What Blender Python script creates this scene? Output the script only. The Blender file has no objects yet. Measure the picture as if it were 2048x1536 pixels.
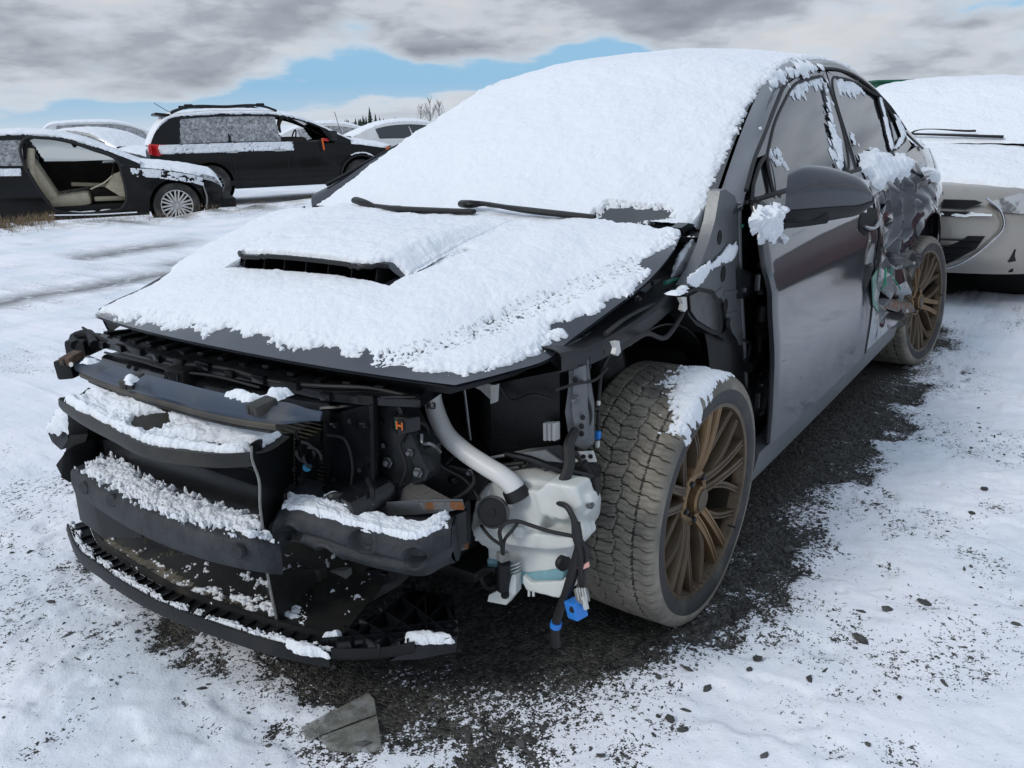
import bpy, bmesh, math, random
import numpy as np
from mathutils import Vector, Matrix

random.seed(7)
RNG = np.random.default_rng(11)
SC = bpy.context.scene
COL = SC.collection
R = math.radians

# ------------------------------------------------------------------ camera
# World frame: the wrecked car's own frame. +X = its front, +Y = its left side, Z up,
# origin on the ground under its front axle. Metres.
CAM_POS = np.array([1.78, 1.57, 1.21])
CAM_YAW, CAM_PITCH, CAM_ROLL = R(215.1), R(-17.4), R(-1.4)
FOC = 1690.0                         # focal length in pixels of a 2048 px wide picture
def _axes():
    cy, sy, cp, sp = math.cos(CAM_YAW), math.sin(CAM_YAW), math.cos(CAM_PITCH), math.sin(CAM_PITCH)
    f = np.array([cy*cp, sy*cp, sp]); r = np.array([sy, -cy, 0.0]); u = np.cross(r, f)
    c, s = math.cos(CAM_ROLL), math.sin(CAM_ROLL)
    return c*r + s*u, -s*r + c*u, f
AR, AU, AF = _axes()
cam_data = bpy.data.cameras.new('camera')
cam = bpy.data.objects.new('camera', cam_data)
COL.objects.link(cam)
cam_data.sensor_width = 36.0
cam_data.lens = FOC/2048.0*36.0
cam_data.clip_start = 0.05
cam_data.clip_end = 3000.0
cam.matrix_world = Matrix(((AR[0], AU[0], -AF[0], CAM_POS[0]), (AR[1], AU[1], -AF[1], CAM_POS[1]),
                           (AR[2], AU[2], -AF[2], CAM_POS[2]), (0, 0, 0, 1)))
SC.camera = cam

def at(px, py, x=None, y=None, z=None, d=None):
    """Survey helper: where the sight line of a photo pixel meets a plane of known position."""
    v = AF + AR*(px-1024)/FOC - AU*(py-768)/FOC
    if x is not None: t = (x-CAM_POS[0])/v[0]
    elif y is not None: t = (y-CAM_POS[1])/v[1]
    elif z is not None: t = (z-CAM_POS[2])/v[2]
    else: t = d
    return CAM_POS + v*t

# ------------------------------------------------------------------ sky and light
SUN_EL, SUN_AZ = R(38), R(-22)        # azimuth in the XY plane, measured from +X towards +Y
world = bpy.data.worlds.new('World'); SC.world = world
world.use_nodes = True
nt = world.node_tree; nt.nodes.clear()
def wn(t, **kw):
    n = nt.nodes.new(t)
    for k, v in kw.items(): setattr(n, k, v)
    return n
def wl(a, b): nt.links.new(a, b)
def wmath(op, a, b=None, c=None, clamp=False):
    n = wn('ShaderNodeMath', operation=op); n.use_clamp = clamp
    for i, v in enumerate((a, b, c)):
        if v is None: continue
        if isinstance(v, (int, float)): n.inputs[i].default_value = v
        else: wl(v, n.inputs[i])
    return n.outputs[0]
def wramp(fac, stops, interp='LINEAR'):
    n = wn('ShaderNodeValToRGB'); n.color_ramp.interpolation = interp
    els = n.color_ramp.elements
    while len(els) < len(stops): els.new(0.5)
    for e, (p, c) in zip(els, stops):
        e.position = p; e.color = (c[0], c[1], c[2], 1)
    wl(fac, n.inputs[0]); return n.outputs[0]
def wmix(fac, a, b):
    n = wn('ShaderNodeMix', data_type='RGBA')
    for i, v in ((0, fac), (6, a), (7, b)):
        if isinstance(v, (int, float)): n.inputs[i].default_value = v
        elif isinstance(v, tuple): n.inputs[i].default_value = (*v, 1)
        else: wl(v, n.inputs[i])
    return n.outputs[2]
sky = wn('ShaderNodeTexSky', sky_type='NISHITA')
sky.sun_disc = False; sky.sun_elevation = SUN_EL; sky.sun_rotation = R(90) - SUN_AZ
tc = wn('ShaderNodeTexCoord')
sep = wn('ShaderNodeSeparateXYZ'); wl(tc.outputs['Generated'], sep.inputs[0])
az = wmath('ARCTAN2', sep.outputs[1], sep.outputs[0])
el = wmath('ARCSINE', sep.outputs[2])
CL_A, CL_B = (4.45, 0.9, 0.37), (9.45, 2.1, 0.4)
# cloud banks: noise over azimuth and (stretched) elevation, flattening towards the horizon
elc = wmath('MULTIPLY', wmath('POWER', wmath('MAXIMUM', el, 0.0), 0.75), 4.6)
cmb = wn('ShaderNodeCombineXYZ'); wl(wmath('MULTIPLY', az, 2.6), cmb.inputs[0]); wl(elc, cmb.inputs[1])
def cloud_noise(scale, det, rough, off, dist=0.0, ys=1.0):
    mp = wn('ShaderNodeMapping'); mp.inputs['Location'].default_value = off
    mp.inputs['Scale'].default_value = (1, ys, 1)
    wl(cmb.outputs[0], mp.inputs[0])
    n = wn('ShaderNodeTexNoise'); n.inputs['Scale'].default_value = scale
    n.inputs['Detail'].default_value = det; n.inputs['Roughness'].default_value = rough
    n.inputs['Distortion'].default_value = dist
    wl(mp.outputs[0], n.inputs[0]); return n.outputs[0]
n1 = cloud_noise(1.9, 7, 0.47, CL_A, 0.1, 1.1)
n2 = cloud_noise(2.3, 6, 0.48, CL_B, 0.15, 1.25)
n3 = cloud_noise(11.0, 4, 0.55, (1.7, 5.1, 2.4), 0.2, 1.2)
# high up the deck is closed; near the horizon it breaks into banks with blue between them
deck = wramp(wmath('MULTIPLY', el, 5.0), [(0.0, (.50,)*3), (0.07, (.40,)*3), (0.20, (.38,)*3), (0.36, (.50,)*3), (0.55, (.62,)*3), (1.0, (.75,)*3)])
cov = wmath('ADD', wmath('ADD', wmath('MULTIPLY', n1, 1.25), -0.125), wmath('SUBTRACT', deck, 0.45))
cover = wramp(cov, [(0.43, (0,)*3), (0.50, (.8,)*3), (0.56, (1,)*3)], 'EASE')
# thick parts have grey undersides, thin edges are white
thick = wmath('ADD', wmath('MULTIPLY', n2, 0.8), wmath('MULTIPLY', n3, 0.2))
cbright = wramp(thick, [(0.36, (7.0, 7.2, 7.6)), (0.45, (6.2, 6.7, 7.4)), (0.54, (4.2, 4.6, 5.25)), (0.68, (2.9, 3.25, 3.8))])
edge = wramp(cov, [(0.46, (1,)*3), (0.60, (0,)*3)])
ccol = wmix(wmath('MULTIPLY', edge, .85), cbright, (7.9, 8.2, 8.7))
high = wramp(el, [(0.16, (0,)*3), (0.5, (1,)*3)])
ccol = wmix(wmath('MULTIPLY', high, 0.66), ccol, (6.5, 7.8, 9.7))   # the deck overhead is thinner and brighter
blue = wmix(0.85, sky.outputs[0], (3.1, 6.0, 8.9))
haze = wramp(wmath('MULTIPLY', wmath('MAXIMUM', el, 0.0), 10.0), [(0.0, (.8,)*3), (0.14, (.38,)*3), (0.4, (0,)*3)])
base = wmix(cover, blue, ccol)
base = wmix(haze, base, (7.0, 7.8, 8.6))
bg = wn('ShaderNodeBackground'); bg.inputs[1].default_value = 0.091
wl(base, bg.inputs[0])
wo = wn('ShaderNodeOutputWorld'); wl(bg.outputs[0], wo.inputs[0])

sun_d = bpy.data.lights.new('sun', 'SUN'); sun_d.energy = 1.45; sun_d.angle = R(18); sun_d.color = (1.0, .96, .90)
sun = bpy.data.objects.new('sun', sun_d); COL.objects.link(sun)
sv = Vector((math.cos(SUN_EL)*math.cos(SUN_AZ), math.cos(SUN_EL)*math.sin(SUN_AZ), math.sin(SUN_EL)))
sun.rotation_euler = (-sv).to_track_quat('-Z', 'Y').to_euler()
sun.location = (3, 3, 8)
SC.view_settings.view_transform = 'Standard'; SC.view_settings.look = 'None'
SC.view_settings.gamma = 1.0; SC.view_settings.exposure = 0.0
SC.view_settings.use_curve_mapping = False
SC.cycles.max_bounces = 5; SC.cycles.diffuse_bounces = 3; SC.cycles.glossy_bounces = 3; SC.cycles.transmission_bounces = 4

# ------------------------------------------------------------------ numeric helpers
def _hash(ix, iy, seed):
    n = (ix.astype(np.int64)*374761393 + iy.astype(np.int64)*668265263 + seed*974634777) & 0xffffffff
    n = ((n ^ (n >> 13))*1274126177) & 0xffffffff
    n = (n ^ (n >> 16)) & 0xffffffff
    return n/4294967295.0
def vnoise(x, y, seed=0):
    x = np.asarray(x, float); y = np.asarray(y, float)
    ix = np.floor(x); iy = np.floor(y); fx = x-ix; fy = y-iy
    fx = fx*fx*(3-2*fx); fy = fy*fy*(3-2*fy)
    a = _hash(ix, iy, seed); b = _hash(ix+1, iy, seed); c = _hash(ix, iy+1, seed); d = _hash(ix+1, iy+1, seed)
    return (a*(1-fx)+b*fx)*(1-fy) + (c*(1-fx)+d*fx)*fy
def fbm(x, y, oct=4, seed=0, gain=.5):
    """0-centred fractal noise, roughly -0.5..0.5"""
    s = 0; a = 1; tot = 0
    for o in range(oct):
        s = s + a*(vnoise(np.asarray(x)*2**o+o*17.3, np.asarray(y)*2**o-o*9.1, seed+o)-.5); tot += a; a *= gain
    return s/tot*1.6
def sstep(a, b, x):
    t = np.clip((np.asarray(x, float)-a)/(b-a), 0, 1); return t*t*(3-2*t)
def resample(pts, n, closed=False, sharp=False):
    """Catmull-Rom (or straight) resampling of a polyline to n points, even in chord length"""
    P = np.array(pts, float)
    if closed: P = np.vstack([P, P[:1]])
    if len(P) == 2 or sharp:
        d = P
    else:
        k = len(P); out = []
        for i in range(k-1):
            p1, p2 = P[i], P[i+1]
            if closed: p0 = P[(i-1) % (k-1)]; p3 = P[(i+2) % (k-1)]
            else:
                p0 = P[i-1] if i > 0 else 2*p1-p2
                p3 = P[i+2] if i+2 < k else 2*p2-p1
            # centripetal-like tangents scaled by local chord to avoid overshoot
            L = np.linalg.norm(p2-p1)+1e-9; L0 = np.linalg.norm(p1-p0)+1e-9; L1 = np.linalg.norm(p3-p2)+1e-9
            m1 = ((p1-p0)/L0*L + (p2-p1)/L*L0)/(L0+L)*L
            m2 = ((p2-p1)/L*L1 + (p3-p2)/L1*L)/(L+L1)*L
            t = np.linspace(0, 1, 13)[:-1, None]
            out.append((2*t**3-3*t**2+1)*p1+(t**3-2*t**2+t)*m1+(-2*t**3+3*t**2)*p2+(t**3-t**2)*m2)
        d = np.vstack(out+[P[-1:]])
    s = np.concatenate([[0], np.cumsum(np.linalg.norm(np.diff(d, axis=0), axis=1))])
    q = np.linspace(0, s[-1], n+1 if closed else n)
    r = np.stack([np.interp(q, s, d[:, i]) for i in range(d.shape[1])], 1)
    return r[:-1] if closed else r
def surf(rows, nu, nv, sharp=False):
    """grid of control rows -> fine grid (nv, nu, 3)"""
    A = np.stack([resample(r, nu, sharp=sharp) for r in rows])       # (k, nu, 3)
    return np.stack([resample(A[:, j], nv, sharp=sharp) for j in range(nu)], 1)
def normals(G):
    du = np.gradient(G, axis=1); dv = np.gradient(G, axis=0)
    n = np.cross(du, dv); return n/(np.linalg.norm(n, axis=2, keepdims=True)+1e-12)
def sdpoly(x, y, poly):
    """signed distance to polygon, positive inside"""
    x = np.asarray(x, float); y = np.asarray(y, float)
    P = np.array(poly, float); d = np.full(x.shape, 1e9); ins = np.zeros(x.shape, bool)
    for (ax, ay), (bx, by) in zip(P, np.roll(P, -1, 0)):
        ex, ey = bx-ax, by-ay
        t = np.clip(((x-ax)*ex+(y-ay)*ey)/(ex*ex+ey*ey+1e-12), 0, 1)
        d = np.minimum(d, np.hypot(x-ax-t*ex, y-ay-t*ey))
        c = ((ay > y) != (by > y))
        with np.errstate(divide='ignore', invalid='ignore'):
            ins ^= c & (x < (bx-ax)*(y-ay)/(by-ay+1e-15)+ax)
    return np.where(ins, d, -d)
def sdline(x, y, pts):
    d = np.full(np.shape(x), 1e9)
    for (ax, ay), (bx, by) in zip(pts[:-1], pts[1:]):
        ex, ey = bx-ax, by-ay
        t = np.clip(((x-ax)*ex+(y-ay)*ey)/(ex*ex+ey*ey+1e-12), 0, 1)
        d = np.minimum(d, np.hypot(x-ax-t*ex, y-ay-t*ey))
    return d

# ------------------------------------------------------------------ materials (procedural)
def material(name, col, rough=.5, metal=0.0, coat=0.0, bump=0.0, bscale=40.0, var=0.0, vscale=8.0, spec=.5,
             dirt=None, dscale=6.0, damt=.5, sss=0.0, trans=0.0, ior=1.45, col2=None, c2scale=5.0, emit=None, alpha=1.0, coat_rough=.03, rvar=0.0):
    m = bpy.data.materials.new(name); m.use_nodes = True
    t = m.node_tree; b = t.nodes['Principled BSDF']
    b.inputs['Base Color'].default_value = (*col, 1); b.inputs['Roughness'].default_value = rough
    b.inputs['Metallic'].default_value = metal; b.inputs['Coat Weight'].default_value = coat
    b.inputs['Coat Roughness'].default_value = coat_rough
    b.inputs['Specular IOR Level'].default_value = spec; b.inputs['IOR'].default_value = ior
    b.inputs['Transmission Weight'].default_value = trans
    b.inputs['Alpha'].default_value = alpha
    if sss: b.inputs['Subsurface Weight'].default_value = sss; b.inputs['Subsurface Radius'].default_value = (.02, .02, .022); b.inputs['Subsurface Scale'].default_value = .3
    if emit: b.inputs['Emission Color'].default_value = (*emit, 1); b.inputs['Emission Strength'].default_value = 1
    N = lambda ty: t.nodes.new(ty)
    tcn = N('ShaderNodeTexCoord')
    cur = None
    def noise(sc, det=6, off=0.0):
        n = N('ShaderNodeTexNoise'); n.inputs['Scale'].default_value = sc; n.inputs['Detail'].default_value = det
        n.inputs['Roughness'].default_value = .6
        mp = N('ShaderNodeMapping'); mp.inputs['Location'].default_value = (off, off*1.7, off*.3)
        t.links.new(tcn.outputs['Object'], mp.inputs[0]); t.links.new(mp.outputs[0], n.inputs[0]); return n.outputs[0]
    def mixc(fac, a, b2):
        x = N('ShaderNodeMix'); x.data_type = 'RGBA'
        t.links.new(fac, x.inputs[0])
        for i, v in ((6, a), (7, b2)):
            if isinstance(v, tuple): x.inputs[i].default_value = (*v, 1)
            else: t.links.new(v, x.inputs[i])
        return x.outputs[2]
    def ramp(f, a, b2):
        x = N('ShaderNodeMapRange'); x.interpolation_type = 'SMOOTHSTEP'
        x.inputs[1].default_value = a; x.inputs[2].default_value = b2
        t.links.new(f, x.inputs[0]); return x.outputs[0]
    if var:
        lo = tuple(c*(1-var) for c in col); hi = tuple(min(1, c*(1+var)) for c in col)
        cur = mixc(ramp(noise(vscale, 8), .3, .7), lo, hi)
    if col2:
        cur = mixc(ramp(noise(c2scale, 8, 3.1), .46, .60), cur or tuple(col), tuple(col2))
    if dirt:
        f = ramp(noise(dscale, 9, 7.7), .60-.34*damt, .82-.12*damt)
        mm = N('ShaderNodeMath'); mm.operation = 'MULTIPLY'; mm.inputs[1].default_value = min(1, damt*1.3)
        t.links.new(f, mm.inputs[0])
        cur = mixc(mm.outputs[0], cur or tuple(col), tuple(dirt))
        rr = N('ShaderNodeMapRange'); rr.inputs[3].default_value = rough; rr.inputs[4].default_value = max(rough, .75)
        t.links.new(mm.outputs[0], rr.inputs[0]); t.links.new(rr.outputs[0], b.inputs['Roughness'])
        if coat:
            cc = N('ShaderNodeMapRange'); cc.inputs[3].default_value = coat; cc.inputs[4].default_value = coat*.15
            t.links.new(mm.outputs[0], cc.inputs[0]); t.links.new(cc.outputs[0], b.inputs['Coat Weight'])
    elif rvar:
        rr = N('ShaderNodeMapRange'); rr.inputs[3].default_value = max(0, rough-rvar); rr.inputs[4].default_value = min(1, rough+rvar)
        t.links.new(noise(vscale*1.7, 7, 1.3), rr.inputs[0]); t.links.new(rr.outputs[0], b.inputs['Roughness'])
    if cur is not None: t.links.new(cur, b.inputs['Base Color'])
    if bump:
        bp = N('ShaderNodeBump'); bp.inputs['Strength'].default_value = 1; bp.inputs['Distance'].default_value = bump
        t.links.new(noise(bscale, 5), bp.inputs['Height']); t.links.new(bp.outputs[0], b.inputs['Normal'])
    return m
M = {}
M['paint'] = material('graphite_paint', (.028, .032, .042), .32, .3, 1.0, var=.12, vscale=400, dirt=(.12, .12, .125), dscale=3.0, damt=.12, coat_rough=.04)
M['door_paint'] = material('dusty_graphite_paint', (.024, .028, .037), .32, .25, 1.0, var=.12, vscale=400, dirt=(.13, .135, .14), dscale=7.0, damt=.17, coat_rough=.035)
def snow_sheen_film(m, z0, z1, col=(.17, .175, .185), amt=.62):  # haze painted paler downwards in place of the snow's reflection; mutes mirrored gravel
    t = m.node_tree; b = t.nodes['Principled BSDF']
    g = t.nodes.new('ShaderNodeNewGeometry'); sp_ = t.nodes.new('ShaderNodeSeparateXYZ'); t.links.new(g.outputs['Position'], sp_.inputs[0])
    mr = t.nodes.new('ShaderNodeMapRange'); mr.interpolation_type = 'SMOOTHSTEP'; mr.inputs[1].default_value = z1; mr.inputs[2].default_value = z0; t.links.new(sp_.outputs[2], mr.inputs[0])
    n = t.nodes.new('ShaderNodeTexNoise'); n.inputs['Scale'].default_value = 9; n.inputs['Detail'].default_value = 8; t.links.new(g.outputs['Position'], n.inputs[0])
    nr = t.nodes.new('ShaderNodeMapRange'); nr.inputs[1].default_value = .25; nr.inputs[2].default_value = .75; nr.inputs[3].default_value = amt*.55; nr.inputs[4].default_value = amt; t.links.new(n.outputs[0], nr.inputs[0])
    f = t.nodes.new('ShaderNodeMath'); f.operation = 'MULTIPLY'; t.links.new(mr.outputs[0], f.inputs[0]); t.links.new(nr.outputs[0], f.inputs[1])
    x = t.nodes.new('ShaderNodeMix'); x.data_type = 'RGBA'; t.links.new(f.outputs[0], x.inputs[0])
    src = b.inputs['Base Color'].links[0].from_socket; t.links.new(src, x.inputs[6]); x.inputs[7].default_value = (*col, 1); t.links.new(x.outputs[2], b.inputs['Base Color'])
    c = t.nodes.new('ShaderNodeMapRange'); c.inputs[2].default_value = amt; c.inputs[3].default_value = 1.0; c.inputs[4].default_value = .12; t.links.new(f.outputs[0], c.inputs[0]); t.links.new(c.outputs[0], b.inputs['Coat Weight'])
    r = t.nodes.new('ShaderNodeMapRange'); r.inputs[2].default_value = amt; r.inputs[3].default_value = .32; r.inputs[4].default_value = .7; t.links.new(f.outputs[0], r.inputs[0]); t.links.new(r.outputs[0], b.inputs['Roughness'])
snow_sheen_film(M['door_paint'], .30, .66)
M['crumpled'] = material('crumpled_paint', (.020, .023, .030), .24, .25, 1.0, dirt=(.07, .068, .066), dscale=9, damt=.25, coat_rough=.03)
M['seal'] = material('black_rubber_seal', (.008, .008, .009), .6)
M['glass_dark'] = material('tinted_glass', (.012, .014, .015), .05, 0, .6, spec=.9, rvar=.02)
M['black'] = material('black_plastic', (.0085, .009, .010), .42, spec=.32, dirt=(.040, .039, .037), dscale=7, damt=.28, bump=.0008, bscale=120)
M['black_wet'] = material('wet_black_plastic', (.007, .0078, .0095), .22, var=.3, vscale=20, rvar=.12)
M['black_dirty'] = material('dirty_black_plastic', (.013, .013, .0125), .5, dirt=(.085, .078, .062), dscale=5, damt=.5, bump=.001, bscale=90)
M['foam'] = material('black_foam', (.022, .025, .030), .62, var=.35, vscale=30, dirt=(.085, .088, .092), dscale=10, damt=.35, bump=.0025, bscale=140)
M['bar'] = material('blue_grey_bar', (.030, .045, .072), .36, dirt=(.14, .125, .095), dscale=6, damt=.42, bump=.0006, bscale=60)
M['steel'] = material('primed_steel', (.145, .152, .16), .38, .3, dirt=(.07, .07, .07), dscale=6, damt=.3, bump=.0008, bscale=80)
M['steel_dark'] = material('dark_primed_steel', (.022, .024, .027), .36, .25, 0, spec=.4, dirt=(.075, .072, .066), dscale=8, damt=.35)
M['steel_bare'] = material('scuffed_steel', (.16, .165, .17), .35, .8, dirt=(.06, .06, .06), dscale=12, damt=.4, bump=.001, bscale=60)
M['rust'] = material('orange_rust', (.23, .085, .022), .8, var=.5, vscale=40, dirt=(.08, .045, .03), dscale=30, damt=.5, bump=.002, bscale=90)
M['rusty_steel'] = material('rusting_steel', (.15, .15, .15), .5, .4, col2=(.20, .075, .022), c2scale=26, dirt=(.05, .035, .025), dscale=40, damt=.4, bump=.002, bscale=90)
M['brown_clip'] = material('brown_clip', (.085, .052, .034), .7, var=.4, vscale=60)
M['tank'] = material('milky_plastic', (.56, .58, .56), .36, dirt=(.30, .29, .25), dscale=11, damt=.3, bump=.0006, bscale=40)
M['fluid'] = material('milky_plastic_blue_fluid', (.18, .34, .39), .34, var=.15, vscale=12)
M['tube'] = material('white_filler_tube', (.62, .62, .61), .38, dirt=(.34, .33, .30), dscale=14, damt=.25)
M['rubber'] = material('cable_rubber', (.012, .012, .013), .55)
M['blue_clip'] = material('blue_connector', (.03, .20, .62), .4)
M['cyan_clip'] = material('light_blue_clip', (.05, .42, .75), .4)
M['white_plastic'] = material('white_connector', (.55, .55, .53), .45, dirt=(.25, .24, .22), damt=.4)
M['grey_plastic'] = material('grey_connector', (.22, .22, .21), .5, dirt=(.09, .09, .08), damt=.5, dscale=60)
M['amber'] = material('amber_plastic', (.55, .12, .02), .4)
M['pink'] = material('pink_tape', (.62, .33, .30), .6)
M['core'] = material('radiator_core', (.06, .058, .045), .5, .4, dirt=(.13, .115, .08), dscale=14, damt=.6)
M['green_tape'] = material('green_harness', (.02, .13, .09), .5)
M['tyre'] = material('muddy_tyre_rubber', (.222, .202, .166), .8, var=.25, vscale=9, col2=(.125, .117, .102), c2scale=4.5, bump=.0015, bscale=160)
M['tyre_groove'] = material('tyre_groove_rubber', (.052, .047, .040), .8, var=.4, vscale=40)
M['tyre_wall'] = material('tyre_sidewall_rubber', (.028, .029, .030), .62, dirt=(.15, .135, .11), dscale=7, damt=.42, bump=.001, bscale=200)
M['bronze'] = material('dirty_bronze_alloy', (.105, .074, .046), .42, .55, .1, var=.2, vscale=14, dirt=(.115, .095, .070), dscale=7, damt=.5, bump=.0006, bscale=150)
M['bronze_pale'] = material('pale_bronze_alloy', (.23, .15, .08), .36, .7, dirt=(.14, .105, .07), dscale=16, damt=.4, bump=.0005, bscale=200)  # paler bronze for the hub and some spoke pairs
M['chrome'] = material('chrome', (.55, .55, .56), .15, 1.0)
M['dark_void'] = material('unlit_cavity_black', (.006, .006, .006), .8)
def snow_material(name, col=(.84, .875, .925), grain=.0032, gscale=260.0, rough=.75):
    m = bpy.data.materials.new(name); m.use_nodes = True
    t = m.node_tree; b = t.nodes['Principled BSDF']
    b.inputs['Base Color'].default_value = (*col, 1); b.inputs['Roughness'].default_value = rough
    b.inputs['Specular IOR Level'].default_value = .25
    g = t.nodes.new('ShaderNodeNewGeometry')
    n = t.nodes.new('ShaderNodeTexNoise'); n.inputs['Scale'].default_value = gscale; n.inputs['Detail'].default_value = 4; n.inputs['Roughness'].default_value = .65
    n2 = t.nodes.new('ShaderNodeTexNoise'); n2.inputs['Scale'].default_value = gscale*.16; n2.inputs['Detail'].default_value = 5
    t.links.new(g.outputs['Position'], n.inputs[0]); t.links.new(g.outputs['Position'], n2.inputs[0])
    a = t.nodes.new('ShaderNodeMath'); a.operation = 'MULTIPLY_ADD'; a.inputs[1].default_value = 2.2
    t.links.new(n2.outputs[0], a.inputs[0]); t.links.new(n.outputs[0], a.inputs[2])
    bp = t.nodes.new('ShaderNodeBump'); bp.inputs['Distance'].default_value = grain; bp.inputs['Strength'].default_value = .8
    t.links.new(a.outputs[0], bp.inputs['Height']); t.links.new(bp.outputs[0], b.inputs['Normal'])
    return m
M['snow'] = snow_material('fresh_snow')
M['snow_coarse'] = snow_material('granular_snow', grain=.007, gscale=150)
M['snow_far'] = snow_material('distant_snow', grain=.02, gscale=30)

# ------------------------------------------------------------------ mesh helpers
def tag(o, label=None, cat=None, group=None, kind=None):
    if label: o['label'] = label
    if cat: o['category'] = cat
    if group: o['group'] = group
    if kind: o['kind'] = kind
    return o
def empty(name, loc=(0, 0, 0), rz=0.0):
    o = bpy.data.objects.new(name, None); COL.objects.link(o)
    o.location = loc; o.rotation_euler = (0, 0, rz); o.empty_display_size = .2
    return o
def mk(name, V, F, mat, parent=None, smooth=True, angle=38, label=None):
    me = bpy.data.meshes.new(name)
    me.from_pydata([tuple(map(float, v)) for v in V], [], [tuple(int(i) for i in f) for f in F])
    me.validate()
    if smooth:
        me.polygons.foreach_set('use_smooth', [True]*len(me.polygons))
        me.update()
        me.set_sharp_from_angle(angle=R(angle))
    me.materials.append(M[mat] if isinstance(mat, str) else mat)
    o = bpy.data.objects.new(name, me); COL.objects.link(o)
    if parent is not None: o.parent = parent
    if label: o['label'] = label
    return o
class MB:
    """collects shapes for one mesh object"""
    def __init__(s): s.V = []; s.F = []; s.n = 0
    def add(s, V, F):
        V = np.asarray(V, float)
        s.V.append(V); s.F += [tuple(int(i)+s.n for i in f) for f in F]; s.n += len(V); return s
    def grid(s, G, flip=False, close_u=False, close_v=False):
        nv, nu = G.shape[:2]; F = []
        for i in range(nv if close_v else nv-1):
            for j in range(nu if close_u else nu-1):
                a, b, c, d = i*nu+j, i*nu+(j+1) % nu, ((i+1) % nv)*nu+(j+1) % nu, ((i+1) % nv)*nu+j
                F.append((a, d, c, b) if flip else (a, b, c, d))
        return s.add(G.reshape(-1, 3), F)
    def shell(s, G, t, direction=None):
        """grid with thickness t along -normal (or a given direction)"""
        N = normals(G) if direction is None else np.broadcast_to(np.array(direction, float), G.shape)
        nv, nu = G.shape[:2]; B = G - N*t
        V = np.vstack([G.reshape(-1, 3), B.reshape(-1, 3)]); o = nv*nu; F = []
        for i in range(nv-1):
            for j in range(nu-1):
                a, b, c, d = i*nu+j, i*nu+j+1, (i+1)*nu+j+1, (i+1)*nu+j
                F.append((a, b, c, d)); F.append((a+o, d+o, c+o, b+o))
        for j in range(nu-1):
            F.append((j, j+o, j+1+o, j+1)); k = (nv-1)*nu; F.append((k+j, k+j+1, k+j+1+o, k+j+o))
        for i in range(nv-1):
            F.append((i*nu, (i+1)*nu, (i+1)*nu+o, i*nu+o)); k = nu-1; F.append((i*nu+k, i*nu+k+o, (i+1)*nu+k+o, (i+1)*nu+k))
        return s.add(V, F)
    def box(s, c, size, rot=(0, 0, 0), bev=0.0):
        bm = bmesh.new(); bmesh.ops.create_cube(bm, size=1)
        for v in bm.verts: v.co = Vector((v.co.x*size[0], v.co.y*size[1], v.co.z*size[2]))
        if bev: bmesh.ops.bevel(bm, geom=list(bm.edges), offset=bev, segments=2, affect='EDGES', profile=.6)
        mt = Matrix.Translation(Vector(c)) @ Matrix.Rotation(rot[2], 4, 'Z') @ Matrix.Rotation(rot[1], 4, 'Y') @ Matrix.Rotation(rot[0], 4, 'X')
        bm.transform(mt); return s.bm(bm)
    def bm(s, bm):
        bm.verts.index_update()
        s.add([tuple(v.co) for v in bm.verts], [[v.index for v in f.verts] for f in bm.faces]); bm.free(); return s
    def prism(s, pts, ext, bev=0.0):
        """closed outline of 3-D points pushed along the vector ext"""
        P = np.array(pts, float); ext = np.array(ext, float); n = len(P)
        nrm = np.zeros(3)
        for a, b in zip(P, np.roll(P, -1, 0)): nrm += np.cross(a, b)
        if np.dot(nrm, ext) > 0: P = P[::-1]
        bm = bmesh.new()
        va = [bm.verts.new(p) for p in P]; vb = [bm.verts.new(p+ext) for p in P]
        bm.faces.new(va); bm.faces.new(vb[::-1])
        for i in range(n):
            j = (i+1) % n; bm.faces.new((va[i], vb[i], vb[j], va[j]))
        if bev:
            es = [e for e in bm.edges if len(e.link_faces) == 2 and e.calc_face_angle(0) > R(25)]
            bmesh.ops.bevel(bm, geom=es, offset=bev, segments=2, affect='EDGES', profile=.6, clamp_overlap=True)
        ng = [f for f in bm.faces if len(f.verts) > 4]
        if ng: bmesh.ops.triangulate(bm, faces=ng)
        return s.bm(bm)
    def tube(s, pts, r, n=10, m=None, cap=True, smooth=True, flat=1.0):
        P = np.array(pts, float)
        m = m or max(4, len(P)*5)
        rr = np.full(len(P), r) if np.isscalar(r) else np.array(r, float)
        Q = resample(np.column_stack([P, rr]), m, sharp=not smooth) if smooth else np.column_stack([P, rr])
        P = Q[:, :3]; rr = Q[:, 3]
        T = np.gradient(P, axis=0); T /= np.linalg.norm(T, axis=1, keepdims=True)+1e-12
        up = np.array([0, 0, 1.0]) if abs(T[0][2]) < .9 else np.array([1.0, 0, 0])
        a = np.cross(T[0], up); a /= np.linalg.norm(a); G = []
        for i in range(len(P)):
            a = a - T[i]*np.dot(a, T[i]); a /= np.linalg.norm(a); b = np.cross(T[i], a)
            th = np.linspace(0, 2*np.pi, n, endpoint=False)[:, None]
            G.append(P[i]+rr[i]*(np.cos(th)*a+flat*np.sin(th)*b))
        G = np.stack(G); k = s.n
        s.grid(G, close_u=True)
        if cap:
            s.F.append(tuple(k+i for i in range(n))[::-1]); e = k+(len(P)-1)*n; s.F.append(tuple(e+i for i in range(n)))
        return s
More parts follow.
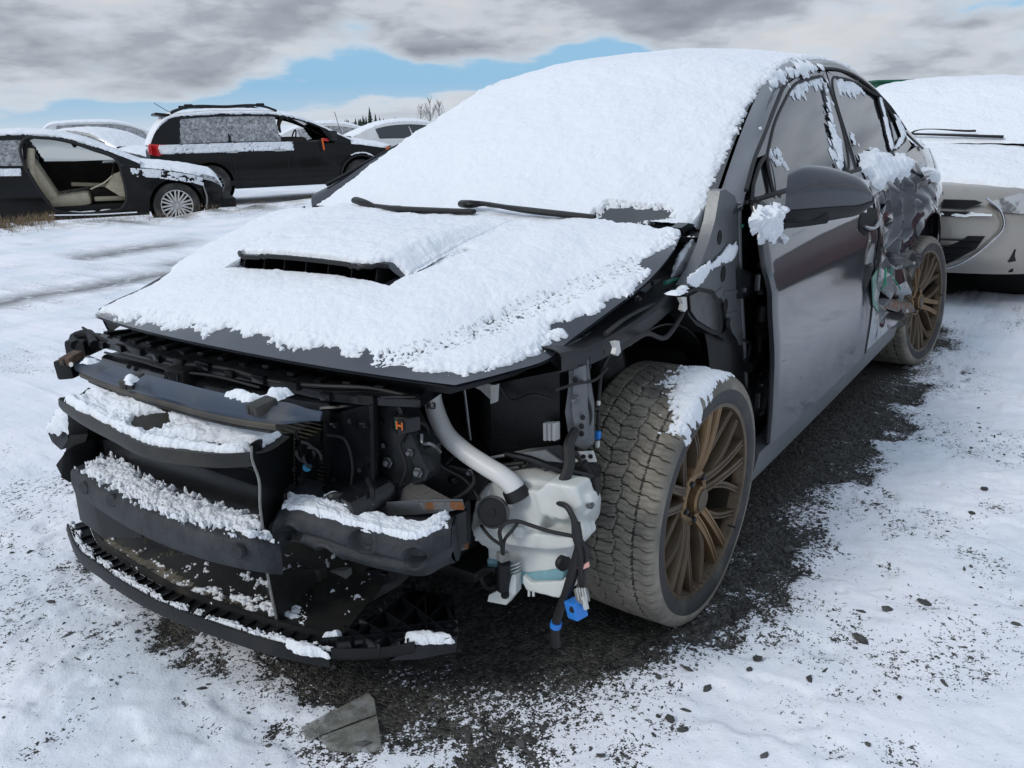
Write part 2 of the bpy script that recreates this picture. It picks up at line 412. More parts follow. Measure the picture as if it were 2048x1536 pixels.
    def lathe(s, prof, c, axis=(0, 1, 0), n=32, caps=False):
        """profile of (radius, along-axis) points"""
        ax = np.array(axis, float); ax /= np.linalg.norm(ax)
        t = np.array([0, 0, 1.0]) if abs(ax[2]) < .9 else np.array([1.0, 0, 0])
        a = np.cross(t, ax); a /= np.linalg.norm(a); b = np.cross(ax, a)
        th = np.linspace(0, 2*np.pi, n, endpoint=False)[:, None]
        G = np.stack([np.array(c)+ax*h+max(r, 1e-5)*(np.cos(th)*a+np.sin(th)*b) for r, h in prof])
        return s.grid(G, close_u=True)
    def build(s, name, mat, parent=None, smooth=True, angle=38, label=None):
        return mk(name, np.vstack(s.V), s.F, mat, parent, smooth, angle, label)
def flatc(p): return np.array(p, float)
def px_poly(pix, **plane):
    return [at(a, b, **plane) for a, b in pix]
def plate(name, pix, mat, parent, t=.004, bev=.0015, label=None, **plane):
    """a flat-ish piece whose outline is known on a plane x=, y= or z=; t = thickness, away from the viewer"""
    P = px_poly(pix, **plane)
    k = list(plane)[0]; e = {'x': (-t, 0, 0), 'y': (0, -t, 0), 'z': (0, 0, -t)}[k]
    return MB().prism(P, e, bev).build(name, mat, parent, label=label)
def snow_cover(name, G, h, parent, mat='snow', drop=.003, label=None, normal=None):
    """snow lying on the surface grid G where h > 0 (metres of depth)"""
    N = normals(G) if normal is None else np.broadcast_to(np.array(normal, float), G.shape)
    if N[..., 2].mean() < 0: N = -N
    nv, nu = h.shape
    hh = np.where(h > 0, h, -drop)
    P = G + N*hh[..., None]
    keep = h > 0
    q = keep[:-1, :-1] | keep[1:, :-1] | keep[:-1, 1:] | keep[1:, 1:]
    I, J = np.nonzero(q)
    a = I*nu+J; F = np.stack([a, a+1, a+nu+1, a+nu], 1)
    used = np.unique(F); mp = -np.ones(nv*nu, int); mp[used] = np.arange(len(used))
    V = P.reshape(-1, 3)[used]; F = mp[F]
    if len(F):
        p0, p1, p3 = V[F[0, 0]], V[F[0, 1]], V[F[0, 3]]
        if np.dot(np.cross(p1-p0, p3-p0), N.reshape(-1, 3)[used][F[0, 0]]) < 0: F = F[:, ::-1]
    me = bpy.data.meshes.new(name)
    me.vertices.add(len(V)); me.vertices.foreach_set('co', V.astype(np.float32).ravel())
    me.loops.add(F.size); me.loops.foreach_set('vertex_index', F.astype(np.int32).ravel())
    me.polygons.add(len(F)); me.polygons.foreach_set('loop_start', np.arange(0, F.size, 4, dtype=np.int32))
    me.update(calc_edges=True); me.validate()
    me.polygons.foreach_set('use_smooth', [True]*len(me.polygons)); me.update()
    me.materials.append(M[mat])
    o = bpy.data.objects.new(name, me); COL.objects.link(o)
    if parent is not None: o.parent = parent
    if label: o['label'] = label
    if name == 'snow_dusting': o['kind'] = 'stuff'
    return o
# ------------------------------------------------------------------ the wrecked sedan: body
car = empty('wrecked_sedan')
tag(car, 'dark grey snow-covered sedan with its front bumper and left front fender torn off', 'car')

def ys(x, z):
    """half width of the body side"""
    y = np.interp(z, [0, .2, .3, .42, .55, .70, .76, .80, .92, 1.02, 1.36, 1.45],
                  [.82, .858, .880, .887, .890, .886, .887, .880, .845, .789, .600, .500])
    x = np.asarray(x, float)
    return y - .055*np.clip((-x-2.75)/1.0, 0, 1)**2*3.0
def on_side(px, py):
    lo, hi = 1.0, 8.0
    v = AF + AR*(px-1024)/FOC - AU*(py-768)/FOC
    for _ in range(50):
        m = (lo+hi)/2; q = CAM_POS+v*m
        if q[1] - ys(q[0], q[2]) > 0: lo = m
        else: hi = m
    return CAM_POS+v*lo
def side_pts(xz, s=1, off=0.0):
    return np.array([(x, s*(float(ys(x, z))+off), z) for x, z in xz])
def ruled(lo, hi, nu, nv, s=1, off=0.0, bulge=None):
    """patch on the body side between two (x,z) curves"""
    a = resample(lo, nu); b = resample(hi, nu)
    t = np.linspace(0, 1, nv)[:, None, None]
    XZ = a[None]*(1-t)+b[None]*t
    Y = ys(XZ[..., 0], XZ[..., 1])+off
    if bulge is not None: Y = Y+bulge(XZ[..., 0], XZ[..., 1])
    return np.stack([XZ[..., 0], s*Y, XZ[..., 1]], -1)
def shell_side(G, t, s): # thickness inwards
    return MB().shell(G, t*s, direction=(0, 1, 0))

SEAL = [(-.40, 1.02), (-.58, 1.097), (-.77, 1.165), (-.985, 1.243), (-1.154, 1.300), (-1.324, 1.335), (-1.522, 1.357), (-1.727, 1.367),
        (-1.93, 1.369), (-2.10, 1.356), (-2.27, 1.325), (-2.43, 1.277), (-2.564, 1.211), (-2.65, 1.12)]
DITCH = [(-.30, .735, .935), (-.46, .700, 1.007), (-.737, .645, 1.149), (-.973, .60, 1.25), (-1.255, .555, 1.352), (-1.68, .530, 1.405), (-2.15, .530, 1.405),
         (-2.50, .550, 1.345), (-2.80, .58, 1.215), (-3.10, .60, 1.06)]
_rc = np.random.default_rng(77)
FOLDS = [(-1.74, .86, -1.86, .42, -.050, .055), (-1.92, .90, -1.98, .55, .040, .050), (-2.05, .92, -2.20, .62, -.060, .060), (-2.26, .90, -2.32, .70, .045, .050),
         (-1.70, .60, -2.30, .72, -.040, .060), (-1.80, .45, -2.25, .56, .035, .050), (-2.34, .95, -2.62, .80, -.050, .050), (-2.45, .84, -2.85, .86, -.040, .045),
         (-1.66, .72, -1.80, .58, .020, .035), (-2.10, .46, -2.26, .40, -.030, .040), (-2.55, .97, -2.50, .78, .030, .035), (-2.72, .93, -2.78, .78, -.025, .04)]
def dent(x, z):
    """crash damage pushed into the left rear door and quarter: a bowl crossed by sharp folds"""
    x = np.asarray(x, float); z = np.asarray(z, float)
    w = sstep(-1.58, -1.80, x)*sstep(-3.05, -2.6, x)*sstep(.30, .44, z)*sstep(1.0, .90, z)
    d = -.070*np.exp(-((x+2.10)/.30)**2-((z-.60)/.22)**2)-.035*np.exp(-((x+2.42)/.25)**2-((z-.83)/.09)**2)
    jx = .035*fbm(x*6, z*6, 3, 5); jz = .03*fbm(x*6+9, z*6, 3, 6)
    for ax, az, bx, bz, a, wd in FOLDS:
        d = d + a*np.clip(1-sdline(x+jx, z+jz, [(ax, az), (bx, bz)])/wd, 0, 1)**1.15
    return w*(d+.012*fbm(x*14, z*14, 3, 9))
def build_side(s):
    L = s > 0
    dn = dent if L else None
    # --- front door
    fd = empty('front_door') if False else None
    def xf(z): return np.interp(z, [.30, .60, .82, .90, 1.03], [-.490, -.440, -.375, -.390, -.450])
    nz, nx = 46, 60
    Z = np.linspace(.305, 1.0, nz); G = np.zeros((nz, nx, 3))
    for i, z in enumerate(Z):
        x = np.linspace(float(xf(z)), -1.588, nx); zz = np.full(nx, z)
        if L: zz = zz
        y = ys(x, zz) + .004*np.sin((x+.4)*3.0)*0
        if L: y = y + dent(x, zz)*.5 - .022*np.exp(-((x+1.50)/.06)**2-((zz-.62)/.13)**2)
        e = np.minimum(np.abs(x-x[0]), np.abs(x-x[-1])); y = y - .006*np.exp(-e/.006)
        G[i] = np.stack([x, s*y, zz], 1)
    door = shell_side(G, .012, s).build('front_door', 'door_paint', car)
    # inner edge of the door: black return and trim
    D = G[:, 0].copy(); D2 = D.copy(); D2[:, 1] -= s*.016; D2[:, 0] -= .015
    D[:, 0] += .001; D[:, 1] -= s*.013
    MB().shell(np.stack([D, D2]), .004).build('door_edge', 'black', door)
    # --- rear door and quarter
    lo = [(-1.60, .315), (-1.9, .325), (-2.20, .345)]
    nz, nx = 70, 90
    G = np.zeros((nz, nx, 3)); Z = np.linspace(.32, 1.0, nz)
    arch = lambda z: -2.70+math.sqrt(max(0, .40**2-(z-.34)**2)) if z < .74 else -2.70
    for i, z in enumerate(Z):
        xe = -2.30 if z < .34 else (arch(z) if z < .66 else np.interp(z, [.66, .74, 1.0], [arch(.66), -2.44, -2.46]))
        x = np.linspace(-1.600, xe, nx); zz = np.full(nx, z)
        y = ys(x, zz)
        if L: y = y+dent(x, zz)
        G[i] = np.stack([x, s*y, zz], 1)
    rdoor = shell_side(G, .006, s).build('rear_door', 'crumpled' if L else 'door_paint', car, label='crushed and creased rear door' if L else None)
    X = np.linspace(-2.445, -3.66, 80); nz = 60
    G = np.zeros((nz, 80, 3))
    for j, x in enumerate(X):
        d = abs(x+2.70)
        zb = .34+math.sqrt(max(0, .40**2-d*d)) if d < .40 else (.34 if x > -2.7 else .34-.02*min(1, (d-.40)/.3))
        zt = np.interp(x, [-3.66, -3.1, -2.75, -2.445], [.97, 1.02, 1.04, 1.02])
        Z = np.linspace(zb, zt, nz); y = ys(np.full(nz, x), Z)
        if L: y = y+dent(np.full(nz, x), Z)+.012*np.exp(-((Z-zb)/.03)**2)
        y = y - .16*np.clip((-x-3.35)/.31, 0, 1)**2.2
        G[:, j] = np.stack([np.full(nz, x), s*y, Z], 1)
    q = shell_side(G, .006, s).build('rear_quarter_panel', 'crumpled' if L else 'door_paint', car)
    # --- sill under the doors
    lo = [(-.42, .20), (-1.3, .20), (-2.30, .215)]; hi = [(-.42, .298), (-1.3, .298), (-2.30, .312)]
    G = ruled(lo, hi, 40, 6, s, -.012)
    shell_side(G, .05, s).build('sill', 'steel', car)
    # --- A pillar and roof rail
    a = np.array(DITCH[:9]); a = a*np.array([1, s, 1]); A = resample(a, 70)
    bb = side_pts(SEAL, s); bb = np.vstack([bb, [(-2.80, s*.80, 1.03)]])
    bb[0] = (-.36, s*.80, .985)
    B = resample(bb, 70)
    t = np.linspace(0, 1, 8)[:, None, None]
    G = A[None]*(1-t)+B[None]*t
    bow = np.sin(np.linspace(0, np.pi, 8))[:, None]*.012
    G[..., 1] += s*bow; G[..., 2] += bow*.7
    MB().shell(G if s < 0 else G[::-1], .01).build('a_pillar_and_roof_rail', 'paint', car)
    # --- window frames, glass, seals
    FG_TOP = [(-.69, 1.095), (-.86, 1.172), (-1.04, 1.234), (-1.265, 1.298), (-1.466, 1.322), (-1.635, 1.335)]
    FG_BOT = [(-.60, .995), (-1.0, 1.0), (-1.405, 1.005)]
    RG_TOP = [(-1.84, 1.338), (-2.05, 1.330), (-2.238, 1.306), (-2.435, 1.268)]
    RG_BOT = [(-1.535, 1.005), (-1.9, 1.02), (-2.215, 1.038)]
    QG_TOP = [(-2.470, 1.255), (-2.54, 1.195), (-2.60, 1.110)]
    QG_BOT = [(-2.25, 1.042), (-2.35, 1.050), (-2.44, 1.060)]
    SG_TOP = [(-.50, 1.035), (-.60, 1.073), (-.67, 1.092)]
    SG_BOT = [(-.42, .99), (-.50, .99), (-.585, .99)]
    for nm, lo, hi in (('front_door_glass', FG_BOT, FG_TOP), ('rear_door_glass', RG_BOT, RG_TOP), ('quarter_glass', QG_BOT, QG_TOP), ('sail_glass', SG_BOT, SG_TOP)):
        G = ruled(lo, hi, 24, 12, s, -.012)
        g = shell_side(G, .004, s).build(nm, 'glass_dark', door if nm == 'front_door_glass' else rdoor if nm == 'rear_door_glass' else car)
        # rubber seal round the pane
        loop = np.vstack([resample(lo, 16), resample(hi, 24)[::-1]])
        P = side_pts(loop, s, -.004)
        MB().tube(np.vstack([P, P[:1]]), .0065, 6, m=120).build('window_seal', 'seal', g)
    fr = MB()
    def strip(lo, hi, n=40, off=-.002): fr.shell(ruled(lo, hi, n, 4, s, off), .02*s, direction=(0, 1, 0))
    strip([(-.71, 1.10)]+FG_TOP[1:-1]+[(-1.660, 1.330)], [(-.60, 1.092), (-.785, 1.158), (-.995, 1.236), (-1.158, 1.290), (-1.324, 1.323), (-1.50, 1.346), (-1.725, 1.356)])
    strip([(-1.415, 1.0), (-1.640, 1.335)], [(-1.50, 1.0), (-1.735, 1.356)], 10)          # rear upright of the front door frame
    strip([(-.585, .985), (-.688, 1.095)], [(-.602, .985), (-.705, 1.105)], 8, .002)            # divider bar
    fr.build('front_window_frame', 'paint', door)
    fr = MB()
    strip([(-1.83, 1.338)]+RG_TOP[1:]+[(-2.50, 1.24), (-2.61, 1.115)], [(-1.775, 1.358), (-1.93, 1.359), (-2.10, 1.346), (-2.265, 1.316), (-2.425, 1.268), (-2.555, 1.205), (-2.645, 1.115)])
    strip([(-1.515, 1.0), (-1.755, 1.356)], [(-1.540, 1.0), (-1.845, 1.337)], 10)
    strip([(-2.213, 1.03), (-2.437, 1.272)], [(-2.245, 1.03), (-2.468, 1.262)], 10, .001)
    strip([(-2.24, 1.0), (-2.44, 1.02), (-2.64, 1.05)], [(-2.25, 1.04), (-2.44, 1.06), (-2.62, 1.115)], 14)
    fr.build('rear_window_frame', 'paint', rdoor)
    P = side_pts(SEAL, s, .003)
    MB().tube(P, .006, 6, m=90).build('door_seal', 'seal', car)
    belt = resample([(-.43, .992), (-1.0, .998), (-1.58, 1.003)], 30)
    MB().tube(side_pts(belt, s, -.002), .008, 6).build('belt_moulding', 'seal', door)
    belt = resample([(-1.60, 1.003), (-2.0, 1.012), (-2.24, 1.030)], 20)
    MB().tube(side_pts(belt, s, -.002), .007, 6).build('belt_moulding', 'seal', rdoor)
    P = side_pts([(-1.594, .31), (-1.594, .65), (-1.594, .99)], s, -.006)
    if L: P[1, 1] += float(dent(-1.594, .65))*.5
    MB().tube(P, .006, 6).build('door_gap', 'seal', car)
    return door, rdoor, q
door_L, rdoor_L, quarter_L = build_side(1)
_before = set(o.name for o in COL.objects)
door_R, rdoor_R, quarter_R = build_side(-1)
# the far side's window line sits a touch lower and further in
for o in [o for o in COL.objects if o.name not in _before and o.type == 'MESH']:
    n_ = len(o.data.vertices); co = np.empty(n_*3, np.float32); o.data.vertices.foreach_get('co', co); co = co.reshape(-1, 3)
    k_ = sstep(.90, 1.06, co[:, 2])*sstep(-1.9, -1.1, co[:, 0]); co[:, 1] *= 1-.050*k_; co[:, 2] -= .022*k_
    o.data.vertices.foreach_set('co', co.ravel()); o.data.update()

# --- roof, rear glass, boot
def cross(e, cx, cz, n=41, pw=2.0):
    """a transverse row: edge point e (left), centre (cx, cz)"""
    et = np.linspace(-1, 1, n); k = np.abs(et)**pw
    return np.stack([cx+(e[0]-cx)*k, et*e[1], cz+(e[2]-cz)*k], 1)
roof_rows = [cross((-1.255, .555, 1.352), -1.14, 1.395), cross((-1.45, .540, 1.383), -1.40, 1.430), cross((-1.68, .530, 1.405), -1.66, 1.452),
             cross((-2.0, .528, 1.408), -2.0, 1.458), cross((-2.3, .535, 1.385), -2.28, 1.440), cross((-2.50, .550, 1.345), -2.47, 1.405)]
ROOF = np.stack([resample(np.stack(roof_rows)[:, j], 60) for j in range(41)], 1)
roof = MB().shell(ROOF, .01).build('roof', 'paint', car)
rg_rows = [cross((-2.52, .550, 1.336), -2.49, 1.396), cross((-2.80, .578, 1.213), -2.80, 1.270), cross((-3.09, .60, 1.063), -3.12, 1.105)]
RGL = np.stack([resample(np.stack(rg_rows)[:, j], 20) for j in range(41)], 1)
MB().shell(RGL, .005).build('rear_window', 'glass_dark', car)
bt_rows = [cross((-2.95, .74, 1.035), -3.11, 1.095, pw=3), cross((-3.3, .72, 1.02), -3.4, 1.075, pw=3), cross((-3.66, .64, .985), -3.72, 1.05, pw=3), cross((-3.68, .66, .80), -3.76, .80, pw=3), cross((-3.66, .66, .34), -3.74, .34, pw=3)]
BT = np.stack([resample(np.stack(bt_rows)[:, j], 40) for j in range(41)], 1)
MB().shell(BT, .008).build('boot_lid_and_rear_bumper', 'paint', car)

# --- windscreen
WS_E = [np.array(p) for p in ((-.30, .735, .930), (-.46, .700, 1.007), (-.737, .645, 1.149), (-.973, .60, 1.25), (-1.255, .555, 1.352))]
WS_C = [(-.17, .945), (-.33, 1.028), (-.61, 1.178), (-.85, 1.285), (-1.14, 1.393)]
WSR = [cross(e*np.array([1, .985, 1]), c[0], c[1], 61, 2.2) for e, c in zip(WS_E, WS_C)]
def ws_grid(nu, nv):
    A = np.stack([resample(r, nu) for r in WSR]); return np.stack([resample(A[:, j], nv) for j in range(nu)], 1)
wscreen = MB().shell(ws_grid(41, 40), .005).build('windscreen', 'glass_dark', car)

# --- bonnet
HE = np.array([(.605, .613, .737), (.512, .663, .745), (.397, .699, .755), (.355, .697, .765), (.234, .729, .812), (.071, .752, .862), (-.053, .748, .905), (-.175, .715, .932)])
HC = np.array([(.668, .744), (.60, .776), (.47, .832), (.385, .858), (.15, .908), (-.05, .938), (-.20, .953)])
NS, NE = 60, 81
HEr = resample(HE, NS); HCr = resample(np.column_stack([HC[:, 0], HC[:, 0]*0, HC[:, 1]]), NS)
def hood_grid(ns, ne):
    E = resample(HE, ns); Cc = resample(np.column_stack([HC[:, 0], HC[:, 0]*0, HC[:, 1]]), ns)
    et = np.linspace(-1, 1, ne); k = np.abs(et)**2.4
    G = np.zeros((ns, ne, 3))
    for i in range(ns):
        G[i, :, 0] = Cc[i, 0]+(E[i, 0]-Cc[i, 0])*k; G[i, :, 1] = et*E[i, 1]; G[i, :, 2] = Cc[i, 2]+(E[i, 2]-Cc[i, 2])*k
        s = i/(ns-1)
        G[i, :, 2] += .010*np.exp(-((np.abs(et)-.62)/.10)**2)*sstep(0, .25, s)       # raised creases along the bonnet
    return G
HG = hood_grid(NS, NE)
def hood_z(x, y):
    """nearest-sample height of the bonnet"""
    d = (HG[..., 0]-x)**2+(HG[..., 1]-y)**2
    return HG[..., 2].reshape(-1)[d.argmin()]
def on_hood(px, py, up=.012):
    z = .85
    for _ in range(25):
        q = at(px, py, z=z); z = .5*z+.5*(hood_z(q[0], q[1])+up)
    return q
# the scoop's mouth is a real opening in the skin
SCX, SCW, SCY = .392, .285, -.032
mb = MB()
V = HG.reshape(-1, 3); F = []
for i in range(NS-1):
    for j in range(NE-1):
        c = HG[i:i+2, j:j+2].reshape(-1, 3).mean(0)
        if .14 < c[0] < SCX-.012 and abs(c[1]-SCY) < SCW-.03: continue
        F.append((i*NE+j, i*NE+j+1, (i+1)*NE+j+1, (i+1)*NE+j))
mb.add(V, F)
Bk = HG.copy(); Bk[..., 2] -= .006
Fb = [tuple(reversed(f)) for f in F]; mb.add(Bk.reshape(-1, 3), Fb)
# folded rim of the bonnet
rim = np.vstack([HG[::-1, 0], HG[0, 1:], HG[1:, -1]])
rim2 = rim.copy(); rim2[:, 2] -= .011; rim2[:, 0] -= .014*np.sign(rim[:, 0]-.2); rim2[:, 1] -= .010*np.sign(rim[:, 1])*np.clip(np.abs(rim[:, 1])*3, 0, 1)
mb.grid(np.stack([rim, rim*.5+rim2*.5, rim2])[:, ::-1])
hood = mb.build('hood', 'paint', car)
# underside frame, set in from the rim
U = hood_grid(30, 31); U[..., 1] *= .90; U[..., 2] -= .030; U[..., 0] = (U[..., 0]-.2)*.86+.2
MB().shell(U, .015).build('hood_inner_frame', 'black', hood)
# scoop shell
ny, nx = 61, 40
yy = np.linspace(-.305, .305, ny)+SCY; xx = np.linspace(SCX, -.10, nx)
SG = np.zeros((nx, ny, 3))
for i, x in enumerate(xx):
    for j, y in enumerate(yy):
        fx = sstep(-.10, .30, x)**.8; fy = sstep(.305, .250, abs(y-SCY))
        xs = x - .05*sstep(.20, .30, abs(y-SCY))*sstep(.2, SCX, x)
        SG[i, j] = (xs, y, hood_z(xs, y)+.001+.043*fx*fy)
scoop = MB().shell(SG, .006, direction=(0, 0, 1)).build('hood_scoop', 'paint', hood)
# rolled lip of the scoop
lip = SG[0].copy(); lip[:, 2] -= .003; lip[:, 0] += .002
MB().tube(lip[4:-4], .006, 8, m=70).build('scoop_lip', 'black', hood)
mb = MB()
for k in range(7):
    y = -.235+k*.0783+SCY
    z0 = hood_z(SCX-.03, y)-.02
    mb2 = MB().box((SCX-.06, y, z0+.030), (.075, .0035, .062), (0, -.25, 0), .001).build('scoop_vane', 'black', hood)
FL = np.array([[(x, y, hood_z(x, y)-(.02+.05*(SCX-x)/.25)) for y in np.linspace(-.29+SCY, .29+SCY, 13)] for x in np.linspace(SCX+.01, .12, 6)])
MB().shell(FL, .004).build('scoop_floor', 'black', hood)
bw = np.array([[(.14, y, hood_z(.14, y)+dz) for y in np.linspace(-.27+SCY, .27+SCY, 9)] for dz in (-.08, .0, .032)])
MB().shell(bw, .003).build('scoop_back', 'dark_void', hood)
# cowl panel under the wipers
CW = np.stack([cross((-.185, .72, .922), -.205, .935, 31), cross((-.24, .73, .915), -.215, .925, 31), cross((-.31, .735, .925), -.18, .938, 31)])
MB().shell(CW, .012).build('cowl_panel', 'black', car)

# --- dark mass inside: floor, firewall, engine block, cabin
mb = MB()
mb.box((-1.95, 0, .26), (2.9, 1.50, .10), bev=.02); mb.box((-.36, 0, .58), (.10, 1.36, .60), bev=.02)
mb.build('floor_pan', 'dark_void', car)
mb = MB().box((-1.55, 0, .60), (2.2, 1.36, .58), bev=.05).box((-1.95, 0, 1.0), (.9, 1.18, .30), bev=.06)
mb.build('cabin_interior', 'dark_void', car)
mb = MB().box((.12, .0, .50), (.56, .72, .44), bev=.04).box((.20, .12, .78), (.4, .60, .12), bev=.03).box((.05, 0, .28), (.8, .9, .10), bev=.02)
mb.build('engine_block', 'black', car)
MB().box((.05, 0, .20), (.75, 1.0, .03), bev=.01).build('engine_undertray', 'black_dirty', car)

# --- right front wing, seen edge-on past the bonnet
a = [(.62, -.70, .60), (.60, -.69, .700), (.565, -.665, .738)]
rows = [np.array([(.52, -.70, .66), (.45, -.76, .66), (.38, -.82, .66), (0, -.88, .68), (-.40, -.88, .60)]),
        np.array([(.54, -.69, .71), (.47, -.74, .715), (.38, -.79, .73), (0, -.865, .80), (-.40, -.85, .86)]),
        np.array([(.550, -.680, .733), (.505, -.690, .742), (.36, -.725, .762), (.07, -.78, .85), (-.30, -.765, .93)])]
MB().shell(surf(rows, 40, 14), .006).build('right_front_fender', 'paint', car)
# ------------------------------------------------------------------ wheels
TR, TW, RR = .316, .240, .243       # tyre radius, width, rim radius
def tyre_mesh():
    nth, ns = 1056, 84
    prof = [(-.108, RR-.006), (-.118, RR+.006), (-.1225, RR+.022), (-.1225, TR-.036), (-.119, TR-.015), (-.111, TR-.005), (-.085, TR-.0015), (-.04, TR), (0, TR+.0005)]
    prof = prof+[(-a, r) for a, r in prof[:-1][::-1]]
    d = np.concatenate([[0], np.cumsum(np.hypot(*np.diff(np.array(prof), axis=0).T))])
    side = d[5]; q = np.concatenate([np.linspace(0, side, 11)[:-1], np.linspace(side, d[-1]-side, ns-20), np.linspace(d[-1]-side, d[-1], 11)[1:]])
    fine = resample(prof, 400); df = np.concatenate([[0], np.cumsum(np.hypot(*np.diff(fine, axis=0).T))]); q = q*df[-1]/d[-1]
    lat = np.interp(q, df, fine[:, 0]); rad = np.interp(q, df, fine[:, 1]); ns = len(lat)
    th = np.linspace(0, 2*np.pi, nth, endpoint=False)
    LAT, TH = np.meshgrid(lat, th); RAD = np.broadcast_to(rad, LAT.shape).copy()
    u = TH*TR
    tread = sstep(.1215, .114, np.abs(LAT))
    NP = 66; pit = 2*np.pi*TR/NP
    tri = 2*np.abs((u/pit/2) % 1.0-.5)-.5                   # zigzag, period of two blocks
    g = np.zeros_like(LAT)
    def near(d_, w): return sstep(w+.0012, w-.0006, d_)
    for c, w, z in ((-.066, .0018, .002), (-.020, .0015, .008), (.026, .0015, .008), (.072, .0018, .002)):
        g = np.maximum(g, near(np.abs(LAT-c-z*tri), w))
    for lo, hi, sl, ph, per in ((-.2, -.066, .03, 0, 1), (-.066, -.020, .30, .3, 1), (-.020, .026, -.42, .55, 1), (.026, .072, .22, .1, 1), (.072, .2, -.03, .4, 1)):
        inb = (LAT > lo) & (LAT < hi); mid = (max(lo, -.12)+min(hi, .12))/2
        q_ = (u/pit+sl*(LAT-mid)/.046+ph+.10*np.clip((LAT-mid)/.006, -1, 1)) % 1.0
        g = np.where(inb, np.maximum(g, near(np.abs(q_-.5)*pit, .0011)), g)
        q3 = (u/pit+sl*(LAT-mid)/.046+ph+.16*np.abs(((LAT-mid)/.012) % 1.0-.5)) % 1.0
        g = np.where(inb, np.maximum(g, .42*near(np.abs(np.abs(q3-.5)-.28)*pit, .0007)), g)
        if hi < .07: continue
        q2 = (u/pit+ph) % 1.0                               # short sipes on the outer blocks
        g = np.where(inb & (LAT > .10), np.maximum(g, .5*near(np.abs(np.abs(q2-.5)-.25)*pit, .0012)), g)
    g = g*tread
    RAD = RAD - .0065*g + .0008*fbm(u*60, LAT*60, 3, 4)*tread
    V = np.stack([RAD*np.cos(TH), LAT, RAD*np.sin(TH)], -1)
    return V, g
TY, TYG = tyre_mesh()
def flat_bottom(V, squash=.010):
    W = V.copy(); d = (-V[..., 2])-(TR-squash); W[..., 2] = np.where(d > 0, -(TR-squash)-d*.08, V[..., 2])
    W[..., 1] *= 1+.05*sstep(TR-.12, TR, -V[..., 2])
    return W
M['barrel'] = material('grimy_rim_barrel', (.030, .022, .015), .6, .3, dirt=(.06, .05, .038), dscale=8, damt=.5)
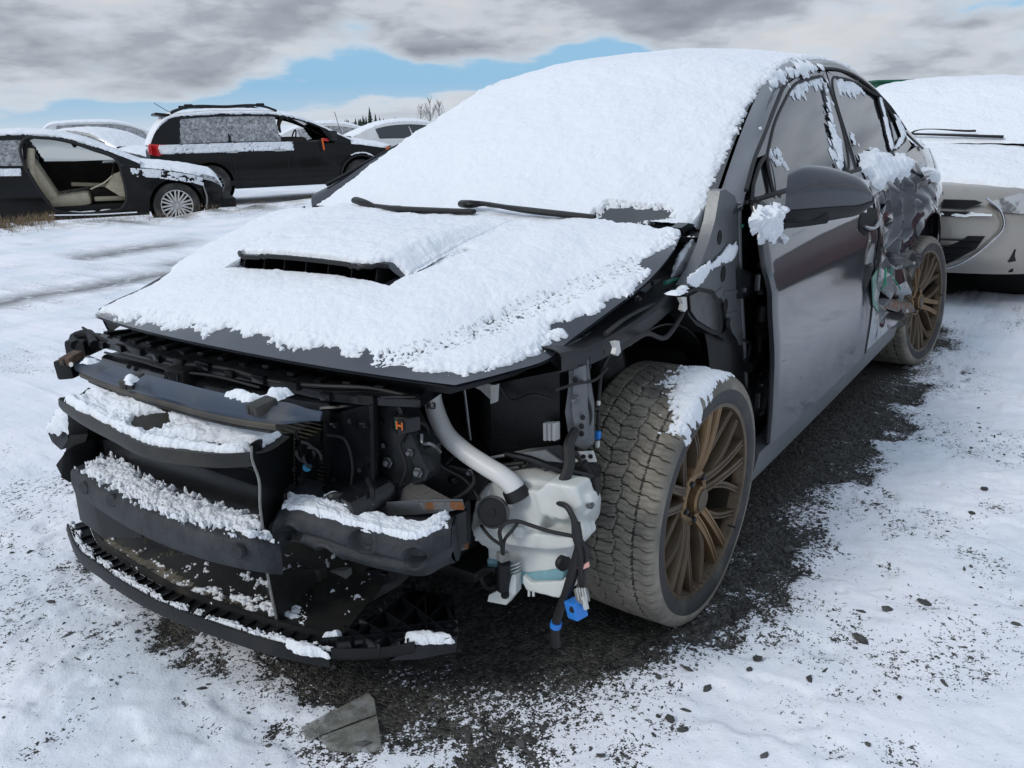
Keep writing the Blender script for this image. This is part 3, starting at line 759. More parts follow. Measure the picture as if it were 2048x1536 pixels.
def make_wheel(name, centre, rot, parent, label=None, spin=0.0):
    """wheel with its outer face towards +Y in its own frame"""
    w = empty(name, centre); w.rotation_euler = rot; w.parent = parent
    if label: w['label'] = label
    mb = MB(); mb.grid(flat_bottom(TY), close_v=True)
    t = mb.build('tyre', 'tyre', w, angle=60)
    t.data.materials.append(M['tyre_wall']); t.data.materials.append(M['tyre_groove'])
    fv = np.array([p.vertices[:] for p in t.data.polygons]); rr0 = np.hypot(TY[..., 0], TY[..., 2]).reshape(-1)[fv].mean(1)
    mi = np.where(rr0 < TR-.034, 1, np.where(TYG.reshape(-1)[fv].sum(1) > 2.2, 2, 0))
    t.data.polygons.foreach_set('material_index', mi.astype(np.int32))
    f = .112
    prof = [(RR+.004, .100), (RR+.010, .106), (RR+.011, .113), (RR+.004, .1175), (RR-.006, .115), (RR-.011, .100), (RR-.014, .088)]
    rim_ = MB().lathe(prof, (0, 0, 0), n=144).build('rim', 'bronze', w)
    MB().lathe([(RR-.014, .088), (RR-.018, .060), (RR-.030, -.04), (RR-.01, -.10), (RR+.004, -.108)], (0, 0, 0), n=72).build('rim_barrel', M['barrel'], rim_)
    # brake disc and hub behind the spokes
    MB().lathe([(.0, -.010), (.165, -.010), (.168, -.016), (.165, -.022), (.0, -.022)], (0, 0, 0), n=48).build('brake_disc', 'steel_dark', w)
    MB().lathe([(.17, -.055), (.232, -.055), (.232, -.06), (.0, -.06)], (0, 0, 0), n=40).build('brake_shield', 'dark_void', w)
    MB().box((.12, .0, .06), (.09, .05, .16), (0, .4, 0), .015).build('brake_caliper', 'steel_dark', w)
    # hub
    MB().lathe([(.078, .000), (.078, .060), (.072, .078), (.058, .084), (.050, .080), (.047, .066), (.036, .066), (.035, .094), (.030, .099), (.0, .099)], (0, 0, 0), n=40).build('hub', 'bronze_pale', w)
    MB().lathe([(.029, .099), (.028, .103), (.0, .103)], (0, 0, 0), n=28).build('centre_cap', 'bronze', w)
    for k in range(5):
        a = 2*np.pi*(k+.5)/5+spin
        MB().lathe([(.0115, .060), (.0115, .074), (.0085, .077), (.0085, .086), (.006, .089), (0, .089)], (.057*math.cos(a), 0, .057*math.sin(a)), n=12).build('lug_nut', 'steel_dark', w)
    # five pairs of spokes, each spoke forking once towards the rim
    def spoke(path, wd, dp):
        """bar with a grooved face; path = list of (r, angle, height)"""
        P = resample(np.array([(r*math.cos(a), h, r*math.sin(a)) for r, a, h in path]), 14)
        T = np.gradient(P, axis=0); T /= np.linalg.norm(T, axis=1, keepdims=True)
        S = np.cross(T, np.array([0, 1.0, 0])); S /= np.linalg.norm(S, axis=1, keepdims=True)
        w0 = np.linspace(wd[0], wd[1], 14)[:, None]; D = np.linspace(dp[0], dp[1], 14)[:, None]*np.array([0, 1.0, 0])
        g_ = np.array([0, .0022, 0])
        sec = [P-S*w0*1.15-D, P-S*w0*1.0-D*.08, P-S*w0*.86, P-S*w0*.42, P-S*w0*.34-g_, P-S*w0*.04-g_, P+S*w0*.04-g_*.2, P+S*w0*.34-g_, P+S*w0*.42, P+S*w0*.86, P+S*w0*1.0-D*.08, P+S*w0*1.15-D]
        G = np.stack(sec, 1); m = MB(); m.grid(G, close_u=True)
        n = G.shape[1]; e = 13*n
        m.F.append(tuple(range(n))); m.F.append(tuple(e+i for i in range(n))[::-1])
        return m
    for k in range(5):
        a0 = 2*np.pi*k/5+spin
        for sd in (-1, 1):
            s_ = spoke([(.050, a0+sd*.34, .074), (.085, a0+sd*.20, .088), (.15, a0+sd*.135, .103), (RR-.008, a0+sd*.120, .112)], (.0135, .0102), (.050, .034)).build('spoke', 'bronze_pale' if k in (0, 2) else 'bronze', w, angle=25)
            spoke([(.084, a0+sd*.20, .084), (.14, a0+sd*.33, .097), (RR-.008, a0+sd*.50, .110)], (.0098, .0080), (.040, .028)).build('spoke_fork', 'bronze', s_, angle=25)
    MB().lathe([(.0025, .113), (.0025, .135), (0, .136)], (.205*math.cos(spin+2.2), 0, .205*math.sin(spin+2.2)), n=8).build('valve', 'rubber', w)
    return w
fw = make_wheel('wheel', (-.036, .758, .308), (R(-1.5), 0, R(-1)), car, 'mud-caked front wheel with bronze spokes', spin=R(94))
# right and rear wheels share the mesh data
def copy_wheel(src, loc, rot, label=None):
    w = src.copy(); COL.objects.link(w); w.location = loc; w.rotation_euler = rot
    if label: w['label'] = label
    for ch in src.children:
        c = ch.copy(); COL.objects.link(c); c.parent = w
        for g in ch.children:
            d = g.copy(); COL.objects.link(d); d.parent = c
    return w
rw = copy_wheel(fw, (-2.70, .790, .310), (R(3.5), R(40), R(-6)), 'bent rear wheel with bronze spokes and knobbly tyre')
copy_wheel(fw, (.012, -.792, .310), (0, R(20), R(180)), 'front wheel on the far side')
copy_wheel(fw, (-2.70, -.792, .310), (0, R(70), R(180)), 'rear wheel on the far side')

# snow lodged on the outer shoulder of the front tyre
th = np.linspace(R(48), R(116), 260); lat = np.linspace(.0, .135, 100)
LA, TH = np.meshgrid(lat, th)
rad = np.interp(LA, [0, .085, .111, .119, .1225, .135], [TR+.001, TR-.001, TR-.005, TR-.015, TR-.034, TR-.06])
LL = np.minimum(LA, .1225)
G = np.stack([rad*np.cos(TH), LL, rad*np.sin(TH)], -1)+np.array([-.036, .758, .308])
arc = (TH-R(52))/R(60)
edge = np.interp(arc, [0, .2, .45, .75, 1.0], [.100, .066, .036, .020, .06])
m = np.minimum.reduce([(LA-edge)/.03, (.1285-LA)/.008, (TH-R(50))/R(9), (R(114)-TH)/R(9)])
uu = TH*TR; nb_ = fbm(LA*38, uu*38, 4, 3); nf_ = fbm(LA*150, uu*150, 3, 8)
m = m+2.0*nb_+1.6*nf_-.15
snow_cover('snow_patch', G, np.where(m > 0, .0055*np.sqrt(np.clip(m, 0, 1.4))*(1+.4*nb_), -1), car, 'snow_coarse', drop=.001)

# ------------------------------------------------------------------ wing mirror (left)
def mirror(s):
    # body of revolution-ish shell lofted along its length (towards the outside)
    ctr = np.array([(-.575, .845, .987), (-.615, .870, .992), (-.665, .910, .992), (-.715, .955, .987), (-.76, .995, .979), (-.785, 1.022, .973)])
    hh = np.array([.068, .079, .076, .064, .046, .012]); dd = np.array([.050, .070, .070, .052, .030, .006])
    Cn = resample(np.column_stack([ctr, hh, dd]), 26)
    th = np.linspace(0, 2*np.pi, 36, endpoint=False); G = []
    for c in Cn:
        ca, sa = np.cos(th), np.sin(th)
        # flat rear face, swept front, keel at the lower edge
        x = c[4]*np.where(ca > 0, np.abs(ca)**.8, -.55*np.abs(ca)**.5)
        z = c[3]*np.sign(sa)*np.abs(sa)**.78
        z = np.where(sa < 0, z*.92, z)
        G.append(np.stack([c[0]+x, s*(c[1]+x*.25), c[2]+z], 1))
    G = np.stack(G)
    mb = MB(); mb.grid(G, close_u=True)
    n = 36; mb.F.append(tuple(range(n))[::-1]); e = (len(G)-1)*n; mb.F.append(tuple(e+i for i in range(n)))
    m = mb.build('wing_mirror', 'paint', car)
    # darker lower shell standing a little proud
    sel = np.where((np.sin(th) < -.25))[0]
    L = G[:, sel]; c = Cn[:, None, :3]*np.array([1, s, 1]); L = c+(L-c)*1.025
    MB().shell(L, .004).build('mirror_lower_shell', 'black', m)
    # glass on the rear face
    MB().shell(np.stack([Cn[2:-3, :3]*np.array([1, s, 1])+np.array([-.036, 0, k]) for k in (-.045, 0, .045)]), .003).build('mirror_glass', 'chrome', m)
    # arm to the door
    P = np.array([(-.56, s*.83, .925), (-.60, s*.875, .925), (-.645, s*.93, .935)])
    MB().tube(P, [.030, .026, .030], 12, flat=.7).build('mirror_arm', 'black', m)
    MB().prism([(-.44, s*.80, .955), (-.60, s*.815, .945), (-.64, s*.81, .99), (-.55, s*.79, 1.0)], (0, -s*.03, 0), .006).build('mirror_foot', 'black', m)
mirror(1)

# ------------------------------------------------------------------ snow on the bonnet
NSs, NEs = 430, 560
SGr = hood_grid(NSs, NEs)
X, Y = SGr[..., 0], SGr[..., 1]
S_ = np.linspace(0, 1, NSs)[:, None]*np.ones((1, NEs)); ETA = np.ones((NSs, 1))*np.linspace(-1, 1, NEs)[None]
dF = S_*.92; dE = (1-np.abs(ETA))*.70
frontb = np.interp(ETA, [-1, -.9, -.5, 0, .4, .75, .92, 1.0], [.035, .032, .040, .046, .052, .046, .034, .04])
def hood_xy(pl): return [tuple(on_hood(a, b)[:2]) for a, b in pl]
bareA = hood_xy([(1100, 640), (1165, 617), (1225, 612), (1275, 585), (1240, 620), (1125, 700), (1105, 715), (1110, 680), (1140, 660)])
bareB = hood_xy([(1272, 520), (1300, 500), (1356, 470), (1352, 520), (1310, 565), (1285, 575), (1305, 545)])
crease = hood_xy([(640, 748), (730, 722), (860, 690), (960, 655), (1040, 615), (1120, 585), (1210, 548), (1285, 520)])
crease2 = hood_xy([(800, 545), (870, 520), (930, 497)])
n_big = fbm(X*7, Y*7, 4, 21); n_mid = fbm(X*26, Y*26, 4, 33); n_fine = fbm(X*110, Y*110, 3, 44); n_gr = fbm(X*260, Y*260, 2, 52)
m = np.minimum((dF-frontb)/.02, np.where(ETA > 0, (dE-.014-.012*(S_ < .35))/.012, (dE-.006)/.01))
m = np.minimum(m, (1-S_)*.9/.01)
m = np.minimum(m, -sdpoly(X, Y, bareA)/.012); m = np.minimum(m, -sdpoly(X, Y, bareB)/.012)
m = m + 1.3*n_big*np.where(ETA > .2, 1.0, 1.3) + 2.1*n_mid + 1.1*n_fine
dc = sdline(X, Y, crease); dc2 = sdline(X, Y, crease2)
dust = np.exp(-(dc/.030)**2)*(.95+.9*n_mid+.5*n_big)+.75*np.exp(-(dc2/.018)**2)
# mouth of the scoop and what lies behind its edge belongs to the scoop
inmouth = (np.abs(Y-SCY) < SCW+.006)&(X < SCX-.004)&(X > -.09)
depth = .012+.008*n_big+.0032*n_mid+.0015*n_fine
depth = depth*np.clip(1-.86*dust, .12, 1)
hole = (dust > .35)&((n_gr*1.7+n_fine*1.1) > .62-.22*(dust-.4))
h = np.where((m > 0)&~hole, depth*np.sqrt(np.clip(m*.5, .02, 1)), -1)
h = np.where(inmouth, -1, h)
snow_cover('snow_layer', SGr, h, hood, 'snow')
# on the scoop
nx, ny = 160, 220
yy = np.linspace(-.30, .30, ny); xx = np.linspace(SCX, -.10, nx)
def bil(Gr, nx, ny):
    A = np.stack([resample(r, ny, sharp=True) for r in Gr]); return np.stack([resample(A[:, j], nx, sharp=True) for j in range(ny)], 1)
G = bil(SG, nx, ny); X, Y = G[..., 0], G[..., 1]
nm = fbm(X*26, Y*26, 4, 33); nf = fbm(X*110, Y*110, 3, 44)
I = np.linspace(0, .49, nx)[:, None]+0*Y
m = np.minimum((I-.012)/.008, (.300-np.abs(Y-SCY))/.004)+1.3*nm+.8*nf
m = np.where(I > .03, np.maximum(m, .5), m)
h = np.where(m > 0, (.0125+.005*nm+.002*nf)*np.sqrt(np.clip(m, .02, 1)), -1)
snow_cover('snow_layer', G, h, scoop, 'snow')

# ------------------------------------------------------------------ snow on the windscreen, roof, pillars
# one continuous sheet from the cowl over the windscreen and the roof
rows = []
for q_, e in enumerate(WS_E):
    r = resample(WSR[q_], 61); f = np.array([-.02, .045, .014])
    rows.append(np.vstack([[r[0]+f*np.array([1, -1, 1])], r, [r[-1]+f]]))
for r in roof_rows[1:]:
    r = resample(r, 61); rows.append(np.vstack([[r[0]+np.array([0, -.045, -.022])], r, [r[-1]+np.array([0, .045, -.022])]]))
NV_, NU_ = 480, 500
WG = surf(rows, NU_, NV_)
T_ = np.linspace(0, 1, NV_)[:, None]+np.zeros((1, NU_)); E_ = np.linspace(-1, 1, NU_)[None]+0*T_
X, Y, Zz = WG[..., 0], WG[..., 1], WG[..., 2]
A_ = np.concatenate([[0], np.cumsum(np.linalg.norm(np.diff(WG[:, NU_//2], axis=0), axis=1))])[:, None]+0*E_      # metres up the centre line
nb = fbm(A_*6, Y*7, 4, 61); nm = fbm(A_*24, Y*26, 4, 62); nf = fbm(A_*100, Y*110, 3, 63)
WSF = np.argmin(np.abs(WG[:, NU_//2, 0]+1.14))/NV_
Lb = np.interp(T_, [0, WSF*.3, WSF*.8, WSF, WSF+.12, WSF+.35, 1], [.915, .915, .925, .945, .955, .975, .97])
Rb = np.interp(T_, [0, WSF*.25, WSF*.6, WSF, 1], [.90, .925, .96, .98, .985])
m = np.where(E_ > 0, (Lb-E_)*.66/.014, (Rb+E_)*.66/.010)
def ws_uv(px, py):
    v = AF + AR*(px-1024)/FOC - AU*(py-768)/FOC; v = v/np.linalg.norm(v)
    D = WG[:NV_//2:4, ::4]-CAM_POS; pr_ = np.linalg.norm(np.cross(D, v), axis=2)
    i, j = np.unravel_index(pr_.argmin(), pr_.shape); return A_[i*4, 0], Y[i*4, j*4]
bare = [ws_uv(a, b) for a, b in ((1195, 432), (1215, 418), (1270, 414), (1330, 424), (1335, 440), (1260, 448), (1200, 445))]
db = sdpoly(Y, A_, [(y, a) for a, y in bare])
m = np.minimum(m, -db/.010)
m = m+1.6*nm+.8*nf+.6*nb
fr = np.exp(-np.clip(-db, 0, 1)/.014)
hole = (fr > .25)&(nf*2+fbm(A_*240, Y*240, 2, 64) > .25-.3*(fr-.3))
h = np.where((m > 0)&~hole, (.011+.009*nb+.0040*nm+.0014*nf)*np.sqrt(np.clip(m*.5, .02, 1)), -1)
snow_cover('snow_layer', WG, h, car, 'snow')
G = bil(RGL, 80, 160); T_ = np.linspace(0, 1, 80)[:, None]+np.zeros((1, 160)); E_ = np.linspace(-1, 1, 160)[None]+0*T_
snow_cover('snow_layer', G, np.where((.985-np.abs(E_)) > 0, .014+.006*fbm(T_*12, E_*12, 4, 75), -1), car, 'snow')
G = bil(BT[:22], 90, 160); T_ = np.linspace(0, 1, 90)[:, None]+np.zeros((1, 160)); E_ = np.linspace(-1, 1, 160)[None]+0*T_
m = np.minimum((.97-np.abs(E_))/.03, (.93-T_)/.03)+1.4*fbm(T_*14, E_*16, 4, 76)
snow_cover('snow_layer', G, np.where(m > 0, .018*np.sqrt(np.clip(m, 0, 1)), -1), car, 'snow')

def side_snow(name, pixpoly, parent, depth=.012, off=0.0, amp=1.5, seed=0, step=.0045, fray=0.0, mat='snow', w=.012):
    """clump of snow stuck to the left body side inside an outline"""
    P = np.array([on_side(a, b) for a, b in pixpoly]); x0, x1 = P[:, 0].min()-.03, P[:, 0].max()+.03; z0, z1 = P[:, 2].min()-.03, P[:, 2].max()+.03
    nx, nz = max(6, int((x1-x0)/step)), max(6, int((z1-z0)/step))
    XX, ZZ = np.meshgrid(np.linspace(x0, x1, nx), np.linspace(z0, z1, nz))
    d = sdpoly(XX, ZZ, [(p[0], p[2]) for p in P])
    nm = fbm(XX*30, ZZ*30, 4, seed); nf = fbm(XX*100, ZZ*100, 3, seed+5)
    m = d/w+amp*nm*1.4+.9*nf
    if fray: m = m+fray*fbm(XX*55, ZZ*9, 3, seed+9)
    h = np.where(m > 0, depth*np.clip(m, 0, 2.2)**.6*(1+.35*nm)+.0012*nf, -1)
    YY = ys(XX, ZZ)+off+dent(XX, ZZ)*(XX < -1.6)
    G = np.stack([XX, YY, ZZ], -1)
    return snow_cover(name, G, h, parent, mat, normal=(0, .93, .37))
side_snow('snow_clump', [(1722, 312), (1745, 302), (1765, 310), (1780, 316), (1800, 308), (1818, 325), (1822, 345), (1800, 355), (1790, 368), (1775, 360), (1760, 378), (1745, 372), (1735, 352), (1720, 335)], rdoor_L, .020, seed=3, fray=1.2)
side_snow('snow_clump', [(1842, 335), (1858, 335), (1872, 352), (1876, 368), (1860, 358), (1848, 352)], quarter_L, .016, seed=6)
side_snow('snow_clump', [(1838, 372), (1848, 372), (1850, 380), (1840, 378)], quarter_L, .008, seed=8)
side_snow('snow_dusting', [(1562, 208), (1575, 180), (1600, 160), (1645, 155), (1646, 175), (1625, 170), (1600, 186), (1580, 196)], door_L, .004, off=-.007, seed=10, amp=2.0, w=.02)
side_snow('snow_dusting', [(1672, 156), (1700, 158), (1730, 175), (1736, 186), (1715, 190), (1690, 178), (1678, 185)], rdoor_L, .004, off=-.007, seed=12, amp=1.6, w=.02)
side_snow('snow_dusting', [(1538, 275), (1552, 300), (1566, 320), (1556, 318), (1544, 295)], door_L, .003, off=-.007, seed=14, amp=2.6, w=.03)
side_snow('snow_dusting', [(1672, 300), (1684, 290), (1690, 318), (1676, 322)], door_L, .003, off=-.007, seed=15, amp=2.4, w=.03)
side_snow('snow_dusting', [(1709, 275), (1720, 285), (1730, 300), (1716, 290)], rdoor_L, .003, off=-.007, seed=16, amp=2.6, w=.03)
side_snow('snow_dusting', [(1648, 165), (1653, 165), (1690, 330), (1680, 330)], door_L, .003, off=.000, seed=17, amp=2.0, w=.02)
side_snow('snow_dusting', [(1758, 195), (1762, 193), (1788, 298), (1783, 300)], rdoor_L, .004, off=.001, seed=18, amp=.6, w=.01)
side_snow('snow_dusting', [(1788, 228), (1794, 230), (1812, 268), (1800, 292), (1790, 298), (1804, 272)], rdoor_L, .005, off=.001, seed=19, amp=.6, w=.01)
side_snow('snow_dusting', [(1535, 160), (1555, 140), (1600, 128), (1640, 128), (1625, 134), (1580, 145), (1550, 165), (1535, 185)], car, .004, off=.012, seed=23, amp=2.2, w=.02)

# the clump hanging between mirror and A pillar: lumps on a free-form blob
def blob_snow(name, pix, plane_y, parent, depth=.035, seed=0, step=.0035, w=.02):
    P = np.array([at(a, b, y=plane_y) for a, b in pix]); x0, x1 = P[:, 0].min()-.02, P[:, 0].max()+.02; z0, z1 = P[:, 2].min()-.02, P[:, 2].max()+.02
    XX, ZZ = np.meshgrid(np.linspace(x0, x1, int((x1-x0)/step)), np.linspace(z0, z1, int((z1-z0)/step)))
    d = sdpoly(XX, ZZ, [(p[0], p[2]) for p in P])
    nm = fbm(XX*26, ZZ*26, 4, seed); nf = fbm(XX*95, ZZ*95, 3, seed+5)
    m = d/w+1.3*nm+.8*nf
    h = np.where(m > 0, depth*np.clip(m, 0, 2.5)**.55*(1+.5*nm)+.002*nf, -1)
    G = np.stack([XX, np.full(XX.shape, plane_y), ZZ], -1)
    o = snow_cover(name, G, h, parent, 'snow', normal=(.3, .9, .3))
    B = np.stack([XX, np.full(XX.shape, plane_y), ZZ], -1)
    return o
blob_snow('snow_clump', [(1500, 445), (1512, 425), (1530, 410), (1550, 416), (1568, 418), (1572, 432), (1550, 440), (1552, 455), (1562, 475), (1560, 490), (1548, 478), (1540, 488), (1528, 480), (1508, 468)], .845, car, .030, 31)

# ------------------------------------------------------------------ wipers
def ws_hit(px, py, up=.030):
    v = AF + AR*(px-1024)/FOC - AU*(py-768)/FOC; v = v/np.linalg.norm(v)
    g = ws_grid(61, 60); D = g-CAM_POS; i, j = np.unravel_index(np.linalg.norm(np.cross(D, v), axis=2).argmin(), g.shape[:2])
    t = np.dot(g[i, j]-CAM_POS, v); q = CAM_POS+v*(t-up*2.2)+np.array([0, 0, .012]); return q
def wiper(pix, blade, name='wiper'):
    P = [ws_hit(*p) for p in pix]
    w = MB().tube(P, [.016, .016, .011, .010, .008][:len(P)], 10, m=30, flat=.7).build('wiper', 'black', car)
    Q = [ws_hit(a, b, .034) for a, b in blade]
    MB().tube(Q, [.009, .0145, .0145, .012], 8, m=30, flat=.6).build('wiper_blade', 'black', w)
    return w
wiper([(712, 408), (730, 414), (748, 420), (800, 424)], [(745, 418), (800, 426), (880, 430), (948, 432)])
wiper([(925, 416), (945, 417), (962, 416), (985, 419), (1030, 425)], [(985, 419), (1050, 429), (1120, 437), (1190, 444)])
# ------------------------------------------------------------------ stripped front end
def sweep(P, sec, n=60, closed=True, smooth=True):
    """sweep a section of (outward, up) offsets along a mostly horizontal path; sec may be a function of t"""
    P = resample(P, n, sharp=not smooth); T = np.gradient(P, axis=0); T[:, 2] = 0
    T /= np.linalg.norm(T, axis=1, keepdims=True); Nn = np.stack([T[:, 1], -T[:, 0], 0*T[:, 0]], 1)
    if Nn[:, 0].mean() < 0: Nn = -Nn
    G = []
    for i in range(n):
        s = sec(i/(n-1)) if callable(sec) else sec
        G.append([P[i]+Nn[i]*a+np.array([0, 0, b]) for a, b in s])
    G = np.array(G); m = MB(); k = G.shape[1]; m.grid(G, close_u=closed)
    if closed: m.F.append(tuple(range(k))); m.F.append(tuple((n-1)*k+i for i in range(k))[::-1])
    return m, P, Nn
def px3(*pts):
    """list of (px, py, x) -> 3-D points"""
    return np.array([at(a, b, x=c) for a, b, c in pts])
def disc(name, px, py, r, t, mat, parent, axis=None, n=20, **pl):
    c = at(px, py, **pl)
    if axis is None:
        axis = CAM_POS-c; axis = axis*np.array([1, 1, .4])
    return MB().lathe([(0, -t), (r, -t), (r, t*.6), (r*.9, t), (0, t)], c, axis, n).build(name, mat, parent)
def bolt(px, py, parent, r=.008, **pl):
    c = at(px, py, **pl); ax = np.array([1, .1, .05]) if 'x' in pl else np.array([.15, 1, .05])
    b = MB().lathe([(r*1.5, -.004), (r*1.5, .001), (r, .0015), (r, .007), (r*.8, .009), (0, .009)], c, ax, 6)
    return b.build('bolt', 'steel_bare', parent)

M['mud'] = material('dried_mud', (.15, .135, .105), .9, var=.35, vscale=30, bump=.002, bscale=120)
M['mud_brown'] = material('mud_filmed_plastic', (.050, .045, .038), .55, dirt=(.12, .10, .075), dscale=9, damt=.5, bump=.001, bscale=120)
# upper grille bar
BARP = px3((148, 726, .765), (215, 752, .795), (330, 785, .822), (430, 810, .828), (530, 826, .818), (590, 833, .798), (640, 838, .770))
def bsec(t):
    e = 1-.75*sstep(.90, 1.0, t); w = e
    return [(-.036, .012*w), (-.012, .008*w), (-.002, .0), (.002, -.012*w), (-.001, -.020*w), (-.010, -.022*w), (-.036, -.012*w)]
mb, BP, BN = sweep(BARP, bsec, 80); bar = mb.build('grille_bar', 'bar', car, angle=30)
mb, _, _ = sweep(BP[2:72]+np.array([-.004, 0, -.021]), [(-.03, 0), (.002, .001), (.005, -.003), (.003, -.012), (-.004, -.016), (-.03, -.018)], 70); mb.build('grille_bar_lower_lip', 'mud_brown', bar)
mb, _, _ = sweep(BP[4:70]+np.array([-.010, 0, -.039]), [(-.03, 0), (0, 0), (-.001, -.006), (-.03, -.008)], 70); mb.build('grille_bar_seal', 'black_dirty', bar)
for px, py, x, sx in ((143, 716, .77, .030), (265, 762, .80, .034), (524, 812, .81, .036)):
    c = at(px, py, x=x); MB().box(c, (.05, sx, .020), (0, .15, .35 if px < 500 else -.1), .004).build('bar_clip', 'brown_clip' if px == 143 else 'black_dirty', bar, label='rusty brown clip' if px == 143 else None)
    for k in range(3): MB().box(c+np.array([.022, (k-1)*sx*.27, -.004]), (.008, .004, .016), bev=.001).build('clip_rib', 'black_dirty', bar)
MB().box(at(138, 735, x=.76), (.05, .045, .05), (.1, 0, .5), .008).build('bar_end_bracket', 'black', bar)
MB().lathe([(0, .002), (.006, .002), (.006, 0)], at(143, 729, x=.787), (1, .4, .3), 12).build('bracket_hole', 'white_plastic', bar)

# radiator support panel under the bonnet edge
SUPP = px3((188, 680, .60), (330, 715, .635), (500, 750, .645), (680, 790, .63), (840, 800, .585))
mb, SP, SN = sweep(SUPP, [(-.10, .012), (-.03, .014), (-.01, .008), (0, 0), (0, -.016), (-.10, -.018)], 60); sup = mb.build('radiator_support', 'black_wet', car)
LOWP = px3((205, 728, .60), (330, 765, .645), (470, 798, .66), (560, 812, .655), (660, 825, .63))
mb, LP_, LN = sweep(LOWP, [(-.06, .026), (-.008, .024), (.0, .018), (.004, -.020), (0, -.026), (-.06, -.028)], 60); low = mb.build('radiator_crossbar', 'black_wet', car)
for k in range(11):
    i = 3+k*5; c = SP[i]+SN[i]*.004+np.array([0, 0, -.006+.004*(k % 3)])
    MB().box(c, (.014, .026+.012*(k % 3), .018), (0, 0, math.atan2(SN[i][1], SN[i][0])), .003).build('support_tab', 'black_wet' if k % 2 else 'black', sup)
for k in range(14):
    i = 2+k*4; c = SP[i]-SN[i]*.05+np.array([0, 0, .017])
    MB().box(c, (.07, .020, .008), (0, .1*(k % 3-1), math.atan2(SN[i][1], SN[i][0])), .002).build('support_rib', 'black', sup)
for px, py in ((258, 733), (272, 738)): disc('support_hole', px, py, .006, .002, 'dark_void', low, x=.655)
c = at(368, 762, x=.655)
MB().box(c, (.05, .075, .070), (0, 0, 0), .008).build('hood_latch_housing', 'black', sup)
for k in (-1, 1): MB().tube([c+np.array([.028, k*.018, .025]), c+np.array([.034, k*.024, 0]), c+np.array([.028, k*.020, -.026])], .004, 6).build('latch_rib', 'black_wet', sup)
MB().tube(px3((330, 735, .63), (370, 730, .64), (450, 737, .64), (560, 765, .64), (650, 772, .63), (740, 776, .60), (838, 797, .585)), .005, 8, m=50).build('latch_cable', 'rubber', car)
MB().tube(px3((645, 815, .63), (700, 810, .61), (760, 795, .60), (835, 793, .59)), [.013, .012, .010, .008], 8, m=30, flat=.5).build('support_end_strip', 'black_wet', sup)
# remains at the far corner: headlight shell
MB().box(at(170, 690, x=.60), (.10, .06, .05), (0, 0, .5), .012).build('right_headlight_bracket', 'black', car)
for k in range(4): MB().tube(px3((165+k*6, 655+k*7, .60), (195+k*6, 672+k*5, .60), (232+k*4, 690+k*3, .60)), .0035, 6).build('bracket_strut', 'black', car)
MB().tube(px3((152, 690, .64), (150, 675, .62), (170, 668, .60), (190, 690, .62)), .014, 8).build('headlight_socket', 'black', car)

# duct box: shelf, ends, lower beam
SHF = px3((119, 797, .838), (157, 823, .865), (218, 855, .885), (291, 889, .900), (353, 900, .888), (441, 907, .852), (500, 904, .822))
SHB = px3((177, 775, .765), (230, 793, .775), (300, 812, .78), (360, 828, .78), (440, 846, .77), (520, 862, .755), (578, 872, .735))
n = 60; A = resample(SHF, n); B = resample(SHB, n); t = np.linspace(0, 1, 14)[:, None, None]
SH = A[None]*(1-t)+B[None]*t; SH[..., 2] -= .010*np.sin(np.pi*t[..., 0])
shelf = MB().shell(SH, .004).build('duct_shelf', 'black_dirty', car)
lip2 = np.stack([A, A+np.array([.002, 0, -.016]), A+np.array([-.004, 0, -.030])]); MB().shell(lip2, .003).build('shelf_lip', 'black_dirty', shelf)
G = bil(SH, 110, 330); T_ = np.linspace(0, 1, 110)[:, None]+np.zeros((1, 330)); U_ = np.linspace(0, 1, 330)[None]+0*T_
nm = fbm(T_*3, U_*16, 3, 81); nf = fbm(T_*14, U_*80, 2, 82)
hole1 = np.exp(-((U_-.50)/.10)**2-((T_-.60)/.30)**2)*2.6; hole2 = np.exp(-((U_-.84)/.15)**2-((T_-.38)/.12)**2)*2.2
m = np.clip(np.minimum.reduce([(T_-.06)/.10, (1.02-T_)/.06, (U_-.05)/.03, (.975-U_)/.02]), -9, 1.1)-hole1-hole2+1.1*nm+.5*nf+.1
snow_cover('snow_layer', G, np.where(m > 0, (.017+.014*nm+.0006*nf)*np.sqrt(np.clip(m, .02, 1)), -1), shelf, 'snow')
# right end wall of the duct
RW = [at(118, 795, x=.836), at(135, 830, x=.80), at(140, 870, x=.78), at(130, 905, x=.80), at(112, 930, x=.815), at(125, 955, x=.80), at(165, 960, x=.76), at(190, 900, x=.70), at(185, 830, x=.72)]
MB().prism(RW, (-.03, .03, 0), .004).build('duct_end_wall', 'black_dirty', car)
MB().prism(px3((128, 905, .82), (150, 890, .80), (160, 955, .78), (140, 965, .80), (122, 955, .82)), (-.05, 0, 0), .006).build('duct_end_foot', 'black', car)
# left end wall: a thin plate standing front to back
LW = [at(500, 888, x=.822), at(512, 880, x=.80), at(560, 868, x=.70), at(585, 866, x=.64), at(585, 1000, x=.64), at(560, 1025, x=.72), at(524, 1060, x=.80), at(519, 1010, x=.808), at(517, 960, x=.812), at(502, 912, x=.822)]
MB().prism(LW, (.0, .004, 0), .0012).build('duct_end_wall', 'black', car)
MB().tube([at(503, 893, x=.824), at(503, 912, x=.824), at(518, 960, x=.814), at(520, 1010, x=.811), at(526, 1058, x=.802)], .0028, 8).build('duct_wall_edge', 'grey_plastic', car)
# radiator core with fins
cz0, cz1 = .34, .60
core = MB().box((.60, -.07, .47), (.03, .66, .27), bev=.004).build('radiator', 'core', car)
for k in range(26):
    z = .342+k*.010
    MB().box((.6165, -.07, z), (.006, .64, .0035)).build('radiator_fin', 'core', core)
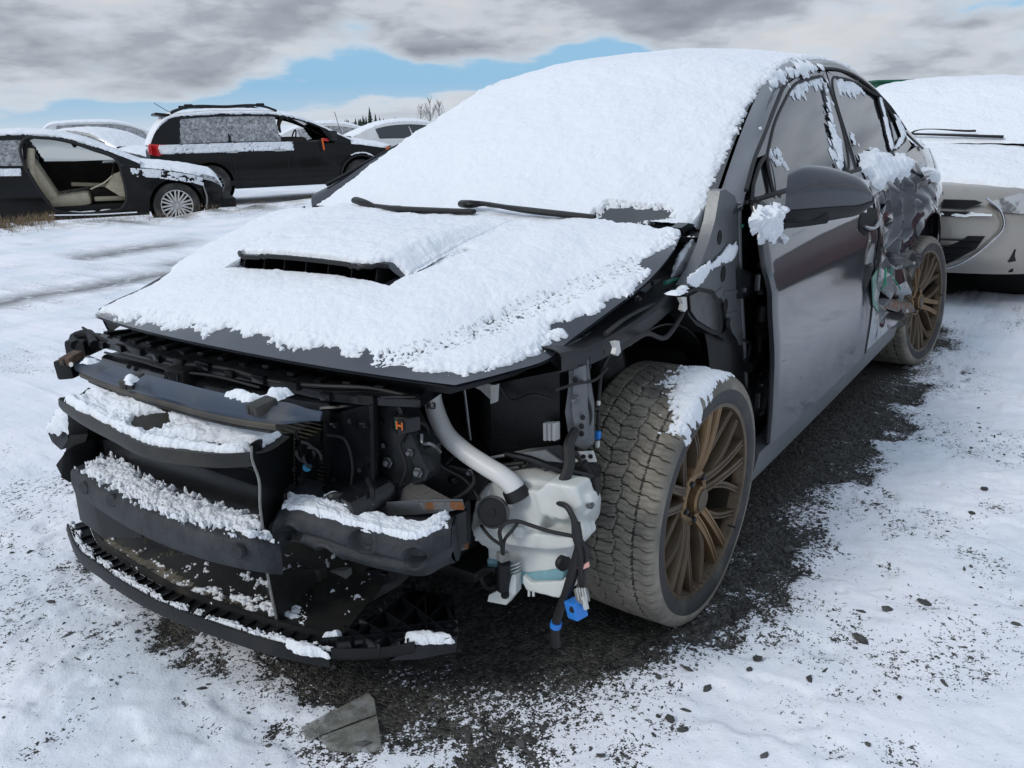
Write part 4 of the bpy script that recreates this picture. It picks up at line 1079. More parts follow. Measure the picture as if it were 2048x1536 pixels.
# crash beam behind the foam
CB = px3((168, 892, .70), (260, 912, .74), (360, 945, .755), (450, 975, .75), (523, 1000, .73), (650, 1030, .66))
mb, _, _ = sweep(CB, [(-.05, .03), (-.004, .028), (0, .022), (0, -.040), (-.004, -.046), (-.05, -.048)], 60); beam = mb.build('crash_beam', 'steel_dark', car)
# lower foam bar, far half
FR_ = px3((140, 940, .830), (180, 966, .850), (300, 1030, .882), (420, 1070, .870), (520, 1088, .836), (560, 1092, .80))
def fsec(t):
    return [(-.095, .012), (-.02, .004), (-.006, .002), (0, -.006), (.003, -.034), (-.001, -.062), (-.010, -.070), (-.095, -.066)]
mb, FP, FN = sweep(FR_, fsec, 90); foam = mb.build('bumper_foam', 'foam', car, angle=45)
G = np.stack([FP+FN*a+np.array([0, 0, b]) for a, b in ((-.100, .014), (-.06, .010), (-.02, .0045), (-.004, .001))])
G = bil(G, 60, 380); T_ = np.linspace(0, 1, 60)[:, None]+np.zeros((1, 380)); U_ = np.linspace(0, 1, 380)[None]+0*T_
nm = fbm(T_*5, U_*38, 4, 91); nf = fbm(T_*14, U_*105, 2, 92)
m = np.minimum.reduce([(T_-.12)/.15, (.86-T_)/.12, (U_-.06)/.06, (.97-U_)/.03])*.8+2.0*nm+1.5*nf-.15
snow_cover('snow_layer', G, np.where(m > 0, (.009+.007*nm+.0035*nf)*np.clip(m, 0, 1)**.5, -1), foam, 'snow_coarse')
for px, py in ((475, 1103), (225, 1000), (170, 975)):
    disc('foam_dimple', px, py, .016, .006, 'foam', foam, axis=(1, .25, .1), x=.866 if px == 475 else .868 if px == 225 else .848)
# near half: thick foam block with dimples
top = px3((548, 1040, .775), (560, 1022, .760), (620, 1030, .745), (700, 1055, .728), (770, 1072, .705), (850, 1078, .672), (880, 1062, .640), (903, 1055, .615))
bt = [p+np.array([-.012, -.004, -.085]) for p in top]
md = [p+np.array([.010, .004, -.035]) for p in top]; md2 = [p+np.array([-.002, 0, -.050]) for p in top]; md3 = [p+np.array([.004, 0, -.058]) for p in top]
bk = [p+np.array([-.14, -.085, .000]) for p in top]; bk2 = [p+np.array([-.14, -.085, -.10]) for p in top]
ed = [p+np.array([.006, .003, -.006]) for p in top]
rows = [bk, [p+np.array([-.05, -.03, .002]) for p in top], top, ed, md, md2, md3, bt, bk2]
Gf = surf(rows[1:8], 70, 50)
Gf = bil(Gf, 90, 160)
for px, py, rr_ in ((592, 1062, .020), (722, 1085, .024), (830, 1118, .022), (660, 1108, .026), (572, 1075, .012)):
    v = at(px, py, d=1.0)-CAM_POS; v = v/np.linalg.norm(v); dd_ = np.linalg.norm(np.cross(Gf-CAM_POS, v), axis=2)
    c = Gf.reshape(-1, 3)[dd_.argmin()]; d = np.linalg.norm(Gf-c, axis=2)
    Gf[..., 0] -= .018*sstep(rr_*1.2, rr_*.7, d); Gf[..., 0] += .005*np.exp(-((d-rr_*1.25)/.005)**2)
mb = MB(); mb.grid(np.concatenate([np.stack([resample(bk, 160)]), Gf, np.stack([resample(bk2, 160)])]), close_v=True)
foamL = mb.build('bumper_foam_block', 'foam', car, angle=50)
eb = np.array([top[-1], md[-1], bt[-1], bk2[-1], bk[-1]]); MB().prism([p+np.array([-.004, -.002, 0]) for p in eb], (-.008, .002, 0)).build('foam_end', 'foam', foamL)
# snow sitting on it
front = resample(np.array(top[1:]), 40); back = front+np.array([-.050, -.030, .004])
G = np.stack([front*(1-t)+back*t for t in np.linspace(-.02, 1, 8)]); G = bil(G, 70, 300)
T_ = np.linspace(0, 1, 70)[:, None]+np.zeros((1, 300)); U_ = np.linspace(0, 1, 300)[None]+0*T_
nm = fbm(T_*3, U_*16, 4, 95); nf = fbm(T_*10, U_*60, 2, 96)
m = np.minimum.reduce([(T_-.06)/.10, (1.02-T_)/.08, (U_-.0)/.03, (.96-U_)/.05])+1.0*nm+.6*nf
snow_cover('snow_layer', G, np.where(m > 0, (.014+.006*nm+.002*nf)*np.clip(m, 0, 1)**.5, -1), foamL, 'snow')
# bare steel crash-beam end with rust
SE = np.array([0, 0, .004])+px3((640, 1002, .70), (655, 992, .695), (690, 1008, .68), (740, 1010, .655), (840, 1003, .61), (925, 1002, .565), (930, 1020, .565), (900, 1026, .585), (830, 1033, .615), (740, 1036, .655), (690, 1030, .68), (650, 1020, .70))
MB().prism(SE, (-.004, -.003, -.002), .001).build('beam_end_plate', 'steel_bare', car)
G = np.stack([px3((835, 1004, .611), (880, 1003, .588), (925, 1003, .5655)), px3((850, 1020, .605), (890, 1018, .585), (929, 1019, .5655))])+np.array([.003, .002, .001])
MB().shell(bil(G, 8, 20), .001).build('rust_patch', 'rusty_steel', car, label='rusty edge of the bare steel beam')
MB().prism(px3((930, 1005, .56), (937, 1005, .55), (938, 1090, .55), (912, 1105, .57), (930, 1085, .56)), (-.006, 0, 0), .001).build('beam_end_cap', 'steel_dark', car)
MB().prism(px3((908, 1095, .572), (934, 1086, .562), (935, 1098, .562), (912, 1106, .572)), (-.004, 0, 0), .001).build('rust_patch', 'rusty_steel', car, label='rusty lower corner of the steel beam')
MB().prism(px3((880, 1045, .60), (932, 1022, .566), (934, 1085, .566), (905, 1100, .585), (885, 1090, .60)), (-.05, -.03, 0), .003).build('beam_end_bracket', 'black_wet', car)
for a, b, c in ((636, 1000, .70), (665, 993, .69)): MB().tube(px3((a-12, b+14, c), (a, b, c), (a+25, b+2, c-.02), (a+40, b+20, c-.02)), .009, 8).build('bent_bracket', 'steel_dark', car)

# black panel and bolted bracket behind (near side of the radiator)
pan = plate('side_panel', [(588, 868), (640, 835), (748, 806), (752, 960), (745, 1000), (660, 1010), (590, 1005)], 'black_wet', car, .012, .003, x=.615)
plate('side_panel_rib', [(646, 838), (654, 836), (656, 1000), (648, 1000)], 'black', pan, .010, .002, x=.622)
plate('side_panel_rib', [(738, 812), (746, 810), (750, 985), (742, 990)], 'black', pan, .010, .002, x=.622)
plate('side_panel_step', [(592, 890), (640, 862), (640, 900), (630, 905), (630, 985), (592, 990)], 'black', pan, .016, .004, x=.626)
plate('frame_horn', [(748, 806), (790, 800), (828, 870), (850, 900), (850, 960), (800, 985), (748, 965)], 'steel_dark', car, .05, .006, x=.585)
plate('frame_gusset', [(800, 870), (818, 862), (858, 945), (850, 962), (838, 950)], 'steel_dark', car, .02, .003, x=.60)
bolt(775, 925, car, .0085, x=.592); bolt(836, 945, car, .0075, x=.605)
MB().tube(px3((843, 868, .58), (845, 885, .585), (862, 888, .585), (880, 905, .56)), .004, 8).build('bracket_hook', 'steel_bare', car)
MB().box(at(718, 985, x=.63), (.10, .17, .045), (.15, .25, -.35), .008).build('power_steering_cooler', 'black_wet', car)
MB().tube(px3((735, 958, .66), (745, 985, .675), (745, 1000, .675)), .005, 6).build('cooler_strap', 'black', car)
MB().prism(px3((700, 1005, .64), (770, 980, .61), (830, 960, .58), (905, 1000, .57), (780, 1005, .62)), (-.01, -.01, -.05), .004).build('inner_bracket', 'black', car)
MB().prism(px3((850, 960, .54), (900, 930, .50), (985, 950, .46), (950, 1000, .48), (870, 1000, .53)), (-.10, -.05, -.05), .008).build('inner_bracket', 'black', car)
disc('clip', 614, 934, .010, .006, 'cyan_clip', car, x=.64); disc('clip_core', 618, 933, .006, .008, 'cyan_clip', car, x=.64)
for a, b in ((608, 905), (622, 915)): MB().lathe([(.022, 0), (.026, .004), (.022, .008), (.018, .004), (.022, 0)], at(a+4, b, x=.645), (1, .3, .1), 20).build('panel_boss', 'black_wet', pan)
amb = MB().box(at(812, 846, x=.60), (.05, .036, .032), (0, 0, -.5), .005).build('sensor_plug', 'black_wet', car)
c = at(803, 850, x=.632)
MB().box(c, (.008, .022, .022), (0, 0, -.3), .003).build('plug_face', 'dark_void', amb)
for dy, dz, sy, sz in ((-.007, 0, .003, .016), (.007, 0, .003, .016), (0, 0, .012, .003)): MB().box(c+np.array([.005, dy, dz]), (.003, sy, sz)).build('plug_pin', 'amber', amb)
MB().box(c+np.array([.0045, -.0105, 0]), (.003, .0015, .02)).build('plug_seal', 'green_tape', amb)

# lower duct and splitter
LO = px3((135, 1055, .775), (150, 1095, .80), (200, 1140, .835), (300, 1203, .858), (450, 1262, .845), (560, 1296, .825), (660, 1316, .785))
mb, LPo, LNo = sweep(LO, [(-.004, .012), (.0, .010), (.004, -.004), (.003, -.022), (0, -.024), (-.004, -.020)], 80); spl = mb.build('splitter', 'black', car)
LO2 = px3((662, 1305, .782), (720, 1306, .75), (790, 1300, .70), (830, 1292, .675))
mb, _, _ = sweep(LO2, [(-.003, .010), (0, .010), (.002, -.010), (0, -.016), (-.003, -.014)], 24); mb.build('splitter_corner', 'black', car)
MB().prism(px3((778, 1322, .705), (835, 1290, .665), (915, 1272, .62), (912, 1304, .62), (840, 1318, .665)), (-.012, -.008, .002), .002).build('splitter_flap', 'black_wet', car)
# tray behind the lip, rising to the radiator
IN = LPo+LNo*(-.05)+np.array([0, 0, .012]); IN2 = LPo.copy(); IN2[:, 0] = np.minimum(IN2[:, 0]-.24, .60); IN2[:, 1] *= .85; IN2[:, 2] += .045
IN3 = IN2.copy(); IN3[:, 0] = .50; IN3[:, 2] += .05
TR_ = np.stack([LPo+LNo*(-.006)+np.array([0, 0, .004]), IN-np.array([0, 0, .006]), IN, IN*.6+IN2*.4, IN2, IN3]); TRG = bil(TR_[2:], 30, 80)
tray = MB().shell(TRG, .004).build('undertray', 'black_dirty', car)
MB().shell(TR_[:2], .004).build('splitter_gutter', 'black', spl)
for k in range(26):
    i = int(2+k*3); a = LPo[i]+LNo[i]*(-.028)+np.array([0, 0, .007])
    MB().box(a, (.040, .005, .012), (0, 0, math.atan2(LNo[i][1], LNo[i][0])), .001).build('gutter_rib', 'black_wet', spl)
mb, _, _ = sweep(LPo+LNo*(-.055)+np.array([0, 0, .016]), [(-.003, .006), (.003, .006), (.004, -.010), (-.003, -.010)], 80); mb.build('tray_edge', 'black_dirty', tray)
G = np.stack([LPo+LNo*a+np.array([0, 0, .005+.006]) for a in (-.002, -.02, -.040)]); G = bil(G, 30, 420)
T_ = np.linspace(0, 1, 30)[:, None]+np.zeros((1, 420)); U_ = np.linspace(0, 1, 420)[None]+0*T_
nm = fbm(T_*3, U_*45, 4, 101); nf = fbm(T_*12, U_*150, 3, 102)
m = np.minimum((T_-.0)/.2, (.62-T_)/.2)*1.0+2.6*nm+1.6*nf-.85
snow_cover('snow_layer', G, np.where(m > 0, .0045*np.clip(m, 0, 1)**.5+.0015*nf, -1), spl, 'snow_coarse')
G = bil(TRG[:24], 120, 420); T_ = np.linspace(0, 1, 120)[:, None]+np.zeros((1, 420)); U_ = np.linspace(0, 1, 420)[None]+0*T_
nm = fbm(T_*12, U_*40, 4, 105); nf = fbm(T_*40, U_*140, 3, 106)
m = (np.exp(-((T_-.10-.25*np.clip(U_-.6, 0, 1))/.10)**2)*sstep(.45, .62, U_)*sstep(.95, .86, U_)*1.3+np.exp(-((T_-.45)/.10)**2-((U_-.76)/.09)**2))-1.0+2.2*nm+1.2*nf
snow_cover('snow_dusting', G, np.where(m > 0, .007*np.clip(m, 0, 1)**.5+.002*nf, -1), tray, 'snow_coarse')
# dried mud lying on the tray
m = np.exp(-((T_-.50)/.22)**2-((U_-.27)/.13)**2)*1.2+np.exp(-((T_-.10)/.08)**2)*sstep(.02, .15, U_)*sstep(.9, .7, U_)*.9-.55+1.0*nm+.6*nf
snow_cover('mud_crust', G, np.where(m > 0, .002*np.clip(m, 0, 1)**.5, -1), tray, 'mud')['kind'] = 'stuff'
# duct walls standing on the tray
MB().prism([at(150, 985, x=.80), at(185, 1000, x=.82), at(255, 1010, x=.80), at(285, 1075, x=.80), at(205, 1075, x=.82), at(160, 1040, x=.79)], (-.02, -.01, 0), .003).build('lower_duct_wall', 'black', car)
MB().prism([at(535, 1140, x=.80), at(560, 1142, x=.76), at(628, 1135, x=.66), at(632, 1185, x=.64), at(557, 1250, x=.77), at(535, 1180, x=.80)], (0, .004, 0), .001).build('lower_duct_wall', 'black_dirty', car)
MB().tube([at(533, 1135, x=.803), at(540, 1175, x=.80), at(556, 1250, x=.773)], .003, 6).build('duct_wall_edge', 'grey_plastic', car)
for px in (300, 345): MB().prism(px3((px, 1045, .78), (px+22, 1058, .78), (px+22, 1090, .78), (px+2, 1078, .78)), (-.003, 0, 0)).build('duct_fin', 'black', car)
MB().prism(px3((560, 1145, .66), (640, 1140, .64), (650, 1230, .62), (575, 1235, .66)), (-.02, 0, 0), .003).build('lower_side_panel', 'black_dirty', car)
plate('frame_rail', [(640, 1140), (830, 1140), (800, 1170), (740, 1205), (680, 1235), (650, 1225)], 'steel_dark', car, .03, .004, x=.56)
plate('frame_rail_flange', [(645, 1142), (690, 1142), (700, 1215), (668, 1240), (655, 1228)], 'grey_plastic', car, .02, .003, x=.60)
plate('white_strap', [(668, 1202), (676, 1200), (668, 1222), (660, 1224)], 'white_plastic', car, .003, .0, x=.63)
for px, py in ((742, 1160), (715, 1180), (783, 1152), (735, 1190)): disc('frame_hole', px, py, .011, .002, 'dark_void', car, axis=(1, .3, .2), x=.562)
# broken near-side corner of the undertray: a lattice of ribs
cor = plate('undertray_corner', [(640, 1290), (690, 1262), (760, 1225), (830, 1180), (905, 1190), (915, 1270), (830, 1292), (720, 1300)], 'black_wet', car, .006, .002, z=.165)
for a, b in (((690, 1262), (760, 1300)), ((720, 1246), (800, 1295)), ((760, 1225), (850, 1285)), ((800, 1200), (890, 1270)), ((700, 1290), (830, 1180)), ((760, 1296), (870, 1185)), ((815, 1290), (905, 1200)), ((850, 1190), (855, 1280)), ((880, 1190), (915, 1265)), ((640, 1288), (915, 1268)), ((740, 1272), (915, 1250))):
    p, q = at(*a, z=.178), at(*b, z=.178); d = q-p
    MB().box((p+q)/2, (np.linalg.norm(d), .004, .028), (0, 0, math.atan2(d[1], d[0])), .001).build('lattice_rib', 'black_wet', cor)
for px in (855, 880, 900):
    MB().box(at(px, 1276, z=.165)+np.array([.01, .005, 0]), (.012, .012, .012), (0, 0, .7), .002).build('lattice_clip', 'black', cor)
for pl, sd in (([(815, 1262), (850, 1258), (900, 1264), (916, 1274), (870, 1276), (812, 1272)], 3), ([(650, 1262), (680, 1258), (676, 1266), (648, 1268)], 5), ([(560, 1270), (640, 1290), (655, 1303), (600, 1296)], 7)):
    P = np.array([at(a, b, z=.196)[:2] for a, b in pl]); x0, y0 = P.min(0)-.02; x1, y1 = P.max(0)+.02
    XX, YY = np.meshgrid(np.linspace(x0, x1, 70), np.linspace(y0, y1, 70)); m = sdpoly(XX, YY, P)/.008+1.4*fbm(XX*50, YY*50, 4, sd)+.3
    snow_cover('snow_patch', np.stack([XX, YY, np.full(XX.shape, .184)], -1), np.where(m > 0, .012*np.clip(m, 0, 1.5)**.5, -1), cor, 'snow_coarse', normal=(0, 0, 1))
for k, (a, b, c) in enumerate((((610, 1080), (625, 1125), .70), ((700, 1150), (690, 1270), .60))): pass

# ------------------------------------------------------------------ near corner: washer tank, filler tube, horn, cables
def moulded(mb, name, mat, parent, vox=.0042, it=10, label=None):
    """blow-moulded look: overlapping blocks fused into one skin and smoothed"""
    o = mb.build(name, mat, parent, label=label)
    r_ = o.modifiers.new('fuse', 'REMESH'); r_.mode = 'VOXEL'; r_.voxel_size = vox; r_.use_smooth_shade = True
    q_ = o.modifiers.new('soften', 'SMOOTH'); q_.iterations = it; q_.factor = .5
    return o
tm = MB()
def blk(pts, ext): tm.prism(px3(*pts), ext)
blk([(940, 1060, .47), (948, 1010, .465), (958, 978, .46), (985, 962, .455), (1040, 956, .45), (1100, 964, .44), (1140, 985, .43), (1160, 1010, .43), (1168, 1050, .43), (1165, 1085, .43), (1140, 1096, .44), (1080, 1098, .45), (1030, 1092, .455), (1000, 1102, .465), (960, 1092, .47)], (-.13, -.03, 0))
blk([(1092, 964, .47), (1152, 974, .46), (1164, 1012, .46), (1130, 1044, .47), (1082, 1032, .48), (1070, 988, .48)], (-.06, 0, 0))
blk([(1010, 985, .48), (1070, 980, .475), (1090, 1030, .475), (1075, 1062, .478), (1020, 1058, .482), (1006, 1020, .482)], (-.06, 0, 0))
blk([(942, 1055, .50), (975, 1046, .498), (1030, 1052, .492), (1050, 1068, .49), (1147, 1070, .478), (1152, 1096, .478), (1100, 1102, .48), (1040, 1096, .49), (1000, 1090, .496), (948, 1084, .50)], (-.09, 0, 0))
blk([(1150, 1000, .45), (1178, 988, .44), (1186, 1004, .438), (1174, 1032, .442), (1152, 1042, .45)], (-.03, 0, 0))
blk([(1155, 1045, .45), (1168, 1050, .446), (1174, 1075, .446), (1160, 1092, .45), (1150, 1075, .452)], (-.03, 0, 0))
blk([(975, 1090, .462), (1137, 1090, .452), (1134, 1132, .455), (1128, 1142, .456), (1050, 1150, .46), (1030, 1144, .462), (1020, 1129, .463), (975, 1122, .465)], (-.11, -.02, 0))
tank = moulded(tm, 'washer_tank', 'tank', car)
fm = MB().prism(px3((972, 1118, .469), (1024, 1126, .467), (1034, 1141, .466), (1052, 1147, .465), (1131, 1136, .459), (1126, 1162, .460), (1060, 1172, .466), (1020, 1168, .468), (985, 1142, .470), (973, 1135, .470)), (-.11, -.02, 0))
moulded(fm, 'washer_fluid', 'fluid', tank, it=6, label='blue washer fluid showing through the tank')
fm = MB().prism(px3((1044, 1150, .475), (1062, 1166, .477), (1126, 1164, .467), (1132, 1152, .465), (1130, 1190, .467), (1116, 1197, .470), (1052, 1182, .479), (1044, 1166, .479)), (-.05, 0, 0))
moulded(fm, 'tank_foot', 'tank', tank, .003, 5)
for dx in (0, 9): MB().tube(px3((1058+dx, 1180, .475), (1058+dx, 1192, .475)), .003, 6, smooth=False).build('foot_pin', 'tank', tank)
bolt(1180, 1010, tank, .006, x=.437)
for px, py, r_ in ((1038, 1064, .013),): disc('tank_boss', px, py, r_, .006, 'tank', tank, x=.488)
MB().box(at(1103, 1024, x=.462), (.012, .024, .024), (0, 0, -.2), .003).build('tank_pad', 'tank', tank)
MB().box(at(1103, 1024, x=.470), (.006, .007, .007), (0, 0, -.2), .001).build('tank_mark', 'grey_plastic', tank)
tubeP = px3((866, 768, .47), (866, 800, .47), (873, 828, .475), (892, 868, .485), (925, 900, .49), (975, 934, .49), (1008, 955, .488), (1026, 972, .485), (1034, 988, .482))
ft = MB().tube(tubeP, [.017, .0195, .0205, .0205, .0205, .0205, .021, .022, .023], 20, m=70).build('filler_tube', 'tube', tank)
MB().tube(px3((1026, 976, .485), (1034, 990, .482), (1037, 996, .481)), [.0245, .0265, .0265], 20, m=8).build('filler_seal', 'seal', tank)
MB().tube(px3((862, 762, .47), (866, 782, .47)), [.020, .019], 18, m=6).build('filler_neck', 'tube', ft)
MB().tube(px3((846, 776, .50), (866, 783, .498), (890, 768, .495)), .003, 6).build('filler_strap', 'rubber', ft)
# lettering on the filler tube
tcu = bpy.data.curves.new('marking', 'FONT'); tcu.body = 'R3'; tcu.size = .019; tcu.extrude = .0006; tcu.align_x = 'CENTER'; tcu.align_y = 'CENTER'; tcu.offset = .0004
tob = bpy.data.objects.new('marking_tmp', tcu); COL.objects.link(tob)
bpy.context.view_layer.update()
dg = bpy.context.evaluated_depsgraph_get(); tme = bpy.data.meshes.new_from_object(tob.evaluated_get(dg)); bpy.data.objects.remove(tob)
tme.materials.clear(); tme.materials.append(M['seal'])
def place_text(me, name, pos, facing, up, parent):
    f = Vector(facing).normalized(); u = Vector(up); u = (u-f*u.dot(f)).normalized(); r = u.cross(f)
    o = bpy.data.objects.new(name, me); COL.objects.link(o)
    o.matrix_world = Matrix(((r.x, u.x, f.x, pos[0]), (r.y, u.y, f.y, pos[1]), (r.z, u.z, f.z, pos[2]), (0, 0, 0, 1)))
    o.parent = parent; return o
vdir = np.array([1, .62, .38]); vdir = vdir/np.linalg.norm(vdir)
place_text(tme, 'printed_mark', at(866, 812, x=.472)+vdir*.0235, vdir, (0, .03, 1), ft)
horn = MB().lathe([(0, -.02), (.018, -.02), (.020, -.012), (.030, -.010), (.0335, -.004), (.0335, .003), (.030, .006), (.029, .004), (0, .005)], at(986, 1024, x=.53), (1, .35, .25), 36).build('horn', 'black', car)
MB().lathe([(.029, .004), (.0315, .009), (.034, .004), (.0335, .0), (.029, .004)], at(986, 1024, x=.53), (1, .35, .25), 36).build('horn_ring', 'steel_bare', horn)
MB().lathe([(.008, .004), (.007, .007), (0, .0075)], at(986, 1024, x=.53), (1, .35, .25), 20).build('horn_boss', 'black', horn)
pump = MB().tube(px3((1008, 1125, .50), (1007, 1150, .50), (1007, 1180, .50)), [.0145, .0145, .0135], 16, smooth=False).build('washer_pump', 'black', tank)
MB().box(at(1006, 1112, x=.505), (.022, .020, .020), (0, 0, -.4), .003).build('pump_plug', 'grey_plastic', pump)
MB().tube(px3((993, 1140, .49), (970, 1140, .48), (962, 1155, .475), (975, 1175, .48), (995, 1175, .49)), .006, 8, m=24).build('pump_hose', 'rubber', pump)
br = MB().prism(px3((978, 1190, .50), (1000, 1180, .505), (1016, 1182, .50), (1024, 1150, .49), (1032, 1150, .485), (1032, 1185, .49), (1012, 1210, .50), (975, 1203, .505)), (-.02, 0, 0), .003).build('pump_bracket', 'tank', tank)
for k in range(4): MB().prism(px3((1020, 1132+k*7, .485), (1036, 1126+k*7, .48), (1036, 1129+k*7, .48), (1020, 1135+k*7, .485)), (-.01, 0, 0)).build('bracket_fin', 'tank', br)
MB().lathe([(0, -.004), (.009, -.004), (.009, .003), (0, .003)], at(1010, 1189, x=.507), (.3, .2, 1), 14).build('bracket_bolt', 'seal', br)
disc('tank_grommet', 1127, 1126, .017, .006, 'seal', tank, axis=(.5, 1, 0), x=.455)
def cable(pts, r, mat='rubber', name='cable', m=None):
    return MB().tube(px3(*pts), r, 8, m=m or len(pts)*8).build(name, mat, car)
cable([(1006, 1108, .512), (1003, 1085, .53), (1000, 1060, .535), (1012, 1046, .53), (1030, 1042, .52), (1060, 1050, .505), (1090, 1060, .495), (1145, 1072, .475)], .0042)
cable([(1006, 1100, .512), (1012, 1075, .525), (1025, 1060, .52), (1035, 1046, .515)], .0036)
cable([(1003, 1090, .52), (985, 1078, .525), (970, 1062, .525), (962, 1050, .52)], .0036)
cable([(1150, 862, .36), (1138, 890, .40), (1138, 930, .42), (1125, 965, .44), (1110, 985, .45), (1112, 1000, .46), (1135, 1015, .475), (1148, 1040, .48), (1152, 1070, .485), (1160, 1100, .48), (1163, 1150, .47), (1165, 1180, .465)], [.011, .012, .012, .011, .007, .006, .006, .007, .009, .008, .007, .006])
cable([(1155, 1045, .475), (1158, 1080, .475), (1150, 1130, .47), (1135, 1180, .465), (1118, 1225, .46), (1110, 1255, .455), (1112, 1290, .45)], [.006, .008, .012, .011, .010, .011, .012], name='drain_hose')
MB().tube(px3((1113, 1244, .4575), (1111, 1253, .456)), .0125, 12, smooth=False).build('hose_band', 'blue_clip', car)
cable([(1160, 1075, .48), (1172, 1100, .475), (1170, 1140, .47), (1166, 1178, .468)], .004)
cable([(1192, 960, .36), (1190, 985, .38), (1178, 1002, .40)], [.010, .010, .008])
MB().prism(px3((1155, 1135, .478), (1176, 1124, .474), (1178, 1134, .474), (1158, 1142, .478)), (-.004, 0, 0), .001).build('pink_tape', 'pink', car)
plug = MB().box(at(1164, 1190, x=.468), (.022, .022, .030), (.2, .1, -.4), .003).build('plug', 'grey_plastic', car)
for k in range(4): MB().box(at(1156+k*5, 1188, x=.48), (.003, .002, .026), (.2, .1, -.4)).build('plug_rib', 'white_plastic', plug)
bp_ = MB().box(at(1152, 1217, x=.470), (.030, .034, .038), (.25, .1, -.35), .003).build('blue_connector', 'blue_clip', car)
disc('connector_hole', 1145, 1219, .0065, .003, 'dark_void', bp_, x=.488)
MB().box(at(1170, 1205, x=.475), (.01, .008, .03), (.2, .1, -.4), .002).build('connector_latch', 'white_plastic', bp_)
# battery box, brackets in the corner
bx0 = at(985, 912, x=.385); bx1 = at(1120, 888, x=.335); bx2 = at(932, 842, x=.30); bx3 = bx1+(bx2-bx0)
bat = MB().prism([bx0, bx1, bx3, bx2], (0, 0, .165), .006).build('fuse_box', 'black', car)
MB().prism([bx0+np.array([.008, 0, -.006]), bx1+np.array([.008, .006, -.006]), bx3, bx2+np.array([0, -.006, -.006])], (0, 0, .008), .001).build('fuse_box_base', 'black', bat)
MB().tube([bx0+np.array([.010, 0, -.001]), bx0*.55+bx1*.45+np.array([.010, 0, -.001])], .0035, 6, smooth=False).build('base_edge_highlight', 'white_plastic', bat)  # bright edge highlight put in as a thin white tube
for k in range(3): MB().box(at(1094+k*9, 862, x=.365), (.018, .0075, .040), (0, 0, -.2), .002).build('side_plug', 'white_plastic', bat)
MB().prism(px3((980, 770, .42), (992, 770, .42), (990, 805, .42), (981, 808, .42)), (-.012, 0, 0), .002).build('white_stay', 'white_plastic', car)
MB().prism(px3((930, 765, .44), (980, 768, .42), (982, 800, .42), (960, 780, .43)), (-.004, 0, 0), .001).build('beige_flap', 'grey_plastic', car)
MB().tube(px3((928, 772, .45), (935, 830, .45), (941, 880, .45)), .003, 6).build('prop_rod', 'steel_bare', car)
MB().prism(px3((1020, 905, .40), (1060, 897, .385), (1120, 890, .36), (1190, 935, .33), (1188, 955, .33), (1120, 948, .38), (1060, 930, .40)), (-.03, 0, -.01), .004).build('lamp_bracket', 'steel_dark', car)
MB().tube(px3((1012, 908, .42), (1060, 918, .415), (1120, 940, .40), (1185, 955, .36)), .008, 8).build('lamp_bracket_edge', 'black_wet', car)
MB().prism(px3((1045, 905, .41), (1090, 900, .395), (1125, 925, .385), (1070, 920, .41)), (-.006, 0, 0), .001).build('lamp_bracket_plate', 'steel', car)
# upright: folded steel strut
up = MB().prism(px3((1137, 722, .33), (1176, 720, .315), (1180, 760, .31), (1188, 810, .31), (1188, 885, .32), (1172, 900, .325), (1140, 888, .345), (1130, 825, .345), (1138, 765, .335)), (-.020, -.010, 0), .004).build('headlamp_strut', 'steel', car)
MB().prism(px3((1148, 735, .345), (1166, 733, .338), (1170, 800, .332), (1172, 880, .342), (1152, 880, .352), (1144, 820, .352)), (-.012, 0, 0), .005).build('strut_rib', 'steel', up)
for py in (868, 853): disc('strut_hole', 1163, py, .0055, .002, 'dark_void', up, axis=(1, .6, .2), x=.350)
ft_ = MB().prism(px3((1138, 905, .355), (1185, 902, .335), (1192, 924, .335), (1150, 924, .352)), (-.004, 0, 0), .001).build('strut_foot', 'white_plastic', up)
for px in (1153, 1167, 1181): disc('foot_hole', px, 913, .0048, .002, 'dark_void', ft_, axis=(1, .6, .2), x=.349 if px < 1160 else .344 if px < 1175 else .3395)
MB().tube(px3((1160, 925, .35), (1175, 950, .34), (1180, 985, .34), (1170, 1000, .36)), .016, 10).build('strut_lower_hose', 'black', car)
# cable along the arch edge with clips
cable([(1235, 690, .20), (1215, 715, .23), (1203, 745, .255), (1198, 790, .27), (1195, 815, .275)], .0045)
cable([(1197, 822, .275), (1196, 850, .275), (1196, 875, .272), (1195, 890, .27)], .004)
MB().box(at(1196, 870, x=.278), (.012, .010, .018), bev=.002).build('blue_clip', 'blue_clip', car)
MB().box(at(1195, 888, x=.277), (.010, .008, .016), bev=.003).build('white_clip', 'white_plastic', car)
MB().box(at(1197, 806, x=.277), (.008, .007, .010), bev=.002).build('white_clip', 'white_plastic', car)
cable([(1110, 780, .40), (1150, 768, .36), (1200, 752, .27), (1215, 735, .25)], .0035)

